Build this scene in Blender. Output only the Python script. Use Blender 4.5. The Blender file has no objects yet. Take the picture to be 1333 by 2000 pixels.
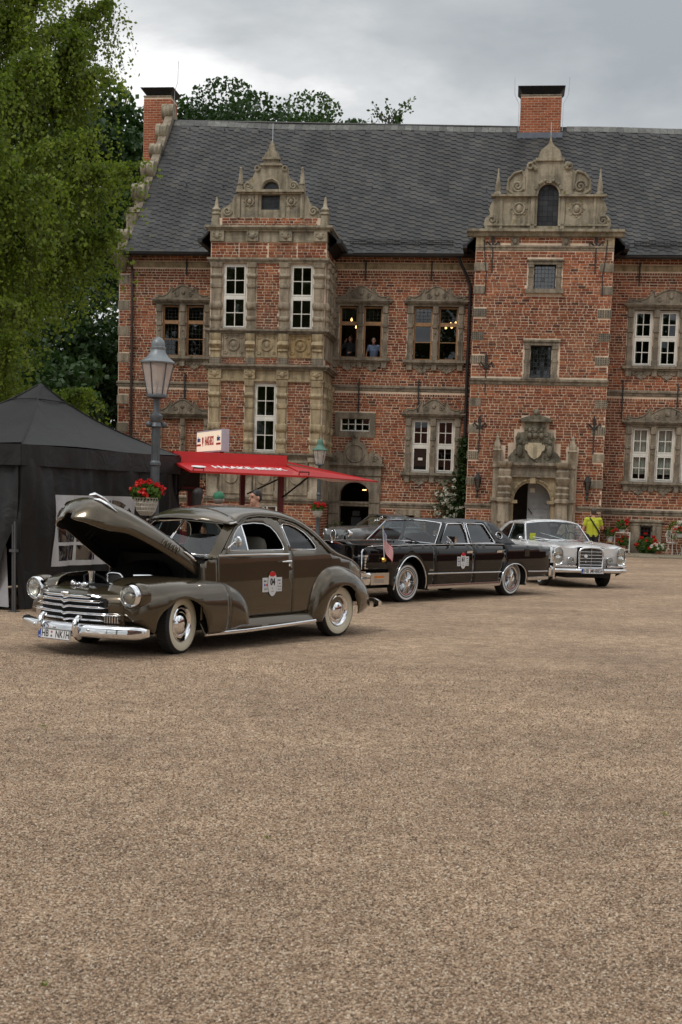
import bpy, bmesh, math, random
import numpy as np
from mathutils import Vector, Matrix, Euler
from mathutils.geometry import delaunay_2d_cdt

R = math.radians
PI = math.pi
rng = np.random.default_rng(7)
random.seed(7)
scene = bpy.context.scene
COL = scene.collection

# ------------------------------------------------------------------ camera
cam_d = bpy.data.cameras.new('camera')
cam = bpy.data.objects.new('camera', cam_d)
COL.objects.link(cam)
scene.camera = cam
cam_d.sensor_fit = 'VERTICAL'
cam_d.sensor_height = 36.0
cam_d.lens = 46.06
cam_d.shift_y = 0.1254
cam_d.clip_start = 0.1
cam_d.clip_end = 3000
PITCH, ROLL, EYE = 0.10736, 0.029885, 1.7527
_right = Vector((1, 0, 0))
_fwd = Vector((0, math.cos(PITCH), -math.sin(PITCH)))
_up = Vector((0, math.sin(PITCH), math.cos(PITCH)))
_cx = _right * math.cos(ROLL) + _up * math.sin(ROLL)
_cy = -_right * math.sin(ROLL) + _up * math.cos(ROLL)
cam.matrix_world = Matrix(((_cx.x, _cy.x, -_fwd.x, 0), (_cx.y, _cy.y, -_fwd.y, 0), (_cx.z, _cy.z, -_fwd.z, EYE), (0, 0, 0, 1)))
cam_d.dof.use_dof = True
cam_d.dof.focus_distance = 16.5
cam_d.dof.aperture_fstop = 6.3

# ------------------------------------------------------------------ sky, sun, exposure
SUN_EL, SUN_AZ = R(52), R(215)          # azimuth clockwise from +Y: the sun stands behind the camera's left shoulder
world = bpy.data.worlds.new('World')
scene.world = world
world.use_nodes = True
_nt = world.node_tree
_nt.nodes.clear()
def _n(t, **k):
    n = _nt.nodes.new(t)
    for a, b in k.items():
        setattr(n, a, b)
    return n
_out = _n('ShaderNodeOutputWorld')
_bg = _n('ShaderNodeBackground')
_bg.inputs['Strength'].default_value = 0.10
_sky = _n('ShaderNodeTexSky', sky_type='NISHITA', sun_disc=False, sun_elevation=SUN_EL, sun_rotation=SUN_AZ)
_tc = _n('ShaderNodeTexCoord')
_sep = _n('ShaderNodeSeparateXYZ')
_nt.links.new(_tc.outputs['Generated'], _sep.inputs[0])
def _m(op, a, b=None, c=None, clamp=False):
    n = _n('ShaderNodeMath', operation=op, use_clamp=clamp)
    for i, v in enumerate((a, b, c)):
        if v is None: continue
        if isinstance(v, (int, float)): n.inputs[i].default_value = v
        else: _nt.links.new(v, n.inputs[i])
    return n.outputs[0]
# the cloud layer: the view direction projected on a flat deck overhead
_zz = _m('MAXIMUM', _sep.outputs[2], 0.0)
_den = _m('ADD', _zz, 0.16)
_px = _m('DIVIDE', _sep.outputs[0], _den)
_py = _m('DIVIDE', _sep.outputs[1], _den)
_comb = _n('ShaderNodeCombineXYZ')
_nt.links.new(_px, _comb.inputs[0]); _nt.links.new(_py, _comb.inputs[1])
_comb.inputs[2].default_value = 3.7
def _noise(scale, det, rough, off):
    mp = _n('ShaderNodeMapping'); mp.inputs['Location'].default_value = off
    _nt.links.new(_comb.outputs[0], mp.inputs['Vector'])
    nz = _n('ShaderNodeTexNoise'); nz.inputs['Scale'].default_value = scale
    nz.inputs['Detail'].default_value = det; nz.inputs['Roughness'].default_value = rough
    nz.inputs['Distortion'].default_value = 0.25
    _nt.links.new(mp.outputs[0], nz.inputs['Vector'])
    return nz.outputs['Fac']
_n1 = _noise(1.05, 7, 0.52, (9.1, 4.4, 1))
_n2 = _noise(2.6, 8, 0.55, (5.2, 1.1, 2))
_mix = _m('ADD', _m('MULTIPLY', _n1, 0.72), _m('MULTIPLY', _n2, 0.28))
_cr = _n('ShaderNodeValToRGB')
_nt.links.new(_mix, _cr.inputs['Fac'])
_e = _cr.color_ramp.elements
_e[0].position = 0.37; _e[0].color = (4.35, 4.65, 4.8, 1)
_e[1].position = 0.60; _e[1].color = (12.5, 12.4, 12.2, 1)
_k = _cr.color_ramp.elements.new(0.46); _k.color = (5.7, 5.95, 6.05, 1)
_k = _cr.color_ramp.elements.new(0.54); _k.color = (8.2, 8.3, 8.3, 1)
# an overcast sky is brighter overhead than low down
_zen = _m('MULTIPLY_ADD', _zz, 0.90, 0.66)
_cm = _n('ShaderNodeMixRGB', blend_type='MULTIPLY'); _cm.inputs[0].default_value = 1
_zc = _n('ShaderNodeCombineXYZ')
for i in range(3): _nt.links.new(_zen, _zc.inputs[i])
_nt.links.new(_cr.outputs[0], _cm.inputs[1]); _nt.links.new(_zc.outputs[0], _cm.inputs[2])
_mx = _n('ShaderNodeMixRGB'); _mx.inputs[0].default_value = 0.90
_nt.links.new(_sky.outputs[0], _mx.inputs[1]); _nt.links.new(_cm.outputs[0], _mx.inputs[2])
_nt.links.new(_mx.outputs[0], _bg.inputs['Color'])
_nt.links.new(_bg.outputs[0], _out.inputs['Surface'])

sun_d = bpy.data.lights.new('sun', 'SUN')
sun = bpy.data.objects.new('sun', sun_d)
COL.objects.link(sun)
sun_d.energy = 1.1
sun_d.angle = R(14)
sun_d.color = (1.0, 0.95, 0.87)
_sd = Vector((math.sin(SUN_AZ) * math.cos(SUN_EL), math.cos(SUN_AZ) * math.cos(SUN_EL), math.sin(SUN_EL)))
sun.rotation_euler = _sd.to_track_quat('Z', 'Y').to_euler()

scene.view_settings.view_transform = 'Standard'
scene.view_settings.look = 'None'
scene.view_settings.gamma = 1
scene.view_settings.use_curve_mapping = False
scene.view_settings.exposure = 0.05
scene.render.engine = 'CYCLES'
scene.cycles.max_bounces = 6
scene.cycles.transparent_max_bounces = 12
scene.cycles.glossy_bounces = 4
scene.cycles.transmission_bounces = 4
scene.cycles.use_denoising = True
scene.cycles.caustics_reflective = False
scene.cycles.caustics_refractive = False
# ------------------------------------------------------------------ materials
def _nodes(name):
    m = bpy.data.materials.new(name)
    m.use_nodes = True
    nt = m.node_tree
    return m, nt, nt.nodes['Principled BSDF']

def _tex(nt, kind, scale, coord='Object', **k):
    tc = nt.nodes.new('ShaderNodeTexCoord')
    t = nt.nodes.new(kind)
    t.inputs['Scale'].default_value = scale
    for a, b in k.items():
        t.inputs[a].default_value = b
    nt.links.new(tc.outputs[coord], t.inputs['Vector'])
    return t

def _ramp(nt, src, stops):
    r = nt.nodes.new('ShaderNodeValToRGB')
    e = r.color_ramp.elements
    while len(e) < len(stops): e.new(0.5)
    for i, (p, c) in enumerate(stops):
        e[i].position = p
        e[i].color = (*c, 1) if len(c) == 3 else c
    nt.links.new(src, r.inputs['Fac'])
    return r.outputs[0]

def _mixc(nt, fac, a, b, mode='MIX'):
    m = nt.nodes.new('ShaderNodeMixRGB'); m.blend_type = mode
    for i, v in enumerate((fac, a, b)):
        if isinstance(v, (int, float)): m.inputs[i].default_value = v
        elif isinstance(v, tuple): m.inputs[i].default_value = (*v[:3], 1)
        else: nt.links.new(v, m.inputs[i])
    return m.outputs[0]

def _math(nt, op, a, b=0.0):
    m = nt.nodes.new('ShaderNodeMath'); m.operation = op
    for i, v in enumerate((a, b)):
        if isinstance(v, (int, float)): m.inputs[i].default_value = v
        else: nt.links.new(v, m.inputs[i])
    return m.outputs[0]

def _bump(nt, bs, h, strength, dist=0.02):
    b = nt.nodes.new('ShaderNodeBump')
    b.inputs['Strength'].default_value = strength
    b.inputs['Distance'].default_value = dist
    nt.links.new(h, b.inputs['Height'])
    nt.links.new(b.outputs[0], bs.inputs['Normal'])

def _mul(c, k): return tuple(min(1, x * k) for x in c)

def pmat(name, col, rough=0.6, metal=0.0, var=0.15, vs=4.0, bump=0.0, bs=40.0, spec=0.5, coat=0.0, sheen=0.0, bdist=0.01):
    m, nt, b = _nodes(name)
    b.inputs['Roughness'].default_value = rough
    b.inputs['Metallic'].default_value = metal
    b.inputs['Specular IOR Level'].default_value = spec
    b.inputs['Coat Weight'].default_value = coat
    b.inputs['Coat Roughness'].default_value = 0.03
    if var > 0:
        t = _tex(nt, 'ShaderNodeTexNoise', vs, Detail=6.0, Roughness=0.6)
        c = _ramp(nt, t.outputs['Fac'], [(0.3, _mul(col, 1 - var)), (0.7, _mul(col, 1 + var))])
        nt.links.new(c, b.inputs['Base Color'])
    else:
        b.inputs['Base Color'].default_value = (*col, 1)
    if bump > 0:
        t2 = _tex(nt, 'ShaderNodeTexNoise', bs, Detail=5.0, Roughness=0.6)
        _bump(nt, b, t2.outputs['Fac'], bump, bdist)
    return m

def attr_mat(name, stops, rough=0.85, vs=30, var=0.25, bump=0.4, bs=60, bdist=0.01, stain=0.0, spec=0.3, dust=None, streak=0.0):
    """colour from the per-piece tone (mesh attribute 'tone' plus the object's own random number)"""
    m, nt, b = _nodes(name)
    a = nt.nodes.new('ShaderNodeAttribute'); a.attribute_name = 'tone'
    oi = nt.nodes.new('ShaderNodeObjectInfo')
    f = _math(nt, 'FRACT', _math(nt, 'ADD', a.outputs['Fac'], oi.outputs['Random']))
    c = _ramp(nt, f, stops)
    t = _tex(nt, 'ShaderNodeTexNoise', vs, Detail=5.0, Roughness=0.65)
    v = _ramp(nt, t.outputs['Fac'], [(0.25, (1 - var,) * 3), (0.75, (1 + var * 0.6,) * 3)])
    c = _mixc(nt, 1.0, c, v, 'MULTIPLY')
    if stain > 0:
        t3 = _tex(nt, 'ShaderNodeTexNoise', 0.55, coord='Object', Detail=4.0, Roughness=0.6)
        s = _ramp(nt, t3.outputs['Fac'], [(0.35, (1 - stain,) * 3), (0.62, (1.08,) * 3)])
        c = _mixc(nt, 1.0, c, s, 'MULTIPLY')
    if dust:
        t4 = _tex(nt, 'ShaderNodeTexNoise', 0.9, Detail=6.0, Roughness=0.65)
        c = _mixc(nt, _ramp(nt, t4.outputs['Fac'], [(0.45, (0, 0, 0)), (0.78, (0.45,) * 3)]), c, dust)
    if streak > 0:                      # rain marks running down the slope
        tc = nt.nodes.new('ShaderNodeTexCoord'); mp = nt.nodes.new('ShaderNodeMapping'); mp.inputs['Scale'].default_value = (1.5, 0.22, 0.22); mp.inputs['Rotation'].default_value = (0, 0.12, 0)
        nt.links.new(tc.outputs['Object'], mp.inputs['Vector']); t5 = nt.nodes.new('ShaderNodeTexNoise'); t5.inputs['Scale'].default_value = 1.0; t5.inputs['Detail'].default_value = 5
        nt.links.new(mp.outputs[0], t5.inputs['Vector'])
        c = _mixc(nt, 1.0, c, _ramp(nt, t5.outputs['Fac'], [(0.36, (1 - streak,) * 3), (0.6, (1.12, 1.10, 1.06))]), 'MULTIPLY')
    nt.links.new(c, b.inputs['Base Color'])
    b.inputs['Roughness'].default_value = rough
    b.inputs['Specular IOR Level'].default_value = spec
    t2 = _tex(nt, 'ShaderNodeTexNoise', bs, Detail=4.0, Roughness=0.6)
    _bump(nt, b, t2.outputs['Fac'], bump, bdist)
    return m

def stone_mat(name, base, dark, light, moss=None):
    m, nt, b = _nodes(name)
    t = _tex(nt, 'ShaderNodeTexNoise', 1.6, Detail=8.0, Roughness=0.65)
    c = _ramp(nt, t.outputs['Fac'], [(0.28, dark), (0.5, base), (0.72, light)])
    # rain streaks: noise stretched down the wall
    tc = nt.nodes.new('ShaderNodeTexCoord'); mp = nt.nodes.new('ShaderNodeMapping')
    mp.inputs['Scale'].default_value = (7, 7, 0.9)
    nt.links.new(tc.outputs['Object'], mp.inputs['Vector'])
    s = nt.nodes.new('ShaderNodeTexNoise'); s.inputs['Scale'].default_value = 1.0; s.inputs['Detail'].default_value = 6
    nt.links.new(mp.outputs[0], s.inputs['Vector'])
    sc = _ramp(nt, s.outputs['Fac'], [(0.36, (0.45, 0.45, 0.44)), (0.58, (1, 1, 1))])
    c = _mixc(nt, 0.75, c, sc, 'MULTIPLY')
    g = _tex(nt, 'ShaderNodeTexNoise', 24, Detail=4.0, Roughness=0.7)
    gc = _ramp(nt, g.outputs['Fac'], [(0.3, (0.72,) * 3), (0.7, (1.15,) * 3)])
    c = _mixc(nt, 1.0, c, gc, 'MULTIPLY')
    if moss:
        mt = _tex(nt, 'ShaderNodeTexNoise', 3.3, Detail=5.0, Roughness=0.7)
        mf = _ramp(nt, mt.outputs['Fac'], [(0.60, (0, 0, 0)), (0.70, (1, 1, 1))])
        c = _mixc(nt, mf, c, moss)
    nt.links.new(c, b.inputs['Base Color'])
    b.inputs['Roughness'].default_value = 0.9
    b.inputs['Specular IOR Level'].default_value = 0.2
    t2 = _tex(nt, 'ShaderNodeTexNoise', 14, Detail=6.0, Roughness=0.7)
    _bump(nt, b, t2.outputs['Fac'], 0.6, 0.03)
    return m

def glass_mat(name, tint=(0.75, 0.8, 0.8), refl=1.0, trans=0.9, rough=0.0):
    """thin pane: mirror reflection by Fresnel over a tinted see-through sheet"""
    m = bpy.data.materials.new(name); m.use_nodes = True
    nt = m.node_tree; nt.nodes.clear()
    o = nt.nodes.new('ShaderNodeOutputMaterial')
    fr = nt.nodes.new('ShaderNodeLayerWeight'); fr.inputs['Blend'].default_value = 0.5
    f2 = _math(nt, 'MULTIPLY', _math(nt, 'ADD', _math(nt, 'MULTIPLY', _math(nt, 'POWER', fr.outputs['Facing'], 4.0), 0.92), 0.075), refl)
    f2 = _math(nt, 'MINIMUM', f2, 1.0)
    tr = nt.nodes.new('ShaderNodeBsdfTransparent'); tr.inputs[0].default_value = (*_mul(tint, trans), 1)
    gl = nt.nodes.new('ShaderNodeBsdfGlossy'); gl.inputs['Roughness'].default_value = rough
    gl.inputs['Color'].default_value = (0.95, 0.97, 1, 1)
    mx = nt.nodes.new('ShaderNodeMixShader')
    nt.links.new(f2, mx.inputs[0]); nt.links.new(tr.outputs[0], mx.inputs[1]); nt.links.new(gl.outputs[0], mx.inputs[2])
    nt.links.new(mx.outputs[0], o.inputs['Surface'])
    return m

def leaf_mat(name, stops, trans=0.35, rough=0.5):
    m, nt, b = _nodes(name)
    a = nt.nodes.new('ShaderNodeAttribute'); a.attribute_name = 'tone'
    c = _ramp(nt, a.outputs['Fac'], stops)
    nt.links.new(c, b.inputs['Base Color'])
    b.inputs['Roughness'].default_value = rough
    b.inputs['Specular IOR Level'].default_value = 0.35
    tl = nt.nodes.new('ShaderNodeBsdfTranslucent')
    br = _mixc(nt, 1.0, c, (1.25, 1.35, 0.7), 'MULTIPLY')
    nt.links.new(br, tl.inputs[0])
    mx = nt.nodes.new('ShaderNodeMixShader'); mx.inputs[0].default_value = trans
    nt.links.new(b.outputs[0], mx.inputs[1]); nt.links.new(tl.outputs[0], mx.inputs[2])
    nt.links.new(mx.outputs[0], nt.nodes['Material Output'].inputs['Surface'])
    return m

def emit_mat(name, col, strength):
    m, nt, b = _nodes(name)
    b.inputs['Base Color'].default_value = (*col, 1)
    b.inputs['Emission Color'].default_value = (*col, 1)
    b.inputs['Emission Strength'].default_value = strength
    return m

def paint_mat(name, col, flake=0.0, rough=0.25):
    """car paint: coloured base under a clear coat"""
    m, nt, b = _nodes(name)
    t = _tex(nt, 'ShaderNodeTexNoise', 2.2, Detail=4.0)
    c = _ramp(nt, t.outputs['Fac'], [(0.3, _mul(col, 0.93)), (0.7, _mul(col, 1.07))])
    nt.links.new(c, b.inputs['Base Color'])
    b.inputs['Metallic'].default_value = flake
    b.inputs['Roughness'].default_value = rough
    b.inputs['Coat Weight'].default_value = 1.0
    b.inputs['Coat Roughness'].default_value = 0.025
    b.inputs['Coat IOR'].default_value = 1.5
    b.inputs['Specular IOR Level'].default_value = 0.25
    d = _tex(nt, 'ShaderNodeTexNoise', 5.0, Detail=2.0)
    _bump(nt, b, d.outputs['Fac'], 0.03, 0.01)
    return m

M = {}
M['brick'] = attr_mat('old red brick', [(0.0, (0.075, 0.030, 0.021)), (0.09, (0.16, 0.045, 0.024)), (0.34, (0.25, 0.066, 0.030)), (0.68, (0.325, 0.096, 0.040)), (0.9, (0.41, 0.150, 0.062)), (1.0, (0.19, 0.082, 0.05))], stain=0.42, dust=(0.35, 0.18, 0.11))
M['new_brick'] = attr_mat('chimney brick', [(0.0, (0.28, 0.075, 0.035)), (0.5, (0.36, 0.105, 0.045)), (1.0, (0.42, 0.13, 0.06))], stain=0.1)
M['mortar'] = pmat('lime mortar', (0.68, 0.54, 0.41), 0.95, var=0.22, vs=2.5, bump=0.3)
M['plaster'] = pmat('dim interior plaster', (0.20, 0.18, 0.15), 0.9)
M['stone'] = stone_mat('weathered sandstone', (0.36, 0.298, 0.222), (0.20, 0.173, 0.135), (0.47, 0.395, 0.29))
M['stone_warm'] = stone_mat('warm sandstone', (0.43, 0.345, 0.22), (0.28, 0.235, 0.16), (0.54, 0.43, 0.27))
M['stone_grey'] = stone_mat('grey sandstone', (0.28, 0.238, 0.182), (0.17, 0.147, 0.118), (0.37, 0.312, 0.24))
M['stone_top'] = stone_mat('gable sandstone', (0.37, 0.323, 0.24), (0.165, 0.15, 0.12), (0.47, 0.41, 0.31), moss=(0.22, 0.185, 0.06))
M['stone_white'] = stone_mat('pale shield stone', (0.55, 0.47, 0.33), (0.45, 0.38, 0.27), (0.6, 0.52, 0.38))
M['slate'] = attr_mat('roof slate', [(0.0, (0.022, 0.022, 0.025)), (0.3, (0.033, 0.034, 0.037)), (0.6, (0.045, 0.045, 0.046)), (0.85, (0.058, 0.055, 0.049)), (1.0, (0.031, 0.032, 0.036))], rough=0.62, vs=9, var=0.35, bump=0.4, bs=25, stain=0.45, spec=0.45, streak=0.42)
M['lead'] = pmat('lead flashing', (0.13, 0.15, 0.18), 0.5, 0.3, var=0.2)
M['gutter'] = pmat('dark gutter', (0.03, 0.03, 0.032), 0.45, 0.2, var=0.2)
M['rust'] = pmat('brown iron downpipe', (0.05, 0.03, 0.025), 0.6, 0.2, var=0.3)
M['iron'] = pmat('wrought iron', (0.035, 0.032, 0.03), 0.7, 0.3, var=0.25)
M['white_wood'] = pmat('white window paint', (0.74, 0.72, 0.66), 0.45, var=0.12, vs=4)
M['oak'] = pmat('varnished oak', (0.30, 0.165, 0.075), 0.5, var=0.25, vs=9)
M['pane'] = glass_mat('window glass', (0.62, 0.68, 0.66), 1.0)
M['curtain'] = pmat('net curtain', (0.78, 0.72, 0.67), 0.9, var=0.1)
M['black'] = pmat('matte black', (0.012, 0.012, 0.012), 0.7, var=0.1)
M['door_grey'] = pmat('grey painted door', (0.30, 0.31, 0.32), 0.5, var=0.1)
M['bulb'] = emit_mat('warm bulb', (1.0, 0.55, 0.2), 5.0)
M['chrome'] = pmat('chrome', (0.85, 0.86, 0.88), 0.06, 1.0, var=0.0)
M['steel'] = pmat('brushed steel', (0.55, 0.55, 0.55), 0.3, 1.0, var=0.08)

# ------------------------------------------------------------------ mesh builder
def pip(P, poly):
    """points (n,2) inside polygon"""
    P = np.asarray(P); poly = np.asarray(poly)
    x, y = P[:, 0], P[:, 1]
    ins = np.zeros(len(P), bool)
    n = len(poly); j = n - 1
    for i in range(n):
        xi, yi = poly[i]; xj, yj = poly[j]
        c = ((yi > y) != (yj > y))
        with np.errstate(divide='ignore', invalid='ignore'):
            xx = (xj - xi) * (y - yi) / (yj - yi if yj != yi else 1e-12) + xi
        ins ^= c & (x < xx)
        j = i
    return ins

def resample(poly, step, closed=True):
    out = []
    n = len(poly)
    for i in range(n if closed else n - 1):
        a = np.array(poly[i], float); b = np.array(poly[(i + 1) % n], float)
        k = max(1, int(np.ceil(np.linalg.norm(b - a) / step)))
        for t in range(k): out.append(tuple(a + (b - a) * t / k))
    if not closed: out.append(tuple(poly[-1]))
    return out

def pdist(P, poly):
    P = np.asarray(P); d = np.full(len(P), 1e9)
    n = len(poly)
    for i in range(n):
        a = np.array(poly[i]); b = np.array(poly[(i + 1) % n]); ab = b - a
        t = np.clip(((P - a) @ ab) / max(ab @ ab, 1e-12), 0, 1)
        d = np.minimum(d, np.linalg.norm(P - (a + t[:, None] * ab), axis=1))
    return d

def panel2d(outline, holes=(), step=0.06):
    """triangulated flat panel with holes and inner points: (verts2d, faces)"""
    rings = [resample(outline, step)] + [resample(h, step) for h in holes]
    vs, es = [], []
    for r in rings:
        b = len(vs); vs += r
        es += [(b + i, b + (i + 1) % len(r)) for i in range(len(r))]
    o = np.array(outline)
    gx = np.arange(o[:, 0].min() + step / 2, o[:, 0].max(), step); gy = np.arange(o[:, 1].min() + step / 2, o[:, 1].max(), step)
    if len(gx) and len(gy):
        G = np.array([(x, y) for x in gx for y in gy])
        k = pip(G, outline)
        for r in rings: k &= pdist(G, r) > step * 0.45
        for h in holes: k &= ~pip(G, h)
        vs += [tuple(g) for g in G[k]]
    v, e, f, *_ = delaunay_2d_cdt([Vector(p) for p in vs], es, [], 0, 1e-6)
    V = np.array([(p.x, p.y) for p in v])
    F = np.array([tuple(t) for t in f if len(t) == 3])
    c = V[F].mean(axis=1)
    k = pip(c, rings[0])
    for h in rings[1:]: k &= ~pip(c, h)
    return V, [tuple(t) for t in F[k]]

def rrect(x0, x1, z0, z1, r, n=4):
    """rectangle with rounded corners; r a number or four radii (bl, br, tr, tl)"""
    rs = (r,) * 4 if isinstance(r, (int, float)) else r
    out = []
    for (cx, cz, a0), rr in zip(((x0, z0, PI), (x1, z0, 1.5 * PI), (x1, z1, 0), (x0, z1, 0.5 * PI)), rs):
        sx = 1 if cx == x0 else -1; sz = 1 if cz == z0 else -1
        for i in range(n + 1):
            a = a0 + 0.5 * PI * i / n
            out.append((cx + sx * rr + rr * math.cos(a), cz + sz * rr + rr * math.sin(a)))
    return out

def arcpts(cx, cz, rx, rz, a0, a1, n):
    return [(cx + rx * math.cos(a0 + (a1 - a0) * i / n), cz + rz * math.sin(a0 + (a1 - a0) * i / n)) for i in range(n + 1)]

class MB:
    def __init__(s): s.v = []; s.f = []; s.mi = []; s.tone = []; s.m = 0; s.t = 0.0
    def add(s, vs, fs, flip=False):
        b = len(s.v); s.v += [tuple(map(float, p)) for p in vs]
        for f in fs:
            s.f.append(tuple(b + i for i in (reversed(f) if flip else f))); s.mi.append(s.m); s.tone.append(s.t)
        return s
    def box(s, x0, x1, y0, y1, z0, z1):
        if x0 > x1: x0, x1 = x1, x0
        if y0 > y1: y0, y1 = y1, y0
        if z0 > z1: z0, z1 = z1, z0
        return s.add([(x0, y0, z0), (x1, y0, z0), (x1, y1, z0), (x0, y1, z0), (x0, y0, z1), (x1, y0, z1), (x1, y1, z1), (x0, y1, z1)],
                     [(0, 3, 2, 1), (4, 5, 6, 7), (0, 1, 5, 4), (1, 2, 6, 5), (2, 3, 7, 6), (3, 0, 4, 7)])
    def obox(s, c, ax, ay, az):
        """box by centre and three half-axis vectors"""
        c, ax, ay, az = (np.array(q, float) for q in (c, ax, ay, az))
        vs = [c + i * ax + j * ay + k * az for k in (-1, 1) for i, j in ((-1, -1), (1, -1), (1, 1), (-1, 1))]
        return s.add(vs, [(0, 3, 2, 1), (4, 5, 6, 7), (0, 1, 5, 4), (1, 2, 6, 5), (2, 3, 7, 6), (3, 0, 4, 7)])
    def tube(s, pts, r, n=8, cap=True, closed=False, flat=None):
        """round bar along a path; r a number or one per point; flat=(vector) squeezes along that vector by 0.5"""
        P = [np.array(p, float) for p in pts]; m = len(P)
        rs = [r] * m if isinstance(r, (int, float)) else list(r)
        rows = []; ref = None
        for i in range(m):
            if closed: t = P[(i + 1) % m] - P[(i - 1) % m]
            else: t = P[min(i + 1, m - 1)] - P[max(i - 1, 0)]
            t = t / (np.linalg.norm(t) + 1e-12)
            if ref is None:
                ref = np.array((0, 0, 1.0)) if abs(t[2]) < 0.9 else np.array((1.0, 0, 0))
            u = np.cross(ref, t); u /= np.linalg.norm(u) + 1e-12
            w = np.cross(t, u); ref = w
            rows.append([P[i] + rs[i] * (math.cos(2 * PI * k / n) * u + math.sin(2 * PI * k / n) * w) for k in range(n)])
        vs = [p for row in rows for p in row]; fs = []
        for i in range(m if closed else m - 1):
            a, b = i * n, ((i + 1) % m) * n
            for k in range(n): fs.append((a + k, a + (k + 1) % n, b + (k + 1) % n, b + k))
        if cap and not closed:
            fs.append(tuple(reversed(range(n)))); fs.append(tuple(range((m - 1) * n, m * n)))
        return s.add(vs, fs)
    def cyl(s, p0, p1, r0, r1=None, n=16, cap=True):
        return s.tube([p0, p1], [r0, r0 if r1 is None else r1], n, cap)
    def lathe(s, prof, n=24, M4=None, cap=False):
        """profile [(r, z)] turned about z, then moved by the matrix M4"""
        vs = []; fs = []
        for r, z in prof:
            for k in range(n): vs.append((r * math.cos(2 * PI * k / n), r * math.sin(2 * PI * k / n), z))
        for i in range(len(prof) - 1):
            for k in range(n): fs.append((i * n + k, i * n + (k + 1) % n, (i + 1) * n + (k + 1) % n, (i + 1) * n + k))
        if cap:
            fs.append(tuple(reversed(range(n)))); m = len(prof) - 1; fs.append(tuple(range(m * n, m * n + n)))
        if M4 is not None: vs = [tuple(M4 @ Vector(p)) for p in vs]
        return s.add(vs, fs)
    def sphere(s, c, rad, n=12, m=8, M3=None):
        rx, ry, rz = (rad,) * 3 if isinstance(rad, (int, float)) else rad
        vs = []; fs = []
        for i in range(m + 1):
            th = PI * i / m
            for k in range(n):
                p = (rx * math.sin(th) * math.cos(2 * PI * k / n), ry * math.sin(th) * math.sin(2 * PI * k / n), rz * math.cos(th))
                if M3 is not None: p = tuple(M3 @ Vector(p))
                vs.append((c[0] + p[0], c[1] + p[1], c[2] + p[2]))
        for i in range(m):
            for k in range(n): fs.append((i * n + k, (i + 1) * n + k, (i + 1) * n + (k + 1) % n, i * n + (k + 1) % n))
        return s.add(vs, fs)
    def grid(s, rows, flip=False, closed=False):
        """rows of equal length -> quads; closed joins each row's end to its start"""
        n = len(rows[0]); vs = [p for r in rows for p in r]; fs = []
        for i in range(len(rows) - 1):
            for k in range(n if closed else n - 1):
                k2 = (k + 1) % n
                fs.append((i * n + k, i * n + k2, (i + 1) * n + k2, (i + 1) * n + k))
        return s.add(vs, fs, flip)
    def prism(s, poly, y0, y1, fn=None):
        """polygon in x,z pulled from y0 (front) to y1; poly counter-clockwise seen from -y"""
        n = len(poly); a = sum(poly[i][0] * poly[(i + 1) % n][1] - poly[(i + 1) % n][0] * poly[i][1] for i in range(n))
        if a < 0: poly = list(reversed(poly))
        V, F = panel2d(poly, (), 9.0) if n > 4 else (np.array(poly), [tuple(range(n))])
        fs = []
        vs = [(p[0], y0, p[1]) for p in V] ; k = len(vs)
        for f in F:
            q = [V[i] for i in f]
            ar = sum(q[i][0] * q[(i + 1) % len(q)][1] - q[(i + 1) % len(q)][0] * q[i][1] for i in range(len(q)))
            fs.append(tuple(f) if ar > 0 else tuple(reversed(f)))
        s.add(vs, fs)
        s.add([(p[0], y1, p[1]) for p in V], [tuple(reversed(f)) for f in fs])
        ring = [(p[0], y0, p[1]) for p in poly] + [(p[0], y1, p[1]) for p in poly]
        return s.add(ring, [(i, i + n, (i + 1) % n + n, (i + 1) % n) for i in range(n)])
    def stack(s, xc, yb, prof, side=0):
        """post of rectangular section that swells and thins: prof [(z, half width, depth forward of yb)]"""
        rows = []
        for z, w, d in prof:
            c = min(w, d) * 0.25
            rows.append([(xc - w, yb, z), (xc - w, yb - d + c, z), (xc - w + c, yb - d, z), (xc + w - c, yb - d, z), (xc + w, yb - d + c, z), (xc + w, yb, z)])
        s.grid(rows)
        s.add(rows[0], [(5, 4, 3, 2, 1, 0)]); s.add(rows[-1], [(0, 1, 2, 3, 4, 5)])
        return s
    def xf(s, M4, start=0):
        for i in range(start, len(s.v)): s.v[i] = tuple(M4 @ Vector(s.v[i]))
        return s
    def mirror_y(s):
        n = len(s.v); s.v += [(x, -y, z) for x, y, z in s.v]
        k = len(s.f)
        for i in range(k):
            s.f.append(tuple(n + j for j in reversed(s.f[i]))); s.mi.append(s.mi[i]); s.tone.append(s.tone[i])
        return s
    def mesh(s, name, mats, smooth=35, tone=False):
        me = bpy.data.meshes.new(name)
        me.from_pydata(s.v, [], s.f)
        for m in (mats if isinstance(mats, (list, tuple)) else [mats]): me.materials.append(M[m] if isinstance(m, str) else m)
        if any(s.mi): me.polygons.foreach_set('material_index', s.mi)
        if tone:
            a = me.attributes.new('tone', 'FLOAT', 'FACE'); a.data.foreach_set('value', s.tone)
        if smooth:
            me.polygons.foreach_set('use_smooth', [True] * len(s.f))
            me.set_sharp_from_angle(angle=R(smooth))
        me.update()
        return me
    def build(s, name, mats, parent=None, smooth=35, tone=False, kind=None):
        return link(name, s.mesh(name, mats, smooth, tone), parent, kind)

def link(name, data, parent=None, kind=None):
    o = bpy.data.objects.new(name, data); COL.objects.link(o)
    if parent is not None: o.parent = parent
    if kind: o['kind'] = kind
    return o

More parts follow.
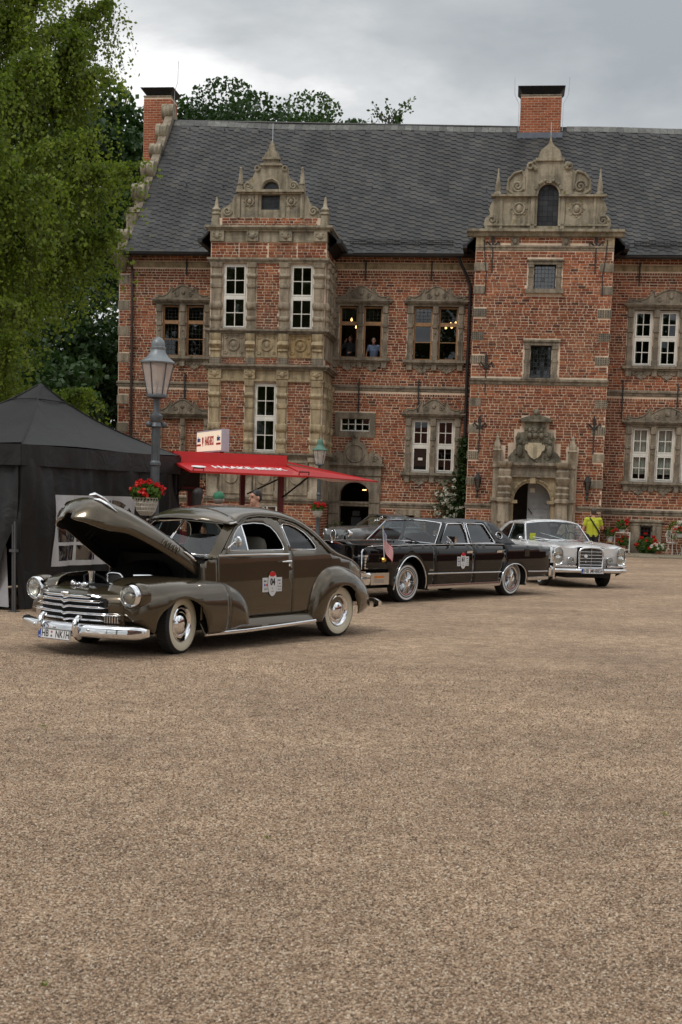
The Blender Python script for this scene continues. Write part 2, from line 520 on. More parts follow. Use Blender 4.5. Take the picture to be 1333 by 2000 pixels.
def thing(name, label, cat, loc=(0, 0, 0), rz=0.0, group=None):
    o = bpy.data.objects.new(name, None); COL.objects.link(o)
    o.empty_display_size = 0.2
    o.location = loc; o.rotation_euler = (0, 0, rz)
    o['label'] = label; o['category'] = cat
    if group: o['group'] = group
    return o

def copy_tree(o, parent=None):
    c = o.copy(); COL.objects.link(c)
    if parent is not None: c.parent = parent
    for ch in list(o.children): copy_tree(ch, c)
    return c

def text(name, body, size, mat, parent, M4, depth=0.0, bold=0.0, squeeze=1.0, align='CENTER', shear=0.0):
    cu = bpy.data.curves.new(name, 'FONT'); cu.body = body; cu.size = size
    cu.align_x = align; cu.align_y = 'CENTER'; cu.extrude = depth; cu.offset = bold; cu.shear = shear
    cu.resolution_u = 3
    t = bpy.data.objects.new(name, cu); COL.objects.link(t)
    dg = bpy.context.evaluated_depsgraph_get(); dg.update()
    me = bpy.data.meshes.new_from_object(t.evaluated_get(dg))
    bpy.data.objects.remove(t); bpy.data.curves.remove(cu)
    me.name = name
    me.materials.clear(); me.materials.append(M[mat] if isinstance(mat, str) else mat)
    o = link(name, me, parent)
    o.matrix_local = M4 @ Matrix.Diagonal((squeeze, 1, 1, 1))
    return o

def pch(xs, ys):
    """smooth monotone curve through points (ascending xs)"""
    xs = np.array(xs, float); ys = np.array(ys, float)
    if xs[0] > xs[-1]: xs, ys = xs[::-1], ys[::-1]
    h = np.diff(xs); d = np.diff(ys) / h
    m = np.zeros(len(xs))
    m[0], m[-1] = d[0], d[-1]
    for i in range(1, len(xs) - 1):
        m[i] = 0 if d[i - 1] * d[i] <= 0 else 2 * d[i - 1] * d[i] / (d[i - 1] + d[i])
    def f(x):
        x = np.clip(x, xs[0], xs[-1]); i = np.clip(np.searchsorted(xs, x) - 1, 0, len(xs) - 2)
        t = (x - xs[i]) / h[i]
        return (2 * t**3 - 3 * t**2 + 1) * ys[i] + (t**3 - 2 * t**2 + t) * h[i] * m[i] + (-2 * t**3 + 3 * t**2) * ys[i + 1] + (t**3 - t**2) * h[i] * m[i + 1]
    return f
# ------------------------------------------------------------------ the castle: x along the front, y into the building, z up
castle = thing('castle', 'red brick castle with sandstone gables, bay, tower and slate roof', 'castle', (0, 52.117, 0), -0.12081)
BAY, TOW = -2.4, -1.5                    # how far bay and tower stand forward
XL, XR = -9.3, 16.0
EAVE = 11.1
def ridge_z(x): return 17.93 - 0.022 * x
RIDGE_Y = 6.9

def wall_cells(mb, x0, x1, z0, z1, ops, yf, depth=0.35):
    xs = sorted({x0, x1, *[v for o in ops for v in (o[0], o[1]) if x0 < v < x1]})
    zs = sorted({z0, z1, *[v for o in ops for v in (o[2], o[3]) if z0 < v < z1]})
    for i in range(len(xs) - 1):
        for j in range(len(zs) - 1):
            cx, cz = (xs[i] + xs[i + 1]) / 2, (zs[j] + zs[j + 1]) / 2
            if any(o[0] < cx < o[1] and o[2] < cz < o[3] for o in ops): continue
            mb.add([(xs[i], yf, zs[j]), (xs[i + 1], yf, zs[j]), (xs[i + 1], yf, zs[j + 1]), (xs[i], yf, zs[j + 1])], [(0, 1, 2, 3)])
    for a, b, c, d in ops:
        y2 = yf + depth
        mb.add([(a, yf, c), (b, yf, c), (b, yf, d), (a, yf, d), (a, y2, c), (b, y2, c), (b, y2, d), (a, y2, d)],
               [(0, 4, 5, 1), (1, 5, 6, 2), (2, 6, 7, 3), (3, 7, 4, 0)])

# ---- bricks
BRICKS = []          # (frame, x, z, w, h)
def lay(frame, x0, x1, z0, z1, ops=(), rowlock=(), warm=0):
    """courses of stretchers and headers; ops are stone or glass that the bricks stop at"""
    n = int(round((z1 - z0) / 0.102)); ch = (z1 - z0) / max(n, 1)
    for r in range(n):
        za, zb = z0 + r * ch, z0 + (r + 1) * ch
        free = [(x0, x1)]
        for a, b, c, d in ops:
            if c < zb - 0.02 and d > za + 0.02:
                nf = []
                for p, q in free:
                    if b <= p or a >= q: nf.append((p, q))
                    else:
                        if a > p: nf.append((p, a))
                        if b < q: nf.append((b, q))
                free = nf
        lock = any(abs(za - t) < ch * 0.55 or abs(zb - t) < ch * 0.55 for t in rowlock)
        for p, q in free:
            x = p + 0.008
            k = 0
            if not lock and r % 2: x -= 0.0
            while x < q - 0.03:
                if lock: w = 0.075
                elif r % 2 == 0: w = 0.275 if rng.random() < 0.86 else 0.13
                else: w = 0.128 if rng.random() < 0.8 else 0.27
                if k == 0 and not lock and r % 4 == 1: w = 0.2
                w *= rng.uniform(0.93, 1.05)
                w = min(w, q - 0.006 - x)
                if w > 0.035:
                    BRICKS.append((frame, x, za + 0.0135 + rng.uniform(-0.003, 0.003), w, ch - 0.027 + rng.uniform(-0.005, 0.004)))
                x += w + rng.uniform(0.018, 0.027); k += 1

def F_front(y):  return ('f', y)
def F_right(x):  return ('r', x)         # face looking to +x, coordinate runs along y
def F_left(x):   return ('l', x)
UNITV = [(0, 1, 0), (1, 1, 0), (1, 1, 1), (0, 1, 1), (0.01, 0, 0.03), (0.99, 0, 0.03), (0.985, 0, 0.97), (0.015, 0, 0.97)]
UNITF = [(4, 5, 6, 7), (0, 1, 5, 4), (1, 2, 6, 5), (2, 3, 7, 6), (3, 0, 4, 7)]

def place_bricks(wall_parts):
    cand = [i for i, b in enumerate(BRICKS) if b[0] == ('f', TOW) and b[3] > 0.25 and 2.2 < b[2] < 6.0]
    cand += [i for i, b in enumerate(BRICKS) if b[0] == ('f', 0.0) and b[3] > 0.25 and b[1] > 9.9 and b[1] < 12.6 and 1.7 < b[2] < 6]
    single = set(random.sample(cand, min(300, len(cand))))
    vs, fs, tn = [], [], []
    um = MB().add(UNITV, UNITF).mesh('brick', 'brick', smooth=0)
    for i, (fr, x, z, w, h) in enumerate(BRICKS):
        d = rng.uniform(0.012, 0.024)
        if i in single:
            o = link('brick', um, wall_parts[1] if fr[1] == TOW else wall_parts[0])
            o.location = (x, fr[1] - d, z); o.scale = (w, d + 0.01, h)
            continue
        b = len(vs); tv = rng.random()
        for px, py, pz in UNITV:
            a, y, zz = x + px * w, (py - 1) * d, z + pz * h
            if fr[0] == 'f': vs.append((a, fr[1] + y, zz))
            elif fr[0] == 'r': vs.append((fr[1] - y, a, zz))
            else: vs.append((fr[1] + y, -a, zz))
        for f in UNITF: fs.append(tuple(b + q for q in f)); tn.append(tv)
    me = bpy.data.meshes.new('brickwork'); me.from_pydata(vs, [], fs); me.materials.append(M['brick'])
    a = me.attributes.new('tone', 'FLOAT', 'FACE'); a.data.foreach_set('value', tn)
    link('brickwork', me, castle, 'stuff')

# ---- openings
PAIRS = [  # lights, z0, z1, style, blind
    dict(l=[(-7.52, -6.82), (-6.55, -5.82)], z=(7.2, 9.2), st='oak'),
    dict(l=[(-0.43, 0.29), (0.51, 1.25)], z=(7.25, 9.24), st='open'),
    dict(l=[(2.47, 3.20), (3.43, 4.19)], z=(7.2, 9.25), st='clear'),
    dict(l=[(2.53, 3.26), (3.49, 4.22)], z=(2.88, 4.96), st='white'),
    dict(l=[(10.84, 11.57), (11.80, 12.53), (12.76, 13.49)], z=(7.12, 9.22), st='white'),
    dict(l=[(10.98, 11.68), (11.90, 12.63), (12.85, 13.58)], z=(2.76, 4.84), st='curtain'),
    dict(l=[(-7.50, -6.72), (-6.52, -5.76)], z=(2.75, 4.76), st='blind'),
]
op_main, bk_main = [], []
for p in PAIRS:
    a, b = p['l'][0][0] - 0.25, p['l'][-1][1] + 0.23
    if True:
        for l in p['l']: op_main.append((l[0], l[1], *p['z']))
    bk_main.append((a, b, p['z'][0] - 0.2, p['z'][1] + 0.22))
op_main += [(-0.27, 0.89, 4.40, 4.97), (-0.24, 0.96, 0.0, 2.44), (11.46, 11.95, 0.40, 1.10), (2.2, 2.75, 0.7, 1.2)]
bk_main += [(-0.5, 1.1, 4.2, 5.13), (-0.68, 1.39, 0.0, 3.2), (11.12, 12.3, 0.0, 1.27), (2.0, 3.0, 0.6, 1.42), (-5.07, -0.68, 0, EAVE + 1), (4.80, 9.85, 0, EAVE + 1)]

wall = MB()
wall_cells(wall, XL, -5.0, 0, EAVE, [o for o in op_main if o[1] < -5], 0.0)
wall_cells(wall, -0.7, 4.85, 0, EAVE, [o for o in op_main if -1 < o[0] < 4.8], 0.0)
wall_cells(wall, 9.8, XR, 0, EAVE, [o for o in op_main if o[0] > 9.8], 0.0)
# the other three sides, plain
wall.add([(XR, 0, 0), (XR, 13.8, 0), (XR, 13.8, EAVE), (XR, RIDGE_Y, ridge_z(XR)), (XR, 0, EAVE)], [(0, 1, 2, 3, 4)])
wall.add([(XR, 13.8, 0), (XL, 13.8, 0), (XL, 13.8, EAVE), (XR, 13.8, EAVE)], [(0, 1, 2, 3)])
front_wall = wall.build('wall', 'mortar', castle, smooth=0)

st_ex = [(XL, XR, 5.98, 6.2), (XL, XR, 10.64, 10.86), (XL, XR, 1.48, 1.68)]
q = F_front(0.0)
RL = (5.93, 10.58)
lay(q, -9.28, -5.08, 0, EAVE, bk_main + st_ex + [(-9.4, -8.86, z, z + 0.34) for z in (10.0, 9.0, 8.0, 6.95, 5.3, 4.2, 3.1, 2.0)], RL)
lay(q, -0.66, 4.80, 0, EAVE, bk_main + st_ex, RL)
lay(q, 9.86, 14.6, 0, EAVE, bk_main + st_ex, RL)
# bricked-up lights of the blind window
for l in PAIRS[6]['l']: lay(F_front(0.10), l[0], l[1], 2.75, 4.76)
blind = MB()
for l in PAIRS[6]['l']: blind.add([(l[0], 0.10, 2.75), (l[1], 0.10, 2.75), (l[1], 0.10, 4.76), (l[0], 0.10, 4.76)], [(0, 1, 2, 3)])
# ---- tower
tw = MB()
tow_ops = [(6.98, 7.78, 9.71, 10.60), (6.98, 7.76, 6.45, 7.66)]
tow_door = (6.50, 8.06, 0, 2.6)
wall_cells(tw, 4.80, 9.85, 0, 11.6, tow_ops + [tow_door], TOW)
for x, s in ((4.80, 1), (9.85, -1)):
    tw.add([(x, TOW, 0), (x, 0.0, 0), (x, 0.0, 11.6), (x, TOW, 11.6)], [(0, 1, 2, 3) if s < 0 else (3, 2, 1, 0)])
tower_wall = tw.build('tower_wall', 'mortar', castle, smooth=0)
tq = F_front(TOW)
QZT = [10.36, 9.53, 8.70, 7.84, 6.98, 5.40, 4.42, 3.42, 2.44]
tex = [(6.72, 8.03, 9.52, 10.80), (6.70, 8.06, 6.44, 7.88), (5.78, 8.90, 0, 3.40), (6.3, 8.25, 3.3, 4.0), (6.5, 8.05, 3.9, 4.5), (6.75, 7.8, 4.4, 5.0),
       (4.8, 9.86, 6.2, 6.44), (4.8, 9.86, 11.08, 11.3), (4.8, 9.86, 1.56, 1.74), (5.75, 6.2, 3.3, 3.95), (8.47, 8.92, 3.3, 3.95)]
for i, z in enumerate(QZT):
    w = 0.42 if i % 2 else 0.5
    tex += [(4.75, 4.78 + w, z, z + 0.29), (9.87 - w, 9.9, z, z + 0.29)]
lay(tq, 4.81, 9.84, 0, 11.58, tex, (6.17,))
lay(F_right(9.85), TOW + 0.01, -0.01, 0, 11.1, [], ())
lay(F_left(4.80), 0.01, -TOW - 0.01, 0, 11.1, [], ())
# ---- bay
bw = MB()
BX0, BX1 = -5.05, -0.68
bay_ops = [(-4.57, -3.65, 7.99, 10.40), (-2.02, -1.12, 7.97, 10.38), (-3.30, -2.40, 3.42, 6.02), (-3.1, -2.3, 0.3, 1.45)]
wall_cells(bw, BX0, BX1, 0, 12.06, bay_ops, BAY)
bw.add([(BX1, BAY, 0), (BX1, 0, 0), (BX1, 0, 11.9), (BX1, BAY, 11.9)], [(0, 1, 2, 3)])
bw.add([(BX0, BAY, 0), (BX0, 0, 0), (BX0, 0, 11.9), (BX0, BAY, 11.9)], [(3, 2, 1, 0)])
bay_wall = bw.build('bay_wall', 'mortar', castle, smooth=0)
bf = F_front(BAY)
PILX = [(-5.03, -4.58), (-3.65, -3.28), (-2.42, -2.01), (-1.13, -0.70)]
for a, b in ((-3.27, -2.43),): lay(bf, a, b, 7.99, 10.4)
for a, b in ((-4.57, -3.66), (-2.0, -1.14)): lay(bf, a, b, 3.42, 6.05)
for a, b in ((-4.57, -3.66), (-3.27, -2.43), (-2.0, -1.14)): lay(bf, a, b, 6.68, 6.94)
for a, b in ((-5.03, -4.0), (-3.97, -2.9), (-2.86, -1.8), (-1.77, -0.7)): lay(bf, a, b, 10.62, 11.16)
lay(bf, -4.65, -1.05, 11.76, 12.06)
lay(bf, -5.03, -0.70, 0, 1.55, [(-3.2, -2.2, 0.25, 1.55)])
lay(F_right(BX1), BAY + 0.45, -0.45, 6.68, 6.94)
lay(F_right(BX1), BAY + 0.5, -0.5, 10.62, 11.16)
lay(F_right(BX1), BAY + 0.01, -0.01, 0, 1.55)
blind.build('blind_infill', 'mortar', castle, smooth=0)

# ---- chimneys
NB = []
def chimney(x0, x1, y0, y1, z0, z1):
    c = MB().box(x0, x1, y0, y1, z0, z1).build('chimney', 'mortar', castle, smooth=0)
    m = MB()
    n = int((z1 - z0) / 0.105)
    for r in range(n):
        za = z0 + r * 0.105
        for a, b, face in ((x0, x1, 'f'), (y0, y1, 'r'), (y0, y1, 'l')):
            t = a + 0.01
            if r % 2: t -= 0.12
            while t < b - 0.02:
                w = min(0.265, b - 0.008 - t); s = max(t, a + 0.008)
                if t + w - s > 0.04:
                    m.t = rng.random(); za2 = za + 0.01; zb2 = za + 0.09; d = 0.012
                    if face == 'f': m.box(s, t + w, y0 - d, y0 + 0.01, za2, zb2)
                    elif face == 'r': m.box(x1 - 0.01, x1 + d, s, t + w, za2, zb2)
                    else: m.box(x0 - d, x0 + 0.01, s, t + w, za2, zb2)
                t += 0.283
    m.build('brickwork', 'new_brick', c, smooth=0, tone=True, kind='stuff')
    k = MB().box(x0 - 0.02, x1 + 0.02, y0 - 0.03, y1 + 0.03, z1, z1 + 0.06).build('crown', 'stone_grey', c)
    hood = MB()
    for x in (x0 + 0.15, (x0 * 2 + x1) / 3, (x0 + x1 * 2) / 3, x1 - 0.15): hood.box(x - 0.015, x + 0.015, y0 + 0.05, y0 + 0.08, z1 + 0.05, z1 + 0.3)
    hood.grid([[(x0 - 0.14, y0 - 0.14, z1 + 0.36), (x1 + 0.14, y0 - 0.14, z1 + 0.36), (x1 + 0.14, y1 + 0.14, z1 + 0.36), (x0 - 0.14, y1 + 0.14, z1 + 0.36)],
               [(x0 + 0.06, y0 + 0.06, z1 + 0.12), (x1 - 0.06, y0 + 0.06, z1 + 0.12), (x1 - 0.06, y1 - 0.06, z1 + 0.12), (x0 + 0.06, y1 - 0.06, z1 + 0.12)]], closed=True)
    hood.box(x0 - 0.14, x1 + 0.14, y0 - 0.14, y1 + 0.14, z1 + 0.36, z1 + 0.38)
    hood.build('chimney_cap', 'black', c, smooth=0)
    return c
ch1 = chimney(-10.45, -9.22, 7.3, 8.4, 0.0, 19.3)
ch2 = chimney(6.22, 7.92, 6.35, 7.5, 16.9, 18.95)
MB().box(6.12, 8.02, 6.2, 7.6, 16.9, 17.42).build('flashing', 'lead', ch2)
rod = MB()
for pts in ([(-9.05, 7.25, 18.4), (-9.05, 7.25, 19.5), (-8.9, 7.2, 19.9), (-8.88, 7.2, 20.8)],): rod.tube(pts, 0.012, 5)
rod.build('lightning_rod', 'steel', ch1)
rod = MB()
for sx, x in ((-1, 6.15), (1, 8.0)): rod.tube([(x, 6.3, 17.5), (x, 6.3, 18.6), (x + sx * 0.2, 6.3, 19.0), (x + sx * 0.22, 6.3, 19.7)], 0.012, 5)
rod.build('lightning_rod', 'steel', ch2)

# ---- roof
def roof_pt(x, t, lift=0.0):
    """t 0 at the eave, 1 at the ridge (with a slight kick at the eave)"""
    y = -0.58 + t * (RIDGE_Y + 0.58)
    z = EAVE + 0.03 + (ridge_z(x) - EAVE) * (t ** 1.06) + 0.05 * t * math.sin(0.75 * x + 1) * math.sin(2.2 * t + .4) - 0.05 * t * math.sin((x + 9) / 15 * PI)
    n = Vector((0, -0.68, 0.73))
    return (x, y + n.y * lift, z + n.z * lift)
rf = MB()
rf.grid([[roof_pt(x, t) for x in np.linspace(-8.95, XR + 0.2, 14)] for t in np.linspace(0, 1, 12)])
rf.add([(-8.95, RIDGE_Y, ridge_z(-8.95)), (XR + 0.2, RIDGE_Y, ridge_z(XR)), (XR + 0.2, 14.4, EAVE), (-8.95, 14.4, EAVE)], [(3, 2, 1, 0)])
rf.add([(-8.95, -0.58, EAVE + 0.03), (XR, -0.58, EAVE + 0.03), (XR, 0.1, EAVE), (-8.95, 0.1, EAVE)], [(0, 1, 2, 3)])
roof = rf.build('roof', pmat('slate deck', (0.03, 0.03, 0.032), 0.8), castle, smooth=0)

def in_dormer(x, y, z):
    """true where the little roofs behind the gables cover the main slope"""
    for xc, hw, zt in ((-2.86, 2.35, 14.05), (7.36, 2.8, 14.35)):
        if abs(x - xc) < hw and z < zt - abs(x - xc) * (zt - 11.3) / hw + 0.02: return True
    return False

SLATES = []
L = (RIDGE_Y + 0.58)
slope_len = math.hypot(L, 6.9)
ca, sa = math.cos(R(-25)), math.sin(R(-25))
for i in range(-110, 130):
    for j in range(-60, 80):
        p = i * 0.295 + (j % 2) * 0.147; r_ = j * 0.285
        a = p * ca - r_ * sa; b = p * sa + r_ * ca           # along the eave, up the slope
        x = a - 2; t = (b + 2) / slope_len
        if not (-8.6 < x < 14.9 and 0.035 < t < 0.955): continue
        y = -0.58 + t * L; z = EAVE + (ridge_z(x) - EAVE) * t
        if in_dormer(x, y, z): continue
        SLATES.append((x, t))
def slate_mesh(v):
    # a scale-cut slate: straight head, rounded-off lower corner, proud at its lower edge
    w, h = 0.158, 0.205
    pl = [(-w, h), (-w, -h * 0.35), (-w * 0.55, -h * 0.85), (0.02, -h * 1.02), (w * 0.9, -h * 0.55), (w, -h * 0.1), (w, h)]
    k = 0.0
    top = [(x * ca - y * sa, x * sa + y * ca, 0.040 - 0.032 * (y + h) / (2 * h)) for x, y in pl]
    bot = [(p[0], p[1], p[2] - 0.022) for p in top]
    n = len(pl)
    m = MB().add(top, [tuple(range(n))]).add(top + bot, [(i, i + n, (i + 1) % n + n, (i + 1) % n) for i in range(n)])
    return m
sm = slate_mesh(0).mesh('slate', 'slate', smooth=0)
sv = [Vector(v.co) for v in sm.vertices]; sf = [tuple(p.vertices) for p in sm.polygons]
order = sorted(range(len(SLATES)), key=lambda i: SLATES[i][1] * 6 + abs(SLATES[i][0] - 2) * 0.25)
one = set(order[:300])
V_, F_, T_ = [], [], []
for i, (x, t) in enumerate(SLATES):
    o = Vector(roof_pt(x, t, 0.004)); o2 = Vector(roof_pt(x, t + 0.01, 0.004)); o3 = Vector(roof_pt(x + 0.1, t, 0.004))
    up = (o2 - o).normalized(); ex = (o3 - o).normalized(); nz = ex.cross(up)
    tw_ = rng.normal(0, 0.03)
    ex2 = ex * math.cos(tw_) + up * math.sin(tw_); up2 = nz.cross(ex2)
    nz2 = (nz + ex2 * rng.normal(0, 0.02) + up2 * rng.normal(0, 0.012)).normalized()
    mt = Matrix(((ex2.x, up2.x, nz2.x, o.x), (ex2.y, up2.y, nz2.y, o.y), (ex2.z, up2.z, nz2.z, o.z), (0, 0, 0, 1)))
    if i in one:
        s = link('slate', sm, roof); s.matrix_local = mt
    else:
        b = len(V_); V_ += [tuple(mt @ v) for v in sv]; tv = rng.random()
        for f in sf: F_.append(tuple(b + k for k in f)); T_.append(tv)
me = bpy.data.meshes.new('slating'); me.from_pydata(V_, [], F_); me.materials.append(M['slate'])
a = me.attributes.new('tone', 'FLOAT', 'FACE'); a.data.foreach_set('value', T_)
link('slating', me, roof, 'stuff')
# verge slates along the left edge, eave course, ridge course
vg = MB()
for k in range(34):
    t = 0.015 + k * 0.0285
    vg.t = rng.random()
    a = Vector(roof_pt(-8.97, t, 0.02)); b = Vector(roof_pt(-8.45 + rng.uniform(-.02, .02), t - 0.012, 0.035)); c = Vector(roof_pt(-8.45, t + 0.035, 0.012)); d = Vector(roof_pt(-8.97, t + 0.035, 0.0))
    vg.add([a, b, c, d, a - Vector((0, 0, .03)), b - Vector((0, 0, .03))], [(0, 1, 2, 3), (4, 5, 1, 0)])
vg.build('verge_slates', 'slate', roof, smooth=0, tone=True, kind='stuff')
ev = MB()
for x in np.arange(-8.9, 14.8, 0.31):
    if -5.6 < x < -0.2 or 4.3 < x < 10.2: continue
    ev.t = rng.random()
    ev.add([roof_pt(x, 0.0, 0.03), roof_pt(x + 0.30, 0.0, 0.03), roof_pt(x + 0.36, 0.05, 0.012), roof_pt(x + 0.06, 0.05, 0.012), roof_pt(x, 0, 0), roof_pt(x + 0.30, 0, 0)], [(0, 1, 2, 3), (4, 5, 1, 0)])
ev.build('eave_slates', 'slate', roof, smooth=0, tone=True, kind='stuff')
M['slate_ridge'] = attr_mat('lichened ridge slate', [(0.0, (0.10, 0.10, 0.098)), (0.5, (0.14, 0.14, 0.13)), (1.0, (0.19, 0.19, 0.18))], rough=0.7, vs=7, var=0.5)
rg = MB()
for x in np.arange(-8.9, 15, 0.3):
    if 6.0 < x < 8.0: continue
    rg.t = rng.random()
    rg.add([roof_pt(x, 0.958, 0.03), roof_pt(x + 0.29, 0.955, 0.03), roof_pt(x + 0.29, 1.0, 0.03), roof_pt(x, 1.0, 0.03)], [(0, 1, 2, 3)])
rg.build('ridge_slates', 'slate_ridge', roof, smooth=0, tone=True, kind='stuff')
MB().tube([(x, RIDGE_Y, ridge_z(x) + 0.03) for x in np.linspace(-8.95, XR, 12)], 0.05, 8).build('ridge_cap', 'gutter', roof)
# roof hooks
hk = MB()
for x in np.arange(-8.1, 14.5, 1.55):
    for t in (0.5, 0.93):
        if in_dormer(x, 0, EAVE + 6.9 * t): continue
        p = Vector(roof_pt(x + (0.7 if t < .6 else 0), t, 0.03)); hk.box(p.x - 0.015, p.x + 0.015, p.y - 0.08, p.y + 0.02, p.z - 0.1, p.z + 0.05)
hk.build('roof_hook', 'gutter', roof, smooth=0, kind='stuff')
# gutters
for a, b in ((-8.95, -5.5), (-0.25, 4.3), (10.35, XR)):
    g = MB(); n = 10
    rows = []
    for x in np.linspace(a, b, 8):
        sag = 0.015 * math.sin((x - a) / (b - a) * PI)
        rows.append([(x, -0.64 + 0.085 * math.cos(th), EAVE + 0.0 - sag + 0.085 * math.sin(th)) for th in np.linspace(PI, 2 * PI, n)])
    g.grid(rows); g.grid([[(p[0], p[1] + (0.012 if p[1] < -0.64 else -0.012), p[2] + 0.01) for p in r] for r in rows], flip=True)
    for x in (a, b): g.lathe([(0.0, -0.01), (0.085, -0.01), (0.085, 0.01)], 12, Matrix.Translation((x, -0.64, EAVE)) @ Matrix.Rotation(PI / 2, 4, 'Y'))
    g.build('gutter', 'gutter', castle, smooth=40)
# snow guards: a low lattice above the eaves
for a, b in ((-0.1, 3.9), (10.7, 15)):
    g = MB()
    for h in (0.05, 0.13, 0.21): g.tube([roof_pt(a, 0.075, h), roof_pt(b, 0.075, h)], 0.012, 5)
    for x in np.arange(a, b + .01, 0.11): g.box(x - 0.006, x + 0.006, *(lambda p: (p[1] - 0.01, p[1] + 0.01, p[2] - 0.02, p[2] + 0.17))(roof_pt(x, 0.075, 0.05)))
    g.build('snow_guard', 'iron', roof, smooth=0)
# roofs behind the two gables, with dark eaves at their sides
for xc, hw, yf, zt, z0, gx in ((-2.86, 2.19, BAY + 0.12, 14.05, 11.72, 1.9), (7.36, 2.53, TOW + 0.12, 14.35, 11.75, 2.2)):
    d = MB(); y2 = 3.0
    for s in (-1, 1):
        xe, ze = xc + s * (hw + 0.42), z0 - 0.42
        q = [(xe, yf - 0.05, ze), (xe, y2, ze + 0.0), (xc, y2 + 0.4, zt), (xc, yf, zt)]
        d.add(q, [(0, 1, 2, 3) if s > 0 else (3, 2, 1, 0)])
        q2 = [(p[0], p[1], p[2] - 0.09) for p in q]
        d.add(q2, [(3, 2, 1, 0) if s > 0 else (0, 1, 2, 3)])
        d.add([q[0], q[3], q2[3], q2[0]], [(0, 1, 2, 3) if s < 0 else (3, 2, 1, 0)])
        d.add([q[0], q[1], q2[1], q2[0]], [(3, 2, 1, 0)])
        # soffit box and side gutter
        d.box(xe - 0.06 if s > 0 else xe - 0.10, xe + 0.10 if s > 0 else xe + 0.06, yf - 0.12, 0.0, ze - 0.14, ze + 0.02)
        d.add([(xe, yf - 0.04, ze - 0.05), (xc + s * hw, yf - 0.04, ze - 0.35), (xc + s * hw, 0, ze - 0.35), (xe, 0, ze - 0.05)], [(0, 1, 2, 3), (3, 2, 1, 0)])
    d.build('gable_roof', 'gutter', castle, smooth=0)

# ---- left gable wall with scroll stones
gw = MB()
prof = [(0.0, 0.0), (13.8, 0.0), (13.8, EAVE)] + [(RIDGE_Y, ridge_z(-9) + 0.45)] + [(0.0, EAVE + 0.1)]
gw.add([(-9.3, y, z) for y, z in prof], [(4, 3, 2, 1, 0)]); gw.add([(-8.95, y, z) for y, z in prof], [(0, 1, 2, 3, 4)])
gw.add([(-9.3, 0, EAVE + .1), (-8.95, 0, EAVE + .1), (-8.95, RIDGE_Y, ridge_z(-9) + .45), (-9.3, RIDGE_Y, ridge_z(-9) + .45)], [(0, 1, 2, 3)])
gable_wall = gw.build('gable_wall', 'stone_grey', castle, smooth=0)
for t, rr, zo, hw in ((0.99, 0.33, 0.42, 0.26), (0.86, 0.38, 0.22, 0.24), (0.725, 0.30, 0.2, 0.25), (0.575, 0.36, 0.22, 0.28), (0.40, 0.36, 0.26, 0.28), (0.10, 0.22, 0.18, 0.22)):
    p = Vector(roof_pt(-9.15, t)); c = MB()
    pr = [(0.0, -hw), (rr * 0.97, -hw), (rr, -hw * .9), (rr, -hw * 0.2), (rr * 0.9, -hw * .1), (rr * .9, hw * .1), (rr, hw * 0.2), (rr, hw * 0.9), (rr * 0.97, hw), (0, hw)]
    c.lathe(pr, 20, Matrix.Translation((-9.2, p.y, p.z + zo)) @ Matrix.Rotation(PI / 2, 4, 'Y'))
    c.box(-9.40, -9.0, p.y - 0.1, p.y + 0.8, p.z - 0.6, p.z + zo)
    c.build('gable_scroll', 'stone_top', gable_wall, smooth=50)
for t, h, zo in ((0.655, 0.22, 0.1), (0.51, 0.28, 0.05), (0.34, 0.2, -0.05)):
    p = Vector(roof_pt(-9.15, t)); MB().box(-9.5, -8.98, p.y - 0.25, p.y + 0.9, p.z + zo - h, p.z + zo).build('gable_ledge', 'stone_top', gable_wall, smooth=0)
p = Vector(roof_pt(-9.15, 0.26)); MB().stack(-9.2, p.y + 0.7, [(p.z - 1.6, 0.24, 0.9), (p.z - 0.9, 0.27, 0.9), (p.z - 0.2, 0.22, 0.8), (p.z + 0.15, 0.26, 0.9)]).build('gable_shaft', 'stone_top', gable_wall)
MB().box(-9.75, -8.97, -0.75, 0.5, EAVE + 0.08, EAVE + 0.17).box(-9.62, -8.97, -0.6, 0.4, EAVE - 0.08, EAVE + 0.08).stack(-9.2, 0.0, [(10.45, 0.15, 0.05), (10.7, 0.25, 0.3), (10.95, 0.32, 0.5), (EAVE - 0.08, 0.38, 0.55)]).build('corbel', 'stone_top', castle)

# ---- string courses, plinth
def course(x0, x1, yf, z0, z1, out=0.09, mat='stone_grey'):
    m = MB(); h = z1 - z0
    pr = [(0, z0), (-out * 0.45, z0 + h * 0.1), (-out * 0.55, z0 + h * 0.45), (-out, z0 + h * 0.6), (-out, z0 + h * 0.9), (0, z1)]
    n = max(2, int((x1 - x0) / 1.1)); xs = np.linspace(x0, x1, n + 1)
    for i in range(n):
        g = rng.uniform(-0.006, 0.006)
        m.grid([[(x, yf + y + g * (y != 0), z) for y, z in pr] for x in (xs[i] + 0.004, xs[i + 1] - 0.004)], flip=True)
        for x in (xs[i] + 0.004, xs[i + 1] - 0.004): m.add([(x, yf + y, z) for y, z in pr], [tuple(range(6)), tuple(reversed(range(6)))])
    return m.build('string_course', mat, castle, smooth=0)
for a, b in ((XL - 0.05, -5.06), (-0.67, 4.79), (9.86, XR)):
    course(a, b, 0.0, 5.99, 6.2); course(a, b, 0.0, 10.64, 10.86, 0.05, 'stone_warm'); course(a, b, -0.03, 1.48, 1.68, 0.07)
course(4.76, 9.89, TOW, 6.2, 6.44, 0.12); course(4.79, 9.86, TOW, 11.1, 11.3, 0.07, 'stone'); course(4.75, 5.74, TOW, 1.56, 1.76, 0.1); course(8.94, 9.9, TOW, 1.56, 1.76, 0.1)
course(4.45, 10.2, TOW, 11.58, 11.88, 0.26, 'stone_top')
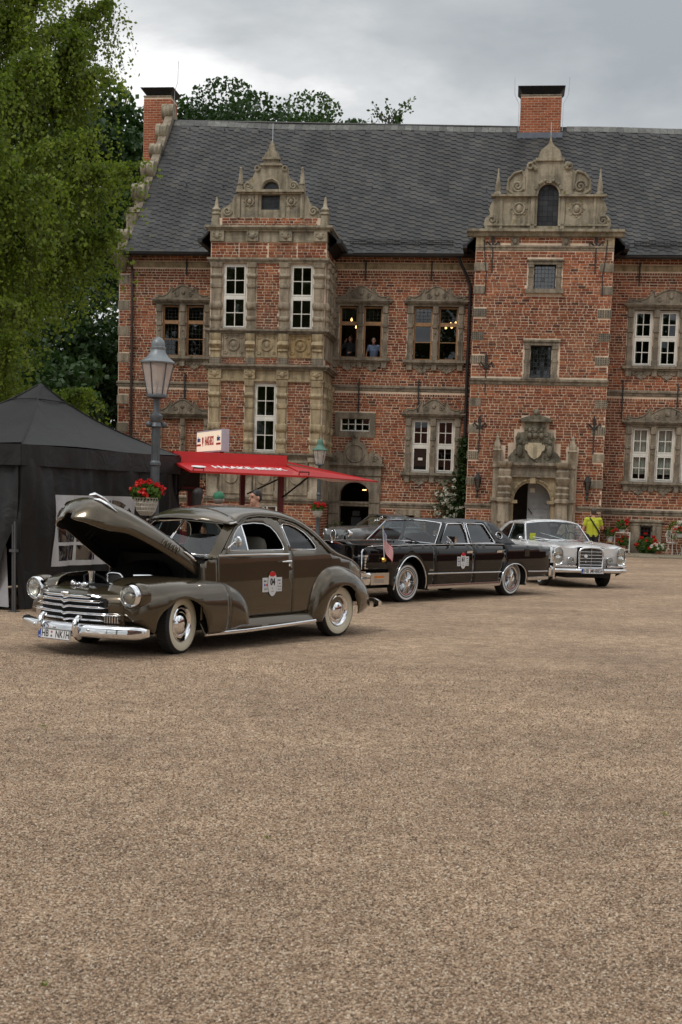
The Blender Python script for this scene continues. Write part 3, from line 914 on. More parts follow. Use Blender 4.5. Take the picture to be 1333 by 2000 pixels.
# carved heads in the tower frieze
for x in (6.08, 7.95): MB().box(x, x + 0.3, TOW - 0.03, TOW, 11.3, 11.57).sphere((x + .15, TOW - 0.03, 11.43), (0.09, 0.06, 0.11), 10, 6).build('carved_block', 'stone_grey', castle)
MB().box(4.80, 5.12, TOW - 0.03, TOW, 11.3, 11.57).build('carved_block', 'stone_warm', castle); MB().box(9.5, 9.86, TOW - 0.03, TOW, 11.3, 11.57).build('carved_block', 'stone_warm', castle)
# quoins: dotted or plain blocks
def quoin(x0, x1, yf, z0, z1, dots):
    m = MB().box(x0, x1, yf - 0.035, yf + 0.01, z0, z1)
    o = m.build('quoin', 'stone_grey' if rng.random() < .6 else 'stone', castle, smooth=0)
    if dots:
        d = MB(); nx, nz = 6, 4
        for i in range(nx):
            for j in range(nz):
                x, z = x0 + (i + .5) * (x1 - x0) / nx, z0 + (j + .5) * (z1 - z0) / nz
                d.box(x - 0.016, x + 0.016, yf - 0.037, yf - 0.03, z - 0.02, z + 0.02)
        d.build('hole_dots', 'black', o, smooth=0, kind='stuff')  # raised black squares stand in for the shade inside drilled holes
for i, z in enumerate(QZT):
    w = 0.42 if i % 2 else 0.5
    quoin(9.86 - w, 9.885, TOW, z, z + 0.285, i in (2, 3, 4, 5, 6)); quoin(4.765, 4.79 + w, TOW, z, z + 0.285, i in (2, 3, 4, 7, 8))
for z in (10.0, 9.0, 8.0, 6.95, 5.3, 4.2, 3.1, 2.0): quoin(XL - 0.03, XL + 0.42, 0.0, z, z + 0.34, False)

# ---- windows
def curvy(hw, h):
    half = [(1.0, 0.0), (1.02, 0.12), (0.97, 0.26), (0.90, 0.30), (0.86, 0.24), (0.72, 0.22), (0.58, 0.36), (0.48, 0.62), (0.44, 0.86), (0.405, 0.92), (0.38, 0.72), (0.385, 0.52), (0.34, 0.60), (0.25, 0.78), (0.16, 0.90), (0.08, 0.985)]
    return [(a * hw, b * h) for a, b in half] + [(0, h)] + [(-a * hw, b * h) for a, b in reversed(half)]
def ring(cx, cz, r, y, rr, mb, n=14, turns=1.0, r2=None):
    pts = [(cx + (r + ((r2 if r2 is not None else r) - r) * i / n) * math.cos(2 * PI * turns * i / n), y, cz + (r + ((r2 if r2 is not None else r) - r) * i / n) * math.sin(2 * PI * turns * i / n)) for i in range(n + 1)]
    mb.tube(pts, rr, 6)
def pediment(xc, hw, z, h, yf, parent, mat='stone_grey'):
    m = MB(); out = [(xc + a, z + b) for a, b in curvy(hw, h)]
    m.prism(out, yf - 0.09, yf + 0.01)
    rim = [(p[0], yf - 0.095, p[1]) for p in out[2:-2]]
    m.tube(rim, 0.028, 6)
    for s in (-1, 1):
        ring(xc + s * 0.26 * hw, z + h * 0.36, 0.10 * h / 0.5, yf - 0.10, 0.022, m, 18, 1.6 * s, 0.02)
        m.lathe([(0.0, 0.05), (0.05, 0.03), (0.065, 0)], 10, Matrix.Translation((xc + s * 0.93 * hw, yf - 0.09, z + h * 0.14)) @ Matrix.Rotation(PI / 2, 4, 'X'))
    m.lathe([(0.0, 0.06), (0.06, 0.05), (0.095, 0.0)], 14, Matrix.Translation((xc, yf - 0.09, z + h * 0.5)) @ Matrix.Rotation(PI / 2, 4, 'X'))
    return m.build('pediment', mat, parent, smooth=40)
def frame_bars(mb, x0, x1, z0, z1, y0, y1, t):
    mb.box(x0, x0 + t, y0, y1, z0, z1); mb.box(x1 - t, x1, y0, y1, z0, z1)
    mb.box(x0 + t, x1 - t, y0, y1, z0, z0 + t); mb.box(x0 + t, x1 - t, y0, y1, z1 - t, z1)
def pane(x0, x1, z0, z1, y, parent, mat='pane'):
    tl, tp = rng.normal(0, 0.010 if mat == 'pane' else 0.004), rng.normal(0, 0.010 if mat == 'pane' else 0.004)
    w, h = (x1 - x0) / 2, (z1 - z0) / 2
    return MB().add([(x0, y - tl * w - tp * h, z0), (x1, y + tl * w - tp * h, z0), (x1, y + tl * w + tp * h, z1), (x0, y - tl * w + tp * h, z1)], [(0, 1, 2, 3)]).build('pane', mat, parent, smooth=0)
def leads(mb, x0, x1, z0, z1, y, nx, nz):
    for i in range(1, nx): x = x0 + (x1 - x0) * i / nx; mb.box(x - 0.006, x + 0.006, y - 0.006, y + 0.006, z0, z1)
    for i in range(1, nz): z = z0 + (z1 - z0) * i / nz; mb.box(x0, x1, y - 0.005, y + 0.005, z - 0.006, z + 0.006)
def white_window(x0, x1, z0, z1, y, rows=(2, 2), cols=2, parent=castle, split=0.5, label=None):
    m = MB(); t = 0.07
    frame_bars(m, x0, x1, z0, z1, y - 0.04, y + 0.04, 0.055)
    zs = [z0 + 0.055, z0 + (z1 - z0) * split, z1 - 0.055]
    m.box(x0 + 0.055, x1 - 0.055, y - 0.05, y + 0.04, zs[1] - 0.05, zs[1] + 0.05)
    cells = []
    for (za, zb), nr in (((zs[0], zs[1] - 0.05), rows[0]), ((zs[1] + 0.05, zs[2]), rows[1])):
        a, b = x0 + 0.06, x1 - 0.06
        frame_bars(m, a, b, za + .005, zb - .005, y - 0.06, y + 0.02, 0.05)
        a, b, za, zb = a + 0.05, b - 0.05, za + 0.05, zb - 0.05
        if nr == 0: cells.append((a, b, za, zb)); continue
        for i in range(1, cols): x = a + (b - a) * i / cols; m.box(x - 0.014, x + 0.014, y - 0.055, y + 0.0, za, zb)
        for i in range(1, nr): z = za + (zb - za) * i / nr; m.box(a, b, y - 0.05, y - 0.002, z - 0.014, z + 0.014)
        for i in range(cols):
            for k in range(nr): cells.append((a + (b - a) * i / cols, a + (b - a) * (i + 1) / cols, za + (zb - za) * k / nr, za + (zb - za) * (k + 1) / nr))
    o = m.build('window', 'white_wood', parent, smooth=0)
    for c in cells: pane(*c, y - 0.025, o)
    return o
def oak_window(x0, x1, z0, z1, y, st):
    m = MB(); zt = z0 + (z1 - z0) * 0.68
    frame_bars(m, x0, x1, z0, z1, y - 0.05, y + 0.05, 0.06)
    m.box(x0 + 0.06, x1 - 0.06, y - 0.06, y + 0.05, zt - 0.08, zt + 0.06)
    o = None; ld = MB()
    a, b = x0 + 0.06, x1 - 0.06
    o = m.build('window', 'oak', castle, smooth=0)
    pane(a, b, zt + 0.06, z1 - 0.06, y, o)
    leads(ld, a, b, zt + 0.06, z1 - 0.06, y - 0.01, 4, 4)
    if st != 'open':
        zm = z0 + (zt - z0) * 0.5; k = MB().box(a, b, y - 0.045, y + 0.03, zm - 0.014, zm + 0.014).build('glazing_bar', 'oak', o, smooth=0)
        pane(a, b, z0 + 0.06, zm - 0.014, y, o); pane(a, b, zm + 0.014, zt - 0.08, y, o)
        if st == 'oak': leads(ld, a, b, z0 + 0.06, zm, y - 0.01, 4, 3); leads(ld, a, b, zm, zt - 0.08, y - 0.01, 4, 3)
    ld.build('leading', 'iron', o, smooth=0)
    return o
for p in PAIRS:
    (z0, z1), L_ = p['z'], p['l']
    a, b = L_[0][0], L_[-1][1]; xc = (a + b) / 2
    m = MB()
    posts = [(a - 0.25, a)] + [(L_[i][1], L_[i + 1][0]) for i in range(len(L_) - 1)] + [(b, b + 0.23)]
    for k, (pa, pb) in enumerate(posts):
        c, w = (pa + pb) / 2, (pb - pa) / 2; h = z1 - z0
        pr = []
        for f, s, d in ((0, 1, .07), (.10, 1, .07), (.105, .82, .05), (.30, .95, .06), (.33, 1, .085), (.36, 1, .085), (.365, .8, .05), (.60, .8, .05), (.605, 1, .085), (.66, 1, .085), (.67, .85, .055), (.86, .85, .055), (.87, 1, .09), (.96, 1, .09), (1, 1, .1)):
            pr.append((z0 + f * h, w * s, d + 0.02))
        m.stack(c, 0.02, pr)
        m.box(pa + 0.005, pb - 0.005, 0.02, 0.3, z0, z1)
        for f in (.33 + .18, .915): m.lathe([(0, .03), (.03, .02), (.04, 0)], 8, Matrix.Translation((c, -0.07, z0 + f * h)) @ Matrix.Rotation(PI / 2, 4, 'X'))
    # lintel and cornice
    m.box(a - 0.25, b + 0.23, -0.07, 0.3, z1, z1 + 0.08)
    for i, (o_, h0, h1) in enumerate(((0.05, 0.08, 0.12), (0.12, 0.12, 0.17), (0.17, 0.17, 0.22))): m.box(a - 0.25 - o_, b + 0.23 + o_, -0.09 - o_ * 0.7, 0.02, z1 + h0, z1 + h1)
    # sill with brackets and hanging aprons
    m.box(a - 0.37, b + 0.35, -0.20, 0.3, z0 - 0.10, z0); m.box(a - 0.30, b + 0.28, -0.13, 0.02, z0 - 0.17, z0 - 0.10)
    for pa, pb in posts: m.box(pa + 0.02, pb - 0.02, -0.12, 0.02, z0 - 0.38, z0 - 0.17)
    if p['st'] != 'blind' or True:
        for l in L_:
            w = (l[1] - l[0]) / 2; c = (l[0] + l[1]) / 2
            m.prism([(c + w * x, z0 - 0.17 - 0.36 * z) for x, z in ((-1.05, 0), (-1.0, .25), (-.8, .45), (-.6, .5), (-.4, .75), (-.15, .8), (0, 1), (.15, .8), (.4, .75), (.6, .5), (.8, .45), (1, .25), (1.05, 0))], -0.06, 0.01)
            for s in (-1, 0, 1): m.sphere((c + s * w * 0.45, -0.065, z0 - 0.30), (0.05, 0.03, 0.04), 8, 6)
    sur = m.build('window_surround', 'stone_grey', castle, smooth=30)
    pediment(xc, (b - a) / 2 + 0.28, z1 + 0.22, 0.52, 0.0, sur)
    for i, l in enumerate(L_):
        if p['st'] in ('oak', 'open', 'clear'): oak_window(l[0] + .01, l[1] - .01, z0 + .01, z1 - .01, 0.16, p['st'])
        elif p['st'] in ('white', 'curtain'):
            o = white_window(l[0] + .01, l[1] - .01, z0 + .01, z1 - .01, 0.16, (0, 2) if (p['st'] == 'white' and p['l'][0][0] == 2.53 and i == 0) else (2, 2))
            if p['st'] == 'curtain':
                cm = MB(); rows = [[(x, 0.235 + 0.02 * math.sin(x * 55), z) for z in (z0 + 0.3, z1)] for x in np.linspace(l[0], l[1], 40)]
                cm.grid(rows); cm.build('curtain', 'curtain', o)
            elif p['l'][0][0] > 10:
                cm = MB(); cm.grid([[(x, 0.34 + 0.02 * math.sin(x * 60), z) for z in (z0, z1)] for x in np.linspace(l[0], l[0] + 0.18, 12)]); cm.build('curtain', 'curtain', o)
            if p['l'][0][0] == 2.53 and i == 0:
                MB().box(2.82, 2.99, 0.10, 0.105, 3.36, 3.46).build('notice', 'white_wood', o, smooth=0)
                MB().box(l[0] + .06, l[1] - .06, 0.15, 0.19, z0 + .1, 3.85).build('dark_board', 'black', o, smooth=0)
# small low window over the door, cellar windows
m = MB(); frame_bars(m, -0.50, 1.10, 4.2, 5.14, -0.05, 0.3, 0.22); m.build('window_surround', 'stone_grey', castle, smooth=0)
m = MB(); frame_bars(m, -0.27, 0.89, 4.42, 4.96, 0.06, 0.14, 0.05); m.box(0.285, 0.335, 0.05, 0.14, 4.47, 4.91)
cells = []
for a, b in ((-0.22, 0.285), (0.335, 0.84)):
    c = (a + b) / 2; m.box(c - .014, c + .014, 0.07, 0.13, 4.47, 4.91); m.box(a, b, 0.07, 0.13, 4.68, 4.71)
    cells += [(a, c, 4.47, 4.69), (c, b, 4.47, 4.69), (a, c, 4.69, 4.91), (c, b, 4.69, 4.91)]
o = m.build('window', 'white_wood', castle, smooth=0)
for c in cells: pane(*c, 0.1, o)
m = MB(); m.box(11.12, 11.46, -0.05, 0.3, 0.0, 1.1); m.box(11.95, 12.3, -0.05, 0.3, 0.0, 1.1); m.box(11.12, 12.3, -0.07, 0.3, 1.1, 1.22); m.box(11.06, 12.36, -0.12, 0.02, 1.22, 1.30); m.box(11.46, 11.95, -0.04, 0.3, 0.0, 0.40)
m.build('window_surround', 'stone', castle, smooth=0)
g = MB()
for i in range(4): g.box(11.50 + i * 0.13, 11.52 + i * 0.13, 0.02, 0.04, 0.4, 1.1)
for i in range(5): g.box(11.46, 11.95, 0.0, 0.02, 0.45 + i * 0.14, 0.47 + i * 0.14)
g.build('window_grille', 'iron', castle, smooth=0)
m = MB(); frame_bars(m, 11.46, 11.95, 0.4, 1.1, 0.14, 0.2, 0.05); o = m.build('window', 'white_wood', castle, smooth=0); pane(11.51, 11.9, 0.45, 1.05, 0.17, o)
m = MB(); frame_bars(m, 2.0, 3.0, 0.6, 1.42, -0.05, 0.3, 0.22); m.build('window_surround', 'stone', castle, smooth=0)
g = MB()
for i in range(5): g.box(2.25 + i * 0.11, 2.27 + i * 0.11, 0.02, 0.04, 0.7, 1.2)
g.build('window_grille', 'iron', castle, smooth=0)
# tower windows
def leaded(x0, x1, z0, z1, yf, nx, nz, out):
    m = MB(); a, b, c, d = out
    for pa, pb in ((a, x0), (x1, b)):
        xc_, w = (pa + pb) / 2, (pb - pa) / 2; h = z1 - z0
        m.stack(xc_, yf + 0.02, [(z0 + f * h, w * s, dd) for f, s, dd in ((0, 1, .1), (.12, 1, .1), (.13, .8, .07), (.45, .9, .08), (.5, 1, .1), (.56, 1, .1), (.57, .8, .07), (.88, .8, .07), (.89, 1, .1), (1, 1, .1))])
        m.box(pa + .01, pb - .01, yf + 0.02, yf + 0.3, z0, z1)
    m.box(a, b, yf - 0.09, yf + 0.3, z1, z1 + 0.13); m.box(a - 0.06, b + 0.06, yf - 0.14, yf + 0.02, z1 + 0.13, d); m.box(a - 0.08, b + 0.08, yf - 0.14, yf + 0.3, c, z0)
    m.build('window_surround', 'stone_grey', castle, smooth=0)
    k = MB(); frame_bars(k, x0, x1, z0, z1, yf + 0.12, yf + 0.18, 0.04); leads(k, x0, x1, z0, z1, yf + 0.145, nx, nz)
    o = k.build('window', 'iron', castle, smooth=0)
    for i in range(nx):
        for j in range(nz): pane(x0 + (x1 - x0) * i / nx, x0 + (x1 - x0) * (i + 1) / nx, z0 + (z1 - z0) * j / nz, z0 + (z1 - z0) * (j + 1) / nz, yf + 0.15, o, 'pane_old')
M['pane_old'] = glass_mat('old leaded glass', (0.30, 0.31, 0.31), 1.6, rough=0.06)
leaded(6.98, 7.78, 9.71, 10.60, TOW, 6, 6, (6.76, 8.00, 9.56, 10.78)); leaded(6.98, 7.76, 6.46, 7.66, TOW, 6, 8, (6.74, 8.0, 6.40, 7.86))
# bay windows
white_window(-4.56, -3.66, 8.0, 10.39, BAY + 0.10); white_window(-2.01, -1.13, 7.98, 10.37, BAY + 0.10); white_window(-3.28, -2.42, 3.43, 6.0, BAY + 0.10)
m = MB(); frame_bars(m, -3.1, -2.3, 0.3, 1.45, BAY + 0.02, BAY + 0.12, 0.07); m.box(-2.73, -2.67, BAY + .02, BAY + .12, 0.37, 1.38); m.box(-3.03, -2.37, BAY + .03, BAY + .11, 0.86, 0.9)
o = m.build('window', 'white_wood', castle, smooth=0)
for c in ((-3.03, -2.73, .37, .86), (-2.67, -2.37, .37, .86), (-3.03, -2.73, .9, 1.38), (-2.67, -2.37, .9, 1.38)): pane(*c, BAY + 0.07, o)
m = MB(); frame_bars(m, -3.22, -2.18, 0.18, 1.57, BAY - 0.03, BAY + 0.02, 0.12); m.build('window_surround', 'stone', castle, smooth=0)

# ---- bay stonework
def pil(f0, z0, z1, w, d, seed):
    """banded pilaster: cushions and straps"""
    h = z1 - z0
    pr = [(0, 1.0, 1.0), (.045, 1.0, 1.0), (.05, .86, .8), (.12, .86, .8), (.13, .98, 1.0), (.16, 1.04, 1.15), (.19, .98, 1.0), (.20, .84, .75), (.29, .84, .75), (.30, 1.0, 1.0), (.35, 1.08, 1.25), (.40, 1.0, 1.0), (.41, .84, .72), (.62, .88, .78), (.625, .98, 1.0), (.655, 1.02, 1.1), (.685, .98, 1.0), (.69, .84, .75), (.76, .86, .8), (.77, 1.0, 1.0), (.80, 1.06, 1.2), (.83, 1.0, 1.0), (.84, .84, .75), (.92, .86, .8), (.93, 1.0, 1.05), (1, 1.08, 1.25)]
    return [(z0 + a * h, w * b, d * c) for a, b, c in pr]
def both(fn):
    """build stone pieces for the front of the bay and its right-hand side"""
    fn(None, PILX); side = Matrix.Translation((BX1, 0, 0)) @ Matrix.Rotation(PI / 2, 4, 'Z')
    fn(side, [(BAY + 0.02, BAY + 0.45), (-0.45, -0.02)])
SIDE = Matrix.Translation((BX1, 0, 0)) @ Matrix.Rotation(PI / 2, 4, 'Z')
def bay_piece(name, mat, make, smooth=30):
    """make(mb, list of pilaster spans, x0, x1, y): once for the front, once turned to the side"""
    m = MB(); make(m, PILX, BX0, BX1, BAY); m.build(name, mat, castle, smooth)
    m = MB(); make(m, [(BAY + 0.02, BAY + 0.45), (-0.45, -0.02)], BAY, 0.0, 0.0); m.xf(SIDE); m.build(name, mat, castle, smooth)
for z0, z1, mat in ((7.99, 10.42, 'stone'), (3.42, 6.08, 'stone_warm')):
    for k, (a, b) in enumerate(PILX):
        MB().stack((a + b) / 2, BAY + 0.02, pil(0, z0, z1, (b - a) / 2, 0.15, k)).build('pilaster', mat, castle, smooth=40)
    for (a, b) in ((BAY + 0.02, BAY + 0.45), (-1.45, -1.0), (-0.45, -0.02)):
        MB().stack((a + b) / 2, 0.02, pil(0, z0, z1, (b - a) / 2, 0.15, 3)).xf(SIDE).build('pilaster', mat, castle, smooth=40)
    # carved wall between the side pilasters
    cv = MB()
    for i in range(26):
        zc = z0 + 0.1 + i * (z1 - z0 - 0.2) / 26
        for y in (-1.72, -0.72): cv.sphere((y + rng.uniform(-.08, .08), -0.02, zc), (0.16, 0.07, 0.07), 8, 5)
    cv.xf(SIDE).build('side_carving', mat, castle, smooth=50)
def ledge(m, P, x0, x1, y, z0, z1, out):
    h = z1 - z0
    for k, (o, a, b) in enumerate(((0.5, 0, .35), (0.75, .35, .6), (1, .6, 1))): m.box(x0 - out * o, x1 + out * o, y - out * o, y + 0.02, z0 + a * h, z0 + b * h)
def ledge_all(z0, z1, out, mat):
    m = MB(); h = z1 - z0
    for o, a, b in ((0.5, 0, .35), (0.75, .35, .6), (1, .6, 1)): m.box(BX0 - out * o, BX1 + out * o, BAY - out * o, 0.0, z0 + a * h, z0 + b * h)
    m.build('ledge', mat, castle, smooth=0)
MB().box(BX1 - .01, BX1 + .025, BAY + .01, -.01, 1.72, 6.1).box(BX1 - .01, BX1 + .025, BAY + .01, -.01, 6.94, 10.5).build('side_facing', 'stone', castle, smooth=0)
ledge_all(7.82, 7.99, 0.20, 'stone_grey'); ledge_all(6.49, 6.69, 0.24, 'stone_grey'); ledge_all(3.26, 3.42, 0.18, 'stone_grey'); ledge_all(10.42, 10.60, 0.13, 'stone'); ledge_all(11.56, 11.76, 0.22, 'stone_top'); ledge_all(1.55, 1.72, 0.12, 'stone_grey')
fr = MB()
fr.box(BX0 - 0.02, BX1 + 0.02, BAY - 0.03, 0, 6.07, 6.49); fr.box(BX0 - .05, BX1 + .05, BAY - .09, 0, 6.07, 6.15)
fr.build('frieze', 'stone_warm', castle, smooth=0)
fr = MB().box(BX0 - 0.02, BX1 + 0.02, BAY - 0.03, 0, 11.18, 11.56); fr.build('frieze', 'stone_top', castle, smooth=0)
for (z0, z1, mt) in ((6.16, 6.49, 'stone_warm'), (11.2, 11.56, 'stone_top')):
    for a, b in PILX:
        c = (a + b) / 2; w = (b - a) / 2 + 0.03
        m = MB().box(c - w, c + w, BAY - 0.12, BAY - 0.02, z0, z1)
        m.sphere((c, BAY - 0.13, (z0 + z1) / 2), (0.10, 0.06, 0.11), 10, 6)
        for s in (-1, 1): ring(c + s * 0.12, (z0 + z1) / 2 + 0.04, 0.06, BAY - 0.125, 0.022, m, 10)
        m.build('capital', mt, castle, smooth=40)
for a, b in PILX:
    c, w = (a + b) / 2, (b - a) / 2
    m = MB().stack(c, BAY + 0.02, [(6.94, w, .13), (7.02, w, .13), (7.03, w * .85, .1), (7.16, w * .85, .1), (7.2, w * .95, .16), (7.28, w * .85, .12), (7.32, w, .16), (7.42, w * 1.06, .24), (7.52, w, .2), (7.56, w * .9, .14), (7.64, w, .17), (7.82, w * 1.02, .18)]); m.build('pilaster', 'stone_warm', castle, smooth=40)
    q_ = MB().box(a + .005, b - .005, BAY - 0.11, BAY + 0.01, 6.69, 6.94).build('dotted_block', 'stone_grey', castle, smooth=0)
    d = MB()
    for i in range(7):
        for j in range(4): x, z = a + (i + .5) * (b - a) / 7, 6.70 + (j + .5) * 0.06; d.box(x - .013, x + .013, BAY - 0.112, BAY - 0.10, z - .013, z + .013)
    d.build('hole_dots', 'black', q_, smooth=0, kind='stuff')  # black squares again paint the shade of the holes
for k, (a, b) in enumerate(((-4.57, -3.66), (-3.27, -2.43), (-2.0, -1.14))):
    c = (a + b) / 2; m = MB().box(a, b, BAY - 0.02, BAY + 0.01, 6.95, 7.82)
    frame_bars(m, a + .01, b - .01, 6.96, 7.81, BAY - 0.05, BAY - 0.02, 0.05)
    ring(c, 7.42, 0.21, BAY - 0.03, 0.035, m, 20); m.sphere((c, BAY - 0.03, 7.42), (0.10, 0.07, 0.13), 12, 8); m.sphere((c, BAY - 0.02, 7.30), (0.16, 0.04, 0.08), 12, 6)
    for sx in (-1, 1):
        for sz in (-1, 1): ring(c + sx * 0.30, 7.42 + sz * 0.28, 0.07, BAY - 0.03, 0.022, m, 12, 1.4 * sx, 0.02)
    m.build('relief_panel', ('stone', 'stone_warm', 'ochre_stone')[k] if k < 2 else stone_mat('ochre sandstone', (0.40, 0.29, 0.15), (0.30, 0.22, 0.13), (0.50, 0.34, 0.16)), castle, smooth=50)
lw = MB()
lw.box(BX0 - 0.02, BX1 + 0.02, BAY - 0.02, -0.0, 1.72, 3.26)
for a, b in PILX: lw.stack((a + b) / 2, BAY + 0.02, [(1.72, .24, .16), (1.95, .24, .16), (2.0, .19, .12), (2.5, .2, .13), (2.6, .25, .22), (2.75, .2, .14), (3.05, .2, .14), (3.1, .25, .2), (3.26, .26, .2)])
for a, b in ((-4.57, -3.66), (-3.27, -2.43), (-2.0, -1.14)):
    frame_bars(lw, a + .03, b - .03, 1.85, 3.15, BAY - 0.06, BAY - 0.02, 0.08); ring((a + b) / 2, 2.5, 0.25, BAY - 0.03, 0.035, lw, 16)
lw.build('relief_panel', 'stone', castle, smooth=40)

# ---- gables of bay and tower
def gable(xc, half, yf, th, holes, mat, name='gable'):
    out = [(xc + a, z) for a, z in half] + [(xc - a, z) for a, z in reversed(half)]
    V, F = panel2d(out, holes, 0.35)
    m = MB()
    f2 = []
    for f in F:
        q = V[list(f)]; ar = np.cross(q[1] - q[0], q[2] - q[0]); f2.append(f if ar > 0 else tuple(reversed(f)))
    m.add([(x, yf, z) for x, z in V], f2); m.add([(x, yf + th, z) for x, z in V], [tuple(reversed(f)) for f in f2])
    for rg_, s in [(out, 1)] + [(h, -1) for h in holes]:
        n = len(rg_); ar = sum(rg_[i][0] * rg_[(i + 1) % n][1] - rg_[(i + 1) % n][0] * rg_[i][1] for i in range(n))
        r_ = rg_ if (ar > 0) == (s > 0) else list(reversed(rg_))
        m.add([(p[0], yf, p[1]) for p in r_] + [(p[0], yf + th, p[1]) for p in r_], [(i, i + n, (i + 1) % n + n, (i + 1) % n) for i in range(n)])
    return m, out
def medal(m, c, z, y, r):
    ring(c, z, r, y - 0.02, 0.035, m, 20); m.sphere((c, y - 0.01, z), (r * 0.55, 0.09, r * 0.75), 12, 8)
    for k in range(8): m.sphere((c + r * 1.35 * math.cos(k * PI / 4), y, z + r * 1.35 * math.sin(k * PI / 4)), (0.05, 0.03, 0.05), 6, 4)
# bay gable
xc = -2.84
half = [(1.86, 12.05), (1.92, 12.2), (1.80, 12.42), (1.60, 12.50), (1.45, 12.66), (1.38, 12.86), (1.16, 12.95), (1.16, 13.05), (1.0, 13.06), (1.03, 13.25), (0.95, 13.38), (0.8, 13.44), (0.68, 13.55), (0.60, 13.72), (0.62, 13.88), (0.50, 13.97), (0.38, 13.90), (0.28, 13.96), (0.27, 14.14), (0.30, 14.2), (0.24, 14.42), (0.12, 14.48), (0.09, 14.7), (0.02, 14.82)]
lun = [(xc + 0.31 * math.cos(t), 13.10 + 0.29 * math.sin(t)) for t in np.linspace(0, PI, 12)]
m, out = gable(xc, half, BAY + 0.02, 0.3, [[(-3.19, 12.36), (-2.49, 12.36), (-2.49, 12.92), (-3.19, 12.92)], lun], 'stone_top')
for s in (-1, 1):
    ring(xc + s * 1.62, 12.30, 0.17, BAY, 0.04, m, 20, 1.6 * s, 0.02); ring(xc + s * 0.85, 13.22, 0.15, BAY, 0.035, m, 20, 1.6 * s, 0.02); ring(xc + s * 0.52, 13.84, 0.08, BAY - .02, 0.03, m, 14)
    medal(m, xc + s * 0.78, 12.66, BAY + 0.02, 0.15)
    m.stack(xc + s * 0.52, BAY + 0.02, [(12.06, .06, .05), (12.95, .06, .05)]); m.stack(xc + s * 1.2, BAY + 0.02, [(12.06, .07, .06), (12.95, .07, .06)])
m.box(xc - 1.28, xc + 1.28, BAY - 0.16, BAY + 0.25, 12.97, 13.06); m.box(xc - 1.2, xc + 1.2, BAY - 0.08, BAY + 0.2, 12.91, 12.97)
m.box(xc - 0.40, xc + 0.40, BAY - 0.06, BAY + 0.2, 13.94, 14.02); m.box(xc - .33, xc + .33, BAY - .05, BAY + .2, 14.16, 14.24)
ring(xc, 13.10, 0.36, BAY, 0.035, m, 14, 0.5)
for s in (-1, 1):
    m.stack(xc + s * 1.16, BAY + 0.22, [(13.06, .12, .24), (13.22, .12, .24), (13.24, .07, .17), (13.30, .10, .20), (13.34, .085, .18), (13.85, .03, .12), (13.87, .045, .13), (13.92, .02, .11)])
    m.stack(xc + s * 2.05, BAY + 0.22, [(11.78, .15, .28), (12.15, .14, .26), (12.2, .17, .3), (12.28, .12, .24), (12.36, .16, .28), (12.48, .07, .18), (12.6, .06, .16), (12.85, .02, .12)])
m.build('gable', 'stone_top', castle, smooth=40)
dk = MB(); dk.box(-3.25, -2.43, BAY + 0.2, BAY + 0.24, 12.3, 13.5); leads(dk, -3.19, -2.49, 12.36, 12.92, BAY + 0.19, 4, 4)
dk.build('louvre', pmat('dim attic glass', (0.035, 0.04, 0.045), 0.25, var=0.5, vs=6), castle, smooth=0)
MB().tube([(xc, BAY + 0.2, 14.75), (xc, BAY + 0.2, 15.5)], 0.014, 6).build('lightning_rod', 'steel', castle)
# tower gable
xc = 7.38
half = [(2.26, 11.88), (2.33, 12.05), (2.28, 12.28), (2.10, 12.42), (2.16, 12.6), (2.06, 12.85), (1.93, 13.0), (1.93, 13.1), (1.50, 13.1), (1.56, 13.35), (1.50, 13.68), (1.30, 13.92), (1.02, 14.02), (0.92, 13.96), (0.86, 14.06), (0.80, 14.28), (0.62, 14.33), (0.52, 14.22), (0.50, 14.36), (0.42, 14.40), (0.42, 14.52), (0.34, 14.72), (0.16, 14.86), (0.07, 14.95), (0.035, 15.08), (0.01, 15.25)]
arch = [(xc - 0.385, 12.0), (xc + 0.385, 12.0)] + arcpts(xc, 13.12, 0.385, 0.40, 0, PI, 14)
m, out = gable(xc, half, TOW + 0.02, 0.32, [arch], 'stone_top')
for s in (-1, 1):
    ring(xc + s * 2.02, 12.2, 0.2, TOW, 0.045, m, 20, 1.6 * s, 0.02); ring(xc + s * 1.14, 13.42, 0.22, TOW, 0.05, m, 24, 1.8 * s, 0.02); ring(xc + s * 0.7, 14.14, 0.10, TOW - .02, 0.04, m, 14)
    m.tube([(xc + s * a, TOW - 0.01, b) for a, b in ((.92, 13.15), (1.3, 13.15), (1.5, 13.3), (1.48, 13.66), (1.28, 13.88), (1.0, 13.96), (.92, 13.8), (.9, 13.3))], 0.045, 6)
    medal(m, xc + s * 1.05, 12.62, TOW + 0.02, 0.2); m.stack(xc + s * 0.55, TOW + 0.02, [(11.9, .08, .06), (13.05, .08, .06)]); m.stack(xc + s * 1.7, TOW + 0.02, [(11.9, .05, .04), (13.05, .05, .04)])
    m.stack(xc + s * 1.86, TOW + 0.24, [(13.1, .13, .26), (13.2, .13, .26), (13.24, .09, .2), (13.4, .1, .22), (13.85, .035, .15), (14.1, .012, .12)])
    for k in range(5): m.sphere((xc + s * (0.62 + rng.uniform(-.14, .14)), TOW - 0.03, 14.15 + rng.uniform(-.14, .14)), 0.07, 7, 5)
m.box(xc - 2.1, xc - 0.39, TOW - 0.14, TOW + 0.25, 13.04, 13.11); m.box(xc + 0.39, xc + 2.1, TOW - 0.14, TOW + 0.25, 13.04, 13.11); m.box(xc - 0.52, xc + 0.52, TOW - 0.06, TOW + 0.25, 14.32, 14.42)
m.box(xc - 2.2, xc - 0.39, TOW - 0.04, TOW + 0.25, 12.0, 12.07); m.box(xc + 0.39, xc + 2.2, TOW - 0.04, TOW + 0.25, 12.0, 12.07)
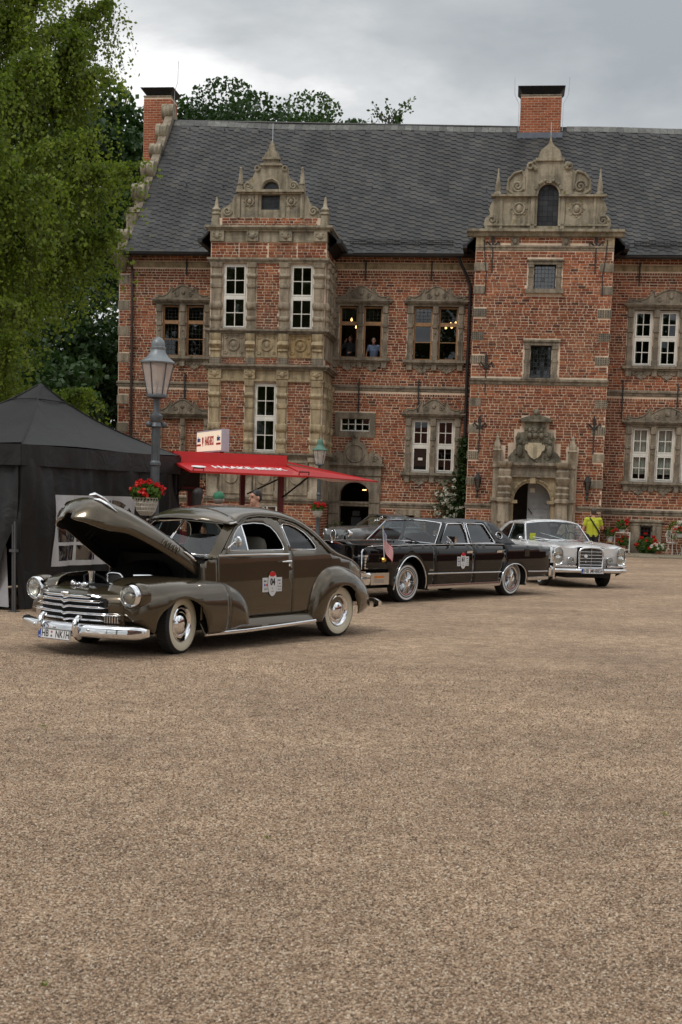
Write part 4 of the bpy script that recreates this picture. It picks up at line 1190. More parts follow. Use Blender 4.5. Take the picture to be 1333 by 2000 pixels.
for i, t in enumerate(np.linspace(0.1, PI - 0.1, 8)): m.tube([(xc + 0.5 * math.cos(t + d), TOW, 13.12 + 0.52 * math.sin(t + d)) for d in np.linspace(-.16, .16, 4)], 0.06, 6)
m.box(xc - 0.09, xc + 0.09, TOW - 0.08, TOW + 0.1, 13.52, 13.78)
m.build('gable', 'stone_top', castle, smooth=40)
M['attic'] = attr_mat('dark attic boards', [(0, (0.02, 0.023, 0.027)), (0.6, (0.035, 0.038, 0.042)), (1, (0.055, 0.057, 0.06))], rough=0.4)
dk = MB()
for i in range(4):
    for j in range(8): dk.t = rng.random(); x, z = xc - 0.385 + i * 0.1925, 12.0 + j * 0.19; dk.box(x + .004, x + .188, TOW + 0.2, TOW + 0.22 + rng.uniform(0, .01), z + .004, z + .186)
dk.build('attic_shutter', 'attic', castle, smooth=0, tone=True)
MB().tube([(xc, TOW + 0.2, 14.9), (xc, TOW + 0.2, 15.75)], 0.012, 6).build('lightning_rod', 'steel', castle)

# ---- portal of the tower
def arch_block(m, x0, x1, z1, ax0, ax1, zs, zt, yf, yb, n=16):
    """stone front with a round arch opening, its soffit included"""
    m.box(x0, ax0, yf, yb, 0, zs); m.box(ax1, x1, yf, yb, 0, zs)
    cx, r, h = (ax0 + ax1) / 2, (ax1 - ax0) / 2, zt - zs
    arc = arcpts(cx, zs, r, h, PI, 0, n)
    top = [(x0, z1)] + [(p[0], z1) for p in arc[1:-1]] + [(x1, z1)]
    a2 = [(x0, zs)] + arc[1:-1] + [(x1, zs)]
    for i in range(n):
        p, q = (arc[i] if i else arc[0]), arc[i + 1]
        m.add([(p[0], yf, p[1]), (q[0], yf, q[1]), (q[0], yf, z1), (p[0], yf, z1)], [(0, 1, 2, 3)])
        m.add([(p[0], yf, p[1]), (q[0], yf, q[1]), (q[0], yb, q[1]), (p[0], yb, p[1])], [(3, 2, 1, 0)])
    m.box(x0, ax0, yf, yb, zs, z1); m.box(ax1, x1, yf, yb, zs, z1)
P0 = TOW - 0.28
m = MB(); arch_block(m, 6.36, 8.24, 2.78, 6.585, 7.965, 1.88, 2.60, P0 + 0.08, TOW + 0.3)
for s in (-1, 1): m.box(7.275 + s * 0.69 - 0.14, 7.275 + s * 0.69 + 0.14, P0 - 0.0, P0 + 0.08, 1.80, 1.92)
m.box(7.16, 7.39, P0 - 0.02, P0 + 0.08, 2.55, 2.80)
for i in range(12):
    t0, t1 = PI * i / 12 + .02, PI * (i + 1) / 12 - .02
    m.tube([(7.275 + 0.79 * math.cos(t), P0 + 0.07, 1.88 + 0.82 * math.sin(t)) for t in np.linspace(t0, t1, 4)], 0.055, 6)
m.build('portal', 'stone_warm', castle, smooth=30)
for x in (6.22, 8.36):
    MB().stack(x, TOW, [(0, .25, .55), (.5, .25, .55), (.55, .2, .45), (1.05, .2, .45), (1.1, .24, .5), (1.35, .24, .5), (1.4, .22, .48), (1.8, .22, .48), (1.85, .26, .56), (1.95, .26, .56), (2.0, .22, .48), (2.15, .25, .55), (2.22, .22, .48), (2.38, .25, .56), (2.46, .2, .46), (2.62, .25, .56), (2.74, .27, .6), (2.8, .22, .48), (3.0, .24, .52), (3.1, .2, .46), (3.18, .25, .58), (3.3, .27, .62), (3.34, .27, .62)]).sphere((x, TOW - 0.47, 1.0), (.1, .06, .18), 10, 6).build('portal_column', 'stone', castle, smooth=40)
for x in (5.90, 8.70):
    m = MB().stack(x, TOW, [(0, .14, .3), (1.85, .14, .3), (1.87, .2, .38), (1.98, .2, .38), (2.0, .13, .28), (3.1, .13, .28), (3.12, .16, .32), (3.2, .16, .32), (3.22, .15, .3), (3.72, .15, .3), (3.76, .18, .33), (3.82, .12, .26), (3.95, .14, .28), (4.05, .09, .22), (4.18, .06, .18), (4.24, .08, .2), (4.3, .03, .15), (4.42, .012, .13)])
    m.build('portal_obelisk', 'stone', castle, smooth=40)
m = MB().box(6.44, 8.14, P0, TOW, 2.80, 3.16); m.box(6.40, 8.18, P0 - 0.05, TOW, 2.78, 2.83); m.box(6.40, 8.18, P0 - 0.10, TOW, 3.16, 3.22); m.box(6.36, 8.22, P0 - 0.16, TOW, 3.22, 3.32)
m.build('portal_frieze', 'stone_grey', castle, smooth=0)
M['stone_crest'] = stone_mat('dark carved sandstone', (0.20, 0.18, 0.135), (0.11, 0.10, 0.08), (0.28, 0.25, 0.185))
xc = 7.29
hf = [(0.95, 3.32), (0.98, 3.5), (0.85, 3.68), (0.72, 3.76), (0.70, 4.0), (0.74, 4.25), (0.60, 4.42), (0.42, 4.46), (0.36, 4.72), (0.40, 4.84), (0.62, 4.92), (0.50, 4.98), (0.28, 5.05), (0.12, 5.10), (0.12, 5.25), (0.02, 5.32)]
m, out = gable(xc, hf, TOW - 0.22, 0.22, [], 'stone_crest')
m.box(xc - .55, xc + .55, TOW - .34, TOW, 4.84, 4.92)
r2 = np.random.default_rng(3)
for k in range(70):
    x = r2.uniform(-.85, .85); z = r2.uniform(3.4, 4.75)
    if abs(x) > 0.93 - (z - 3.32) * 0.42 or (abs(x) < 0.36 and 3.42 < z < 4.08): continue
    ring(xc + x, z, r2.uniform(.05, .11), TOW - 0.23, 0.03, m, 10, r2.choice((-1, 1)) * 1.3, 0.02)
for x in (-.22, 0, .22):
    m.sphere((xc + x, TOW - 0.26, 4.32), (.10, .12, .12), 10, 6); m.sphere((xc + x, TOW - 0.25, 4.52), (.07, .09, .10), 8, 6)
for s in (-1, 1):
    m.sphere((xc + s * .55, TOW - .26, 3.75), (.11, .1, .24), 10, 8); m.sphere((xc + s * .55, TOW - .28, 4.08), (.08, .08, .1), 8, 6); m.sphere((xc + s * .62, TOW - .22, 4.3), (.07, .07, .16), 8, 6)
m.sphere((xc, TOW - .2, 5.2), (.12, .1, .12), 10, 6)
m.build('coat_of_arms', 'stone_crest', castle, smooth=50)
sh = [(xc + a, z) for a, z in ((0, 3.44), (.14, 3.52), (.24, 3.64), (.27, 3.74), (.36, 3.80), (.38, 3.95), (.30, 4.03), (.27, 3.96), (.24, 4.06), (-.24, 4.06), (-.27, 3.96), (-.30, 4.03), (-.38, 3.95), (-.36, 3.80), (-.27, 3.74), (-.24, 3.64), (-.14, 3.52))]
m = MB().prism(sh, TOW - 0.30, TOW - 0.2)
for z in (3.72, 3.80, 3.88): m.box(xc - .17, xc + .17, TOW - .304, TOW - .299, z, z + .012)
m.build('shield', 'stone_white', castle, smooth=30)
# the door inside the portal, half open
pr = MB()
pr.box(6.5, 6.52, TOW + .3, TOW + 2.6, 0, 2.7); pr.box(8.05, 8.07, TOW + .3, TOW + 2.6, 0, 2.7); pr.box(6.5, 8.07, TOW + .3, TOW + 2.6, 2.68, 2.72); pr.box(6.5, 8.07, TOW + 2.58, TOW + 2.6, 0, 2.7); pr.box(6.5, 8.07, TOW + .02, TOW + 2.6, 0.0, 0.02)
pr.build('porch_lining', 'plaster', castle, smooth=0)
d = MB().box(7.12, 8.02, TOW + 0.5, TOW + 0.56, 0.02, 2.62)
dd = d.build('door', 'door_grey', castle, smooth=0)
for a, b, c, e in ((7.2, 7.58, 0.3, 1.0), (7.66, 7.96, .3, 1.0), (7.2, 7.58, 1.62, 2.0), (7.68, 7.96, 1.62, 2.0), (7.4, 7.9, 1.1, 1.5)):
    k = MB(); frame_bars(k, a, b, c, e, TOW + 0.47, TOW + 0.5, 0.03); k.box(a + .03, b - .03, TOW + .485, TOW + .5, c + .03, e - .03); k.tube([((a + b) / 2 - .05, TOW + .47, (c + e) / 2 + .03), ((a + b) / 2, TOW + .46, (c + e) / 2 - .03), ((a + b) / 2 + .05, TOW + .47, (c + e) / 2 + .03)], .01, 5); k.build('door_panel', 'door_grey', dd, smooth=0)
MB().tube([(7.15, TOW + .45, 1.62), (7.25, TOW + .42, 1.5), (7.32, TOW + .42, 1.42)], 0.018, 6).build('handle', 'iron', dd)
MB().box(7.2, 7.38, TOW + .48, TOW + .49, 2.22, 2.38).build('notice', 'white_wood', dd, smooth=0)

# ---- arched door between bay and tower
m = MB(); arch_block(m, -0.66, 1.38, 2.70, -0.22, 0.95, 1.95, 2.44, -0.12, 0.35)
for z in (0.3, 0.75, 1.2, 1.65):
    for a, b in ((-0.64, -0.24), (0.97, 1.36)): m.box(a, b, -0.16, -0.12, z, z + 0.38)
m.box(-0.70, 1.42, -0.17, 0, 2.70, 2.76); m.box(-.68, 1.40, -.13, 0, 2.76, 3.02); m.box(-.74, 1.46, -.2, 0, 3.02, 3.08); m.box(-.80, 1.52, -.26, 0, 3.08, 3.18)
for s in (-1, 1): m.lathe([(0, .04), (.05, .03), (.07, 0)], 10, Matrix.Translation((0.365 + s * 0.62, -0.12, 2.5)) @ Matrix.Rotation(PI / 2, 4, 'X'))
m.build('doorway', 'stone_grey', castle, smooth=30)
xc = 0.36
hf = [(1.06, 3.18), (1.08, 3.35), (.98, 3.5), (.8, 3.55), (.66, 3.72), (.58, 3.62), (.52, 3.5), (.46, 3.62), (.40, 3.85), (.26, 3.98), (.17, 4.0), (.16, 4.18), (.12, 4.3), (.05, 4.38)]
m, out = gable(xc, hf, -0.14, 0.14, [], 'stone_grey')
ring(xc, 3.55, 0.34, -0.15, 0.03, m, 24)
for s in (-1, 1): ring(xc + s * .78, 3.36, .13, -.15, .03, m, 16, 1.5 * s, .02)
m.sphere((xc, -.15, 4.22), .09, 10, 6)
m.build('door_crest', 'stone_grey', castle, smooth=40)
k = MB().box(0.15, 0.55, 0.9, 1.4, 0.1, 1.05).box(.2, .5, .88, .9, 1.1, 1.3).build('cabinet', pmat('dark cabinet', (0.05, 0.055, 0.06), .5), castle, smooth=0)
MB().tube([(0.55, 1.2, 2.15), (0.7, 1.2, 2.15)], 0.02, 6).build('hall_lamp', 'bulb', castle)

# ---- rooms behind the glass
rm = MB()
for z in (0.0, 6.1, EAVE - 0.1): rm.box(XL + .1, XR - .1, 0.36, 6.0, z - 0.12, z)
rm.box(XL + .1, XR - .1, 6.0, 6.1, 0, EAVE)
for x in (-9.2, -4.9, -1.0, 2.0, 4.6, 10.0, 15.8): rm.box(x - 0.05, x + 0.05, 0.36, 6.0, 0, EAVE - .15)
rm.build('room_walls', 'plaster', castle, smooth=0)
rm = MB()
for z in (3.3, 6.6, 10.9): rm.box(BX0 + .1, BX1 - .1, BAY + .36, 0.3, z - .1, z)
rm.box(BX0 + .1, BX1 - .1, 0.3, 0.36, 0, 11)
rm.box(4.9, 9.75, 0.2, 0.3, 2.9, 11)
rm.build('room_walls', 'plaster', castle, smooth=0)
for pts in ([(-0.2, 2.0, 8.98), (-0.02, 2.2, 8.72), (0.14, 1.9, 8.92), (0.24, 2.1, 8.74), (0.62, 2.0, 8.82)], [(3.62, 2.0, 8.72), (3.8, 2.2, 8.88), (3.86, 1.8, 8.72), (4.0, 2.1, 8.9), (4.22, 1.7, 8.62)]):
    for p in pts:
        b = MB().lathe([(0, -.06), (.035, -.045), (.045, 0), (.03, .05), (.015, .08)], 10, Matrix.Translation(p)); b.build('light_bulb', 'bulb', castle)
        MB().tube([(p[0], p[1], p[2] + .08), (p[0], p[1], EAVE - .25)], .006, 4).build('lamp_cord', 'black', castle)
# ---- iron anchors, downpipes, lanterns on the wall
def anchor(x, z0, z1, y):
    MB().box(x - .025, x + .025, y - .05, y, z0, z1).build('wall_anchor', 'iron', castle, smooth=0)
for x, a, b in ((-6.6, 9.9, 10.95) if False else (-6.55, 10.35, 10.98), (-6.55, 5.5, 6.55), (0.55, 10.2, 10.95), (3.1, 10.2, 10.95), (0.42, 5.15, 6.45), (2.75, 5.15, 6.45), (10.55, 5.15, 6.6), (12.6, 5.3, 6.5), (10.95, 10.2, 10.95)): anchor(x, a, b, -0.06)
def lily(x, z, y, s=1.0, stem=1.1):
    m = MB().box(x - .02, x + .02, y - .05, y - .02, z - stem, z + .18)
    for k in (-1, 1): m.tube([(x, y - .035, z - .18), (x + k * .14 * s, y - .035, z - .05), (x + k * .2 * s, y - .035, z + .02), (x + k * .26 * s, y - .035, z - .06), (x + k * .2 * s, y - .035, z - .13)], [.03, .03, .025, .02, .012], 6)
    m.prism([(x, z + .32), (x + .07, z + .12), (x + .03, z - .1), (x - .03, z - .1), (x - .07, z + .12)], y - .06, y - .02)
    m.box(x - .13, x + .13, y - .06, y - .02, z - .2, z - .15); m.build('wall_anchor', 'iron', castle, smooth=30)
for x, z in ((5.42, 11.4), (9.2, 11.4), (5.35, 7.0), (5.2, 4.75), (9.45, 4.8)): lily(x, z, TOW)
# climbing rods at the tower corners
for x, k in ((5.1, 1), (9.6, -1)): MB().tube([(x, TOW - .06, 11.5), (x + .03 * k, TOW - .08, 10.9), (x + .12 * k, TOW - .07, 10.2), (x + .1 * k, TOW - .06, 9.5)], .018, 6).build('iron_stay', 'iron', castle)
MB().tube([(-8.72, -0.62, 11.0), (-8.72, -0.4, 10.75), (-8.72, -0.13, 10.5), (-8.72, -0.12, 0.1)], 0.055, 10).build('downpipe', 'rust', castle)
MB().tube([(4.12, -0.62, 11.0), (4.25, -0.5, 10.75), (4.45, -0.2, 10.4), (4.60, -0.12, 10.0), (4.62, -0.12, 0.1)], 0.06, 10).build('downpipe', 'gutter', castle)
for x in (5.22, 9.30):
    y = TOW - 0.22
    m = MB().lathe([(.02, 2.15), (.05, 2.2), (.07, 2.25), (.05, 2.3), (.03, 2.33)], 8, Matrix.Translation((x, y, 0)))
    m.lathe([(.09, 2.68), (.14, 2.66), (.13, 2.72), (.06, 2.8), (.05, 2.86), (.02, 2.9), (0, 2.95)], 8, Matrix.Translation((x, y, 0)))
    for a in range(6): t = a * PI / 3; m.tube([(x + .07 * math.cos(t), y + .07 * math.sin(t), 2.33), (x + .13 * math.cos(t), y + .13 * math.sin(t), 2.67)], .01, 4)
    m.tube([(x, TOW, 2.1), (x, y, 2.05), (x, y, 2.2)], .02, 6); m.lathe([(.0, 1.9), (.04, 1.98), (.05, 2.1), (.02, 2.15)], 8, Matrix.Translation((x, y, 0)))
    l = m.build('wall_lantern', 'iron', castle); MB().lathe([(.065, 2.34), (.12, 2.66)], 6, Matrix.Translation((x, y, 0))).build('lantern_glass', 'pane_old', l)
place_bricks((front_wall, tower_wall))
# ------------------------------------------------------------------ ground
def gravel_ground():
    m, nt, b = _nodes('gravel')
    v = _tex(nt, 'ShaderNodeTexVoronoi', 105)
    hsv = _ramp(nt, _math(nt, 'FRACT', _math(nt, 'MULTIPLY', v.outputs['Color'], 3.7)), [(0.0, (0.14, 0.098, 0.064)), (0.3, (0.405, 0.276, 0.186)), (0.6, (0.55, 0.386, 0.268)), (0.85, (0.68, 0.51, 0.372)), (1.0, (0.80, 0.69, 0.54))])
    f = _tex(nt, 'ShaderNodeTexNoise', 55, Detail=6.0, Roughness=0.75)
    fc = _ramp(nt, f.outputs['Fac'], [(0.32, (0.42,) * 3), (0.68, (1.42,) * 3)])
    c = _mixc(nt, 1.0, hsv, fc, 'MULTIPLY')
    big = _tex(nt, 'ShaderNodeTexNoise', 0.5, Detail=5.0, Roughness=0.6)
    bc = _ramp(nt, big.outputs['Fac'], [(0.32, (0.76, 0.755, 0.75)), (0.66, (1.12, 1.11, 1.08))])
    c = _mixc(nt, 1.0, c, bc, 'MULTIPLY')
    mid = _tex(nt, 'ShaderNodeTexNoise', 5.0, Detail=5.0, Roughness=0.7)
    mc = _ramp(nt, mid.outputs['Fac'], [(0.34, (0.70, 0.69, 0.68)), (0.6, (1.08,) * 3)])
    c = _mixc(nt, 1.0, c, mc, 'MULTIPLY')
    tc = nt.nodes.new('ShaderNodeTexCoord'); mp = nt.nodes.new('ShaderNodeMapping'); mp.inputs['Scale'].default_value = (0.16, 1.1, 1); mp.inputs['Rotation'].default_value = (0, 0, 0.5)
    nt.links.new(tc.outputs['Object'], mp.inputs['Vector']); tk = nt.nodes.new('ShaderNodeTexNoise'); tk.inputs['Scale'].default_value = 1.0; tk.inputs['Detail'].default_value = 4; tk.inputs['Distortion'].default_value = 0.6
    nt.links.new(mp.outputs[0], tk.inputs['Vector'])         # worn lanes where cars turn
    c = _mixc(nt, 1.0, c, _ramp(nt, tk.outputs['Fac'], [(0.36, (0.92, 0.915, 0.91)), (0.6, (1.03, 1.025, 1.02))]), 'MULTIPLY')
    nt.links.new(c, b.inputs['Base Color'])
    b.inputs['Roughness'].default_value = 0.95; b.inputs['Specular IOR Level'].default_value = 0.15
    h = _math(nt, 'ADD', _math(nt, 'MULTIPLY', v.outputs['Distance'], -1.0), _math(nt, 'MULTIPLY', f.outputs['Fac'], 0.8))
    _bump(nt, b, h, 0.9, 0.012)
    return m
M['gravel'] = gravel_ground()
gm = MB()
xs = np.concatenate([np.linspace(-400, -30, 6), np.linspace(-24, 28, 27), np.linspace(40, 400, 6)]); ys = np.concatenate([np.linspace(-300, -10, 5), np.linspace(-4, 60, 33), np.linspace(80, 500, 6)])
gm.grid([[(x, y, 0.0) for x in xs] for y in ys])
ground = gm.build('ground', 'gravel', None, smooth=0, kind='structure'); ground['label'] = 'beige gravel courtyard'

# loose stones on the near gravel
def pebbles():
    M['pebble'] = attr_mat('pebble', [(0.0, (0.12, 0.092, 0.068)), (0.25, (0.25, 0.170, 0.113)), (0.5, (0.405, 0.283, 0.19)), (0.75, (0.54, 0.40, 0.28)), (0.92, (0.74, 0.65, 0.53)), (1.0, (0.42, 0.26, 0.15))], rough=0.9, vs=200, var=0.2, bump=0)  # stone colours lowered to stand in for shade gaps in the near gravel
    P = []
    for y0, y1, n, s0, s1 in ((4.1, 6.0, 40000, 0.0034, 0.0076), (6.0, 9.0, 42000, 0.004, 0.0084), (9.0, 14.0, 36000, 0.005, 0.0095)):
        y = rng.uniform(y0, y1, n); x = rng.uniform(-0.30, 0.30, n) * (y + 0.6)
        P.append(np.c_[x, y, rng.uniform(s0, s1, n)])
    P = np.concatenate(P); n = len(P)
    base = np.array([(1, 0, 0), (0, 1, 0), (-1, 0, 0), (0, -1, 0), (0, 0, 1), (0, 0, -1)], float)
    tri = np.array([(0, 1, 4), (1, 2, 4), (2, 3, 4), (3, 0, 4), (1, 0, 5), (2, 1, 5), (3, 2, 5), (0, 3, 5)])
    a = rng.uniform(0, 2 * PI, n); b = rng.normal(0, 0.45, n)
    jit = rng.uniform(0.7, 1.3, (n, 6, 1)) * base * np.stack([np.ones(n), rng.uniform(.6, 1, n), rng.uniform(.35, .75, n)], 1)[:, None, :] * P[:, 2][:, None, None]
    ca_, sa_, cb, sb = np.cos(a)[:, None], np.sin(a)[:, None], np.cos(b)[:, None], np.sin(b)[:, None]
    X, Y, Z = jit[..., 0], jit[..., 1], jit[..., 2]
    X, Z = X * cb - Z * sb, X * sb + Z * cb
    X, Y = X * ca_ - Y * sa_, X * sa_ + Y * ca_
    V = np.stack([X + P[:, 0:1], Y + P[:, 1:2], Z + (P[:, 2] * 0.25)[:, None]], -1).reshape(-1, 3)
    Fc = (tri[None] + (np.arange(n) * 6)[:, None, None]).reshape(-1, 3)
    return fast_mesh('gravel_stones', V, Fc, 'pebble', np.repeat(rng.random(n), 8))
def fast_mesh(name, V, Fc, mat, tone=None, smooth=False):
    me = bpy.data.meshes.new(name); k = Fc.shape[1]
    me.vertices.add(len(V)); me.vertices.foreach_set('co', V.astype(np.float32).ravel())
    me.loops.add(Fc.size); me.loops.foreach_set('vertex_index', Fc.astype(np.int32).ravel())
    me.polygons.add(len(Fc)); me.polygons.foreach_set('loop_start', np.arange(0, Fc.size, k, dtype=np.int32)); me.polygons.foreach_set('loop_total', np.full(len(Fc), k, np.int32))
    me.materials.append(M[mat] if isinstance(mat, str) else mat)
    me.update(calc_edges=True)
    if tone is not None:
        a = me.attributes.new('tone', 'FLOAT', 'FACE'); a.data.foreach_set('value', tone.astype(np.float32))
    if smooth: me.polygons.foreach_set('use_smooth', [True] * len(Fc))
    return me
o = link('gravel_stones', pebbles(), None, 'stuff'); o['label'] = 'loose tan stones lying on the near gravel'

# stone paving along the castle front
M['flag'] = attr_mat('paving stone', [(0, (0.22, 0.185, 0.13)), (0.5, (0.28, 0.235, 0.17)), (1, (0.34, 0.29, 0.21))], rough=0.9, vs=5, var=0.3, bump=0.3, bs=25)
pv = link('pavement', MB().box(9.95, 16, -4.3, -0.02, -0.05, 0.012).mesh('pavement', 'stone_grey', 0), None, 'structure')
pv.matrix_world = castle.matrix_basis.copy()
fl = MB().box(0, 1, 0, 1, 0, 1).mesh('flagstone', 'flag', 0)
for i, yy in enumerate((-4.25, -3.3, -2.4, -1.55, -0.75)):
    x = 9.98
    while x < 15.8:
        w = rng.uniform(0.7, 1.25); o = link('flagstone', fl, pv); o.location = (x, yy, 0.0); o.scale = (w - 0.03, 0.9 if i == 0 else 0.75, 0.035 + rng.uniform(0, .01)); x += w
# green tufts in the gravel
# ------------------------------------------------------------------ trees
def leaf_quads(C, size, elong=1.5, up=0.0, rg=rng):
    """one small folded leaf (two triangles) at every point"""
    n = len(C)
    a = rg.normal(size=(n, 3)); a[:, 2] -= up; a /= np.linalg.norm(a, axis=1)[:, None]
    b = rg.normal(size=(n, 3)); b -= (b * a).sum(1)[:, None] * a; b /= np.linalg.norm(b, axis=1)[:, None]
    s = (size * rg.uniform(0.65, 1.3, n))[:, None]
    V = np.stack([C - a * s * elong * 0.5, C + b * s * 0.5, C + a * s * elong * 0.5, C - b * s * 0.5], 1).reshape(-1, 3)
    F = np.arange(4 * n).reshape(n, 4)
    return V, F
def branch(mb, p0, p1, r0, r1, bend=0.15, n=6, rg=rng):
    p0, p1 = np.array(p0, float), np.array(p1, float); L = np.linalg.norm(p1 - p0)
    off = rg.normal(0, bend * L, 3); off[2] *= 0.4
    pts = [p0 + (p1 - p0) * t + off * math.sin(PI * t) * 0.5 for t in np.linspace(0, 1, n)]
    mb.tube(pts, list(np.linspace(r0, r1, n)), 7)
    return pts
M['bark_birch'] = pmat('birch bark', (0.42, 0.40, 0.37), 0.85, var=0.5, vs=6, bump=0.3)
M['bark'] = pmat('dark bark', (0.06, 0.05, 0.04), 0.9, var=0.3)
M['leaf_birch'] = leaf_mat('birch leaves', [(0, (0.08, 0.12, 0.02)), (0.5, (0.155, 0.215, 0.037)), (1, (0.26, 0.315, 0.065))], 0.52)
M['leaf_oak'] = leaf_mat('oak leaves', [(0, (0.022, 0.05, 0.014)), (0.6, (0.04, 0.085, 0.02)), (1, (0.065, 0.12, 0.03))], 0.3)
M['leaf_dark'] = leaf_mat('dark green leaves', [(0, (0.018, 0.045, 0.012)), (1, (0.045, 0.09, 0.022))], 0.25)  # own dark green of the beech, ivy and rose leaves

def birch(loc, H_, seed, spread, nstr, label, group=None):
    rg = np.random.default_rng(seed)
    t = thing('birch_tree', label, 'tree', loc, 0, group)
    tr = MB(); trunk = branch(tr, (0, 0, -0.1), (0.3, 0.2, H_ * 0.93), 0.24, 0.04, 0.03, 12, rg)
    C = []; T = []
    tips = []; tw = MB()
    for k in range(34):
        f = rg.uniform(0.14, 0.98) ** 0.75; base = trunk[int(f * 11)]
        az = rg.uniform(0, 2 * PI); ln = spread * (1.0 - 0.28 * max(0, f - 0.35) / 0.65) * rg.uniform(0.55, 1.1)
        tip = base + np.array([math.cos(az) * ln, math.sin(az) * ln, ln * rg.uniform(0.25, 0.75)])
        pts = branch(tw, base, tip, 0.07 * (1.1 - f), 0.012, 0.12, 7, rg); tips.append((pts, ln))
    for s in range(nstr):
        pts, ln = tips[rg.integers(len(tips))]
        i = rg.uniform(1.5, 5.99); a = pts[int(i)] + (pts[min(int(i) + 1, 6)] - pts[int(i)]) * (i % 1)
        d = rg.normal(0, 1, 3); d[2] = 0; d /= np.linalg.norm(d) + 1e-9
        out = rg.uniform(0.1, 0.8); drop = rg.uniform(0.5, 2.3); n = int(rg.integers(26, 52))
        u = np.sort(rg.uniform(0, 1, n))
        c = a[None] + np.outer(u ** 0.7 * out, d) + np.outer(0.35 * np.sin(u * 1.6) - drop * u ** 1.7, (0, 0, 1))
        c += rg.normal(0, 0.055, c.shape)
        c = c[c[:, 2] > 1.6]
        C.append(c); T.append(np.full(len(c), rg.uniform(0.0, 0.75)) + rg.uniform(0, 0.25, len(c)))
        if s % 5 == 0: tw.tube([a, a + d * out * 0.55 + np.array((0, 0, 0.12 - drop * .3)), a + d * out + np.array((0, 0, 0.3 - drop))], [0.006, 0.004, 0.002], 3, cap=False)
    C = np.concatenate(C); T = np.clip(np.concatenate(T), 0, 1)
    tr.build('trunk', 'bark_birch', t); tw.build('branches', 'bark', t)
    V, F = leaf_quads(C, 0.064, 1.35, 0.7, rg)
    link('crown', fast_mesh('crown', V, F, 'leaf_birch', T), t)
    return t
birch((-8.8, 30.5, 0), 18.5, 5, 4.35, 6800, 'tall weeping birch with pale green leaves behind the black tent')
birch((-8.6, 27.6, 0), 9.8, 8, 3.7, 3600, 'lower bright green birch at the edge of the photo beside the tent')

def crown_tree(name, loc, H_, rad, zc, n, size, seed, label, mat='leaf_oak', clumps=70, group=None, squash=0.75, hollow=0.45):
    rg = np.random.default_rng(seed)
    t = thing(name, label, 'tree', loc, 0, group)
    tr = MB(); top = (0, 0, zc); branch(tr, (0, 0, -0.1), top, 0.022 * H_ + .05, 0.05, 0.03, 8, rg)
    cl = []
    for k in range(clumps):
        d = rg.normal(size=3); d /= np.linalg.norm(d); r = rad * rg.uniform(hollow, 1.0) * (1 + 0.18 * math.sin(5 * math.atan2(d[1], d[0]) + seed))
        c = np.array([d[0] * r, d[1] * r, zc + d[2] * r * squash]); cl.append((c, rad * rg.uniform(0.2, 0.36)))
        if k % 3 == 0: branch(tr, (0, 0, zc - rad * 0.5 * rg.uniform(0, 1)), c * 0.92, 0.12, 0.03, 0.1, 5, rg)
    C, T = [], []
    for c, r in cl:
        m_ = int(n / clumps); d = rg.normal(size=(m_, 3)); d /= np.linalg.norm(d, axis=1)[:, None]
        rr = r * rg.uniform(0.35, 1.0, m_) ** 0.5
        C.append(c + d * rr[:, None] * np.array((1.15, 1.15, 0.72))); T.append(np.clip(rg.uniform(0.1, 0.7) + rg.normal(0, 0.15, m_), 0, 1))
    C = np.concatenate(C); T = np.concatenate(T); k = C[:, 2] > 0.4
    tr.build('trunk', 'bark', t); V, F = leaf_quads(C[k], size, 1.3, 0.1, rg)
    link('crown', fast_mesh('crown', V, F, mat, T[k]), t)
    return t
crown_tree('oak_tree', (-7.9, 80, 0), 25, 6.0, 19.9, 58000, 0.18, 1, 'broad dark oak behind the roof, next to the first chimney', squash=0.8)
crown_tree('oak_tree', (-4.1, 83, 0), 25, 5.2, 20.9, 52000, 0.18, 2, 'rounded oak rising over the ridge, its crown sloping down to the bare twigs', squash=0.78)
crown_tree('oak_tree', (-15.5, 76, 0), 24, 6.6, 18.2, 26000, 0.3, 3, 'dark oak between the birch and the scrolled end gable', squash=1.0)
for i, (x, y, h, s) in enumerate(((-12.6, 57, 12, 11), (-16.5, 50, 11, 12), (-10.9, 66, 13.5, 13), (-14.5, 44, 9, 14), (-11.6, 49.5, 7.5, 15), (-18, 60, 15, 16))):
    crown_tree('beech_tree', (x, y, 0), h, h * 0.36, h * 0.55, 13000, 0.2, s, ['dark beech tree standing left of the castle corner', 'dark beech tree behind the two birches', 'taller dark beech tree rising beyond the end gable', 'low bushy beech tree behind the black tent', 'small leafy beech tree close beside the castle corner', 'farthest dark beech tree, seen through gaps in the birch'][i], 'leaf_dark', 60, None, 1.35, 0.25)
# thin twiggy tree over the ridge and a far crown top at the right
t = thing('twiggy_tree', 'sparse twiggy treetop showing over the middle of the roof ridge', 'tree', (1.9, 80, 0))
rg = np.random.default_rng(21); tr = MB(); pts = branch(tr, (0, 0, 0), (0, 0, 24.3), 0.25, 0.06, 0.01, 8, rg); C = []
for k in range(20):
    b = np.array((rg.normal(0, .2), 0, rg.uniform(22.6, 24.2))); az = rg.choice((0, PI)) + rg.normal(0, .6); l = rg.uniform(0.5, 1.3)
    q = branch(tr, b, b + np.array((math.cos(az) * l, math.sin(az) * l, rg.uniform(-0.3, 1.5))), 0.04, 0.012, 0.2, 6, rg)
    for p in q[1:]: C.append(p + rg.normal(0, 0.16, (int(rg.integers(2, 8)), 3)))
tr.build('trunk', 'bark', t); V, F = leaf_quads(np.concatenate(C), 0.16, 1.4, 0.2, rg); link('crown', fast_mesh('crown', V, F, 'leaf_oak', rg.random(len(F))), t)
crown_tree('oak_tree', (17.6, 82, 0), 22, 3.4, 18.85, 6000, 0.3, 9, 'lone treetop just showing over the ridge right of the second chimney', squash=0.9)

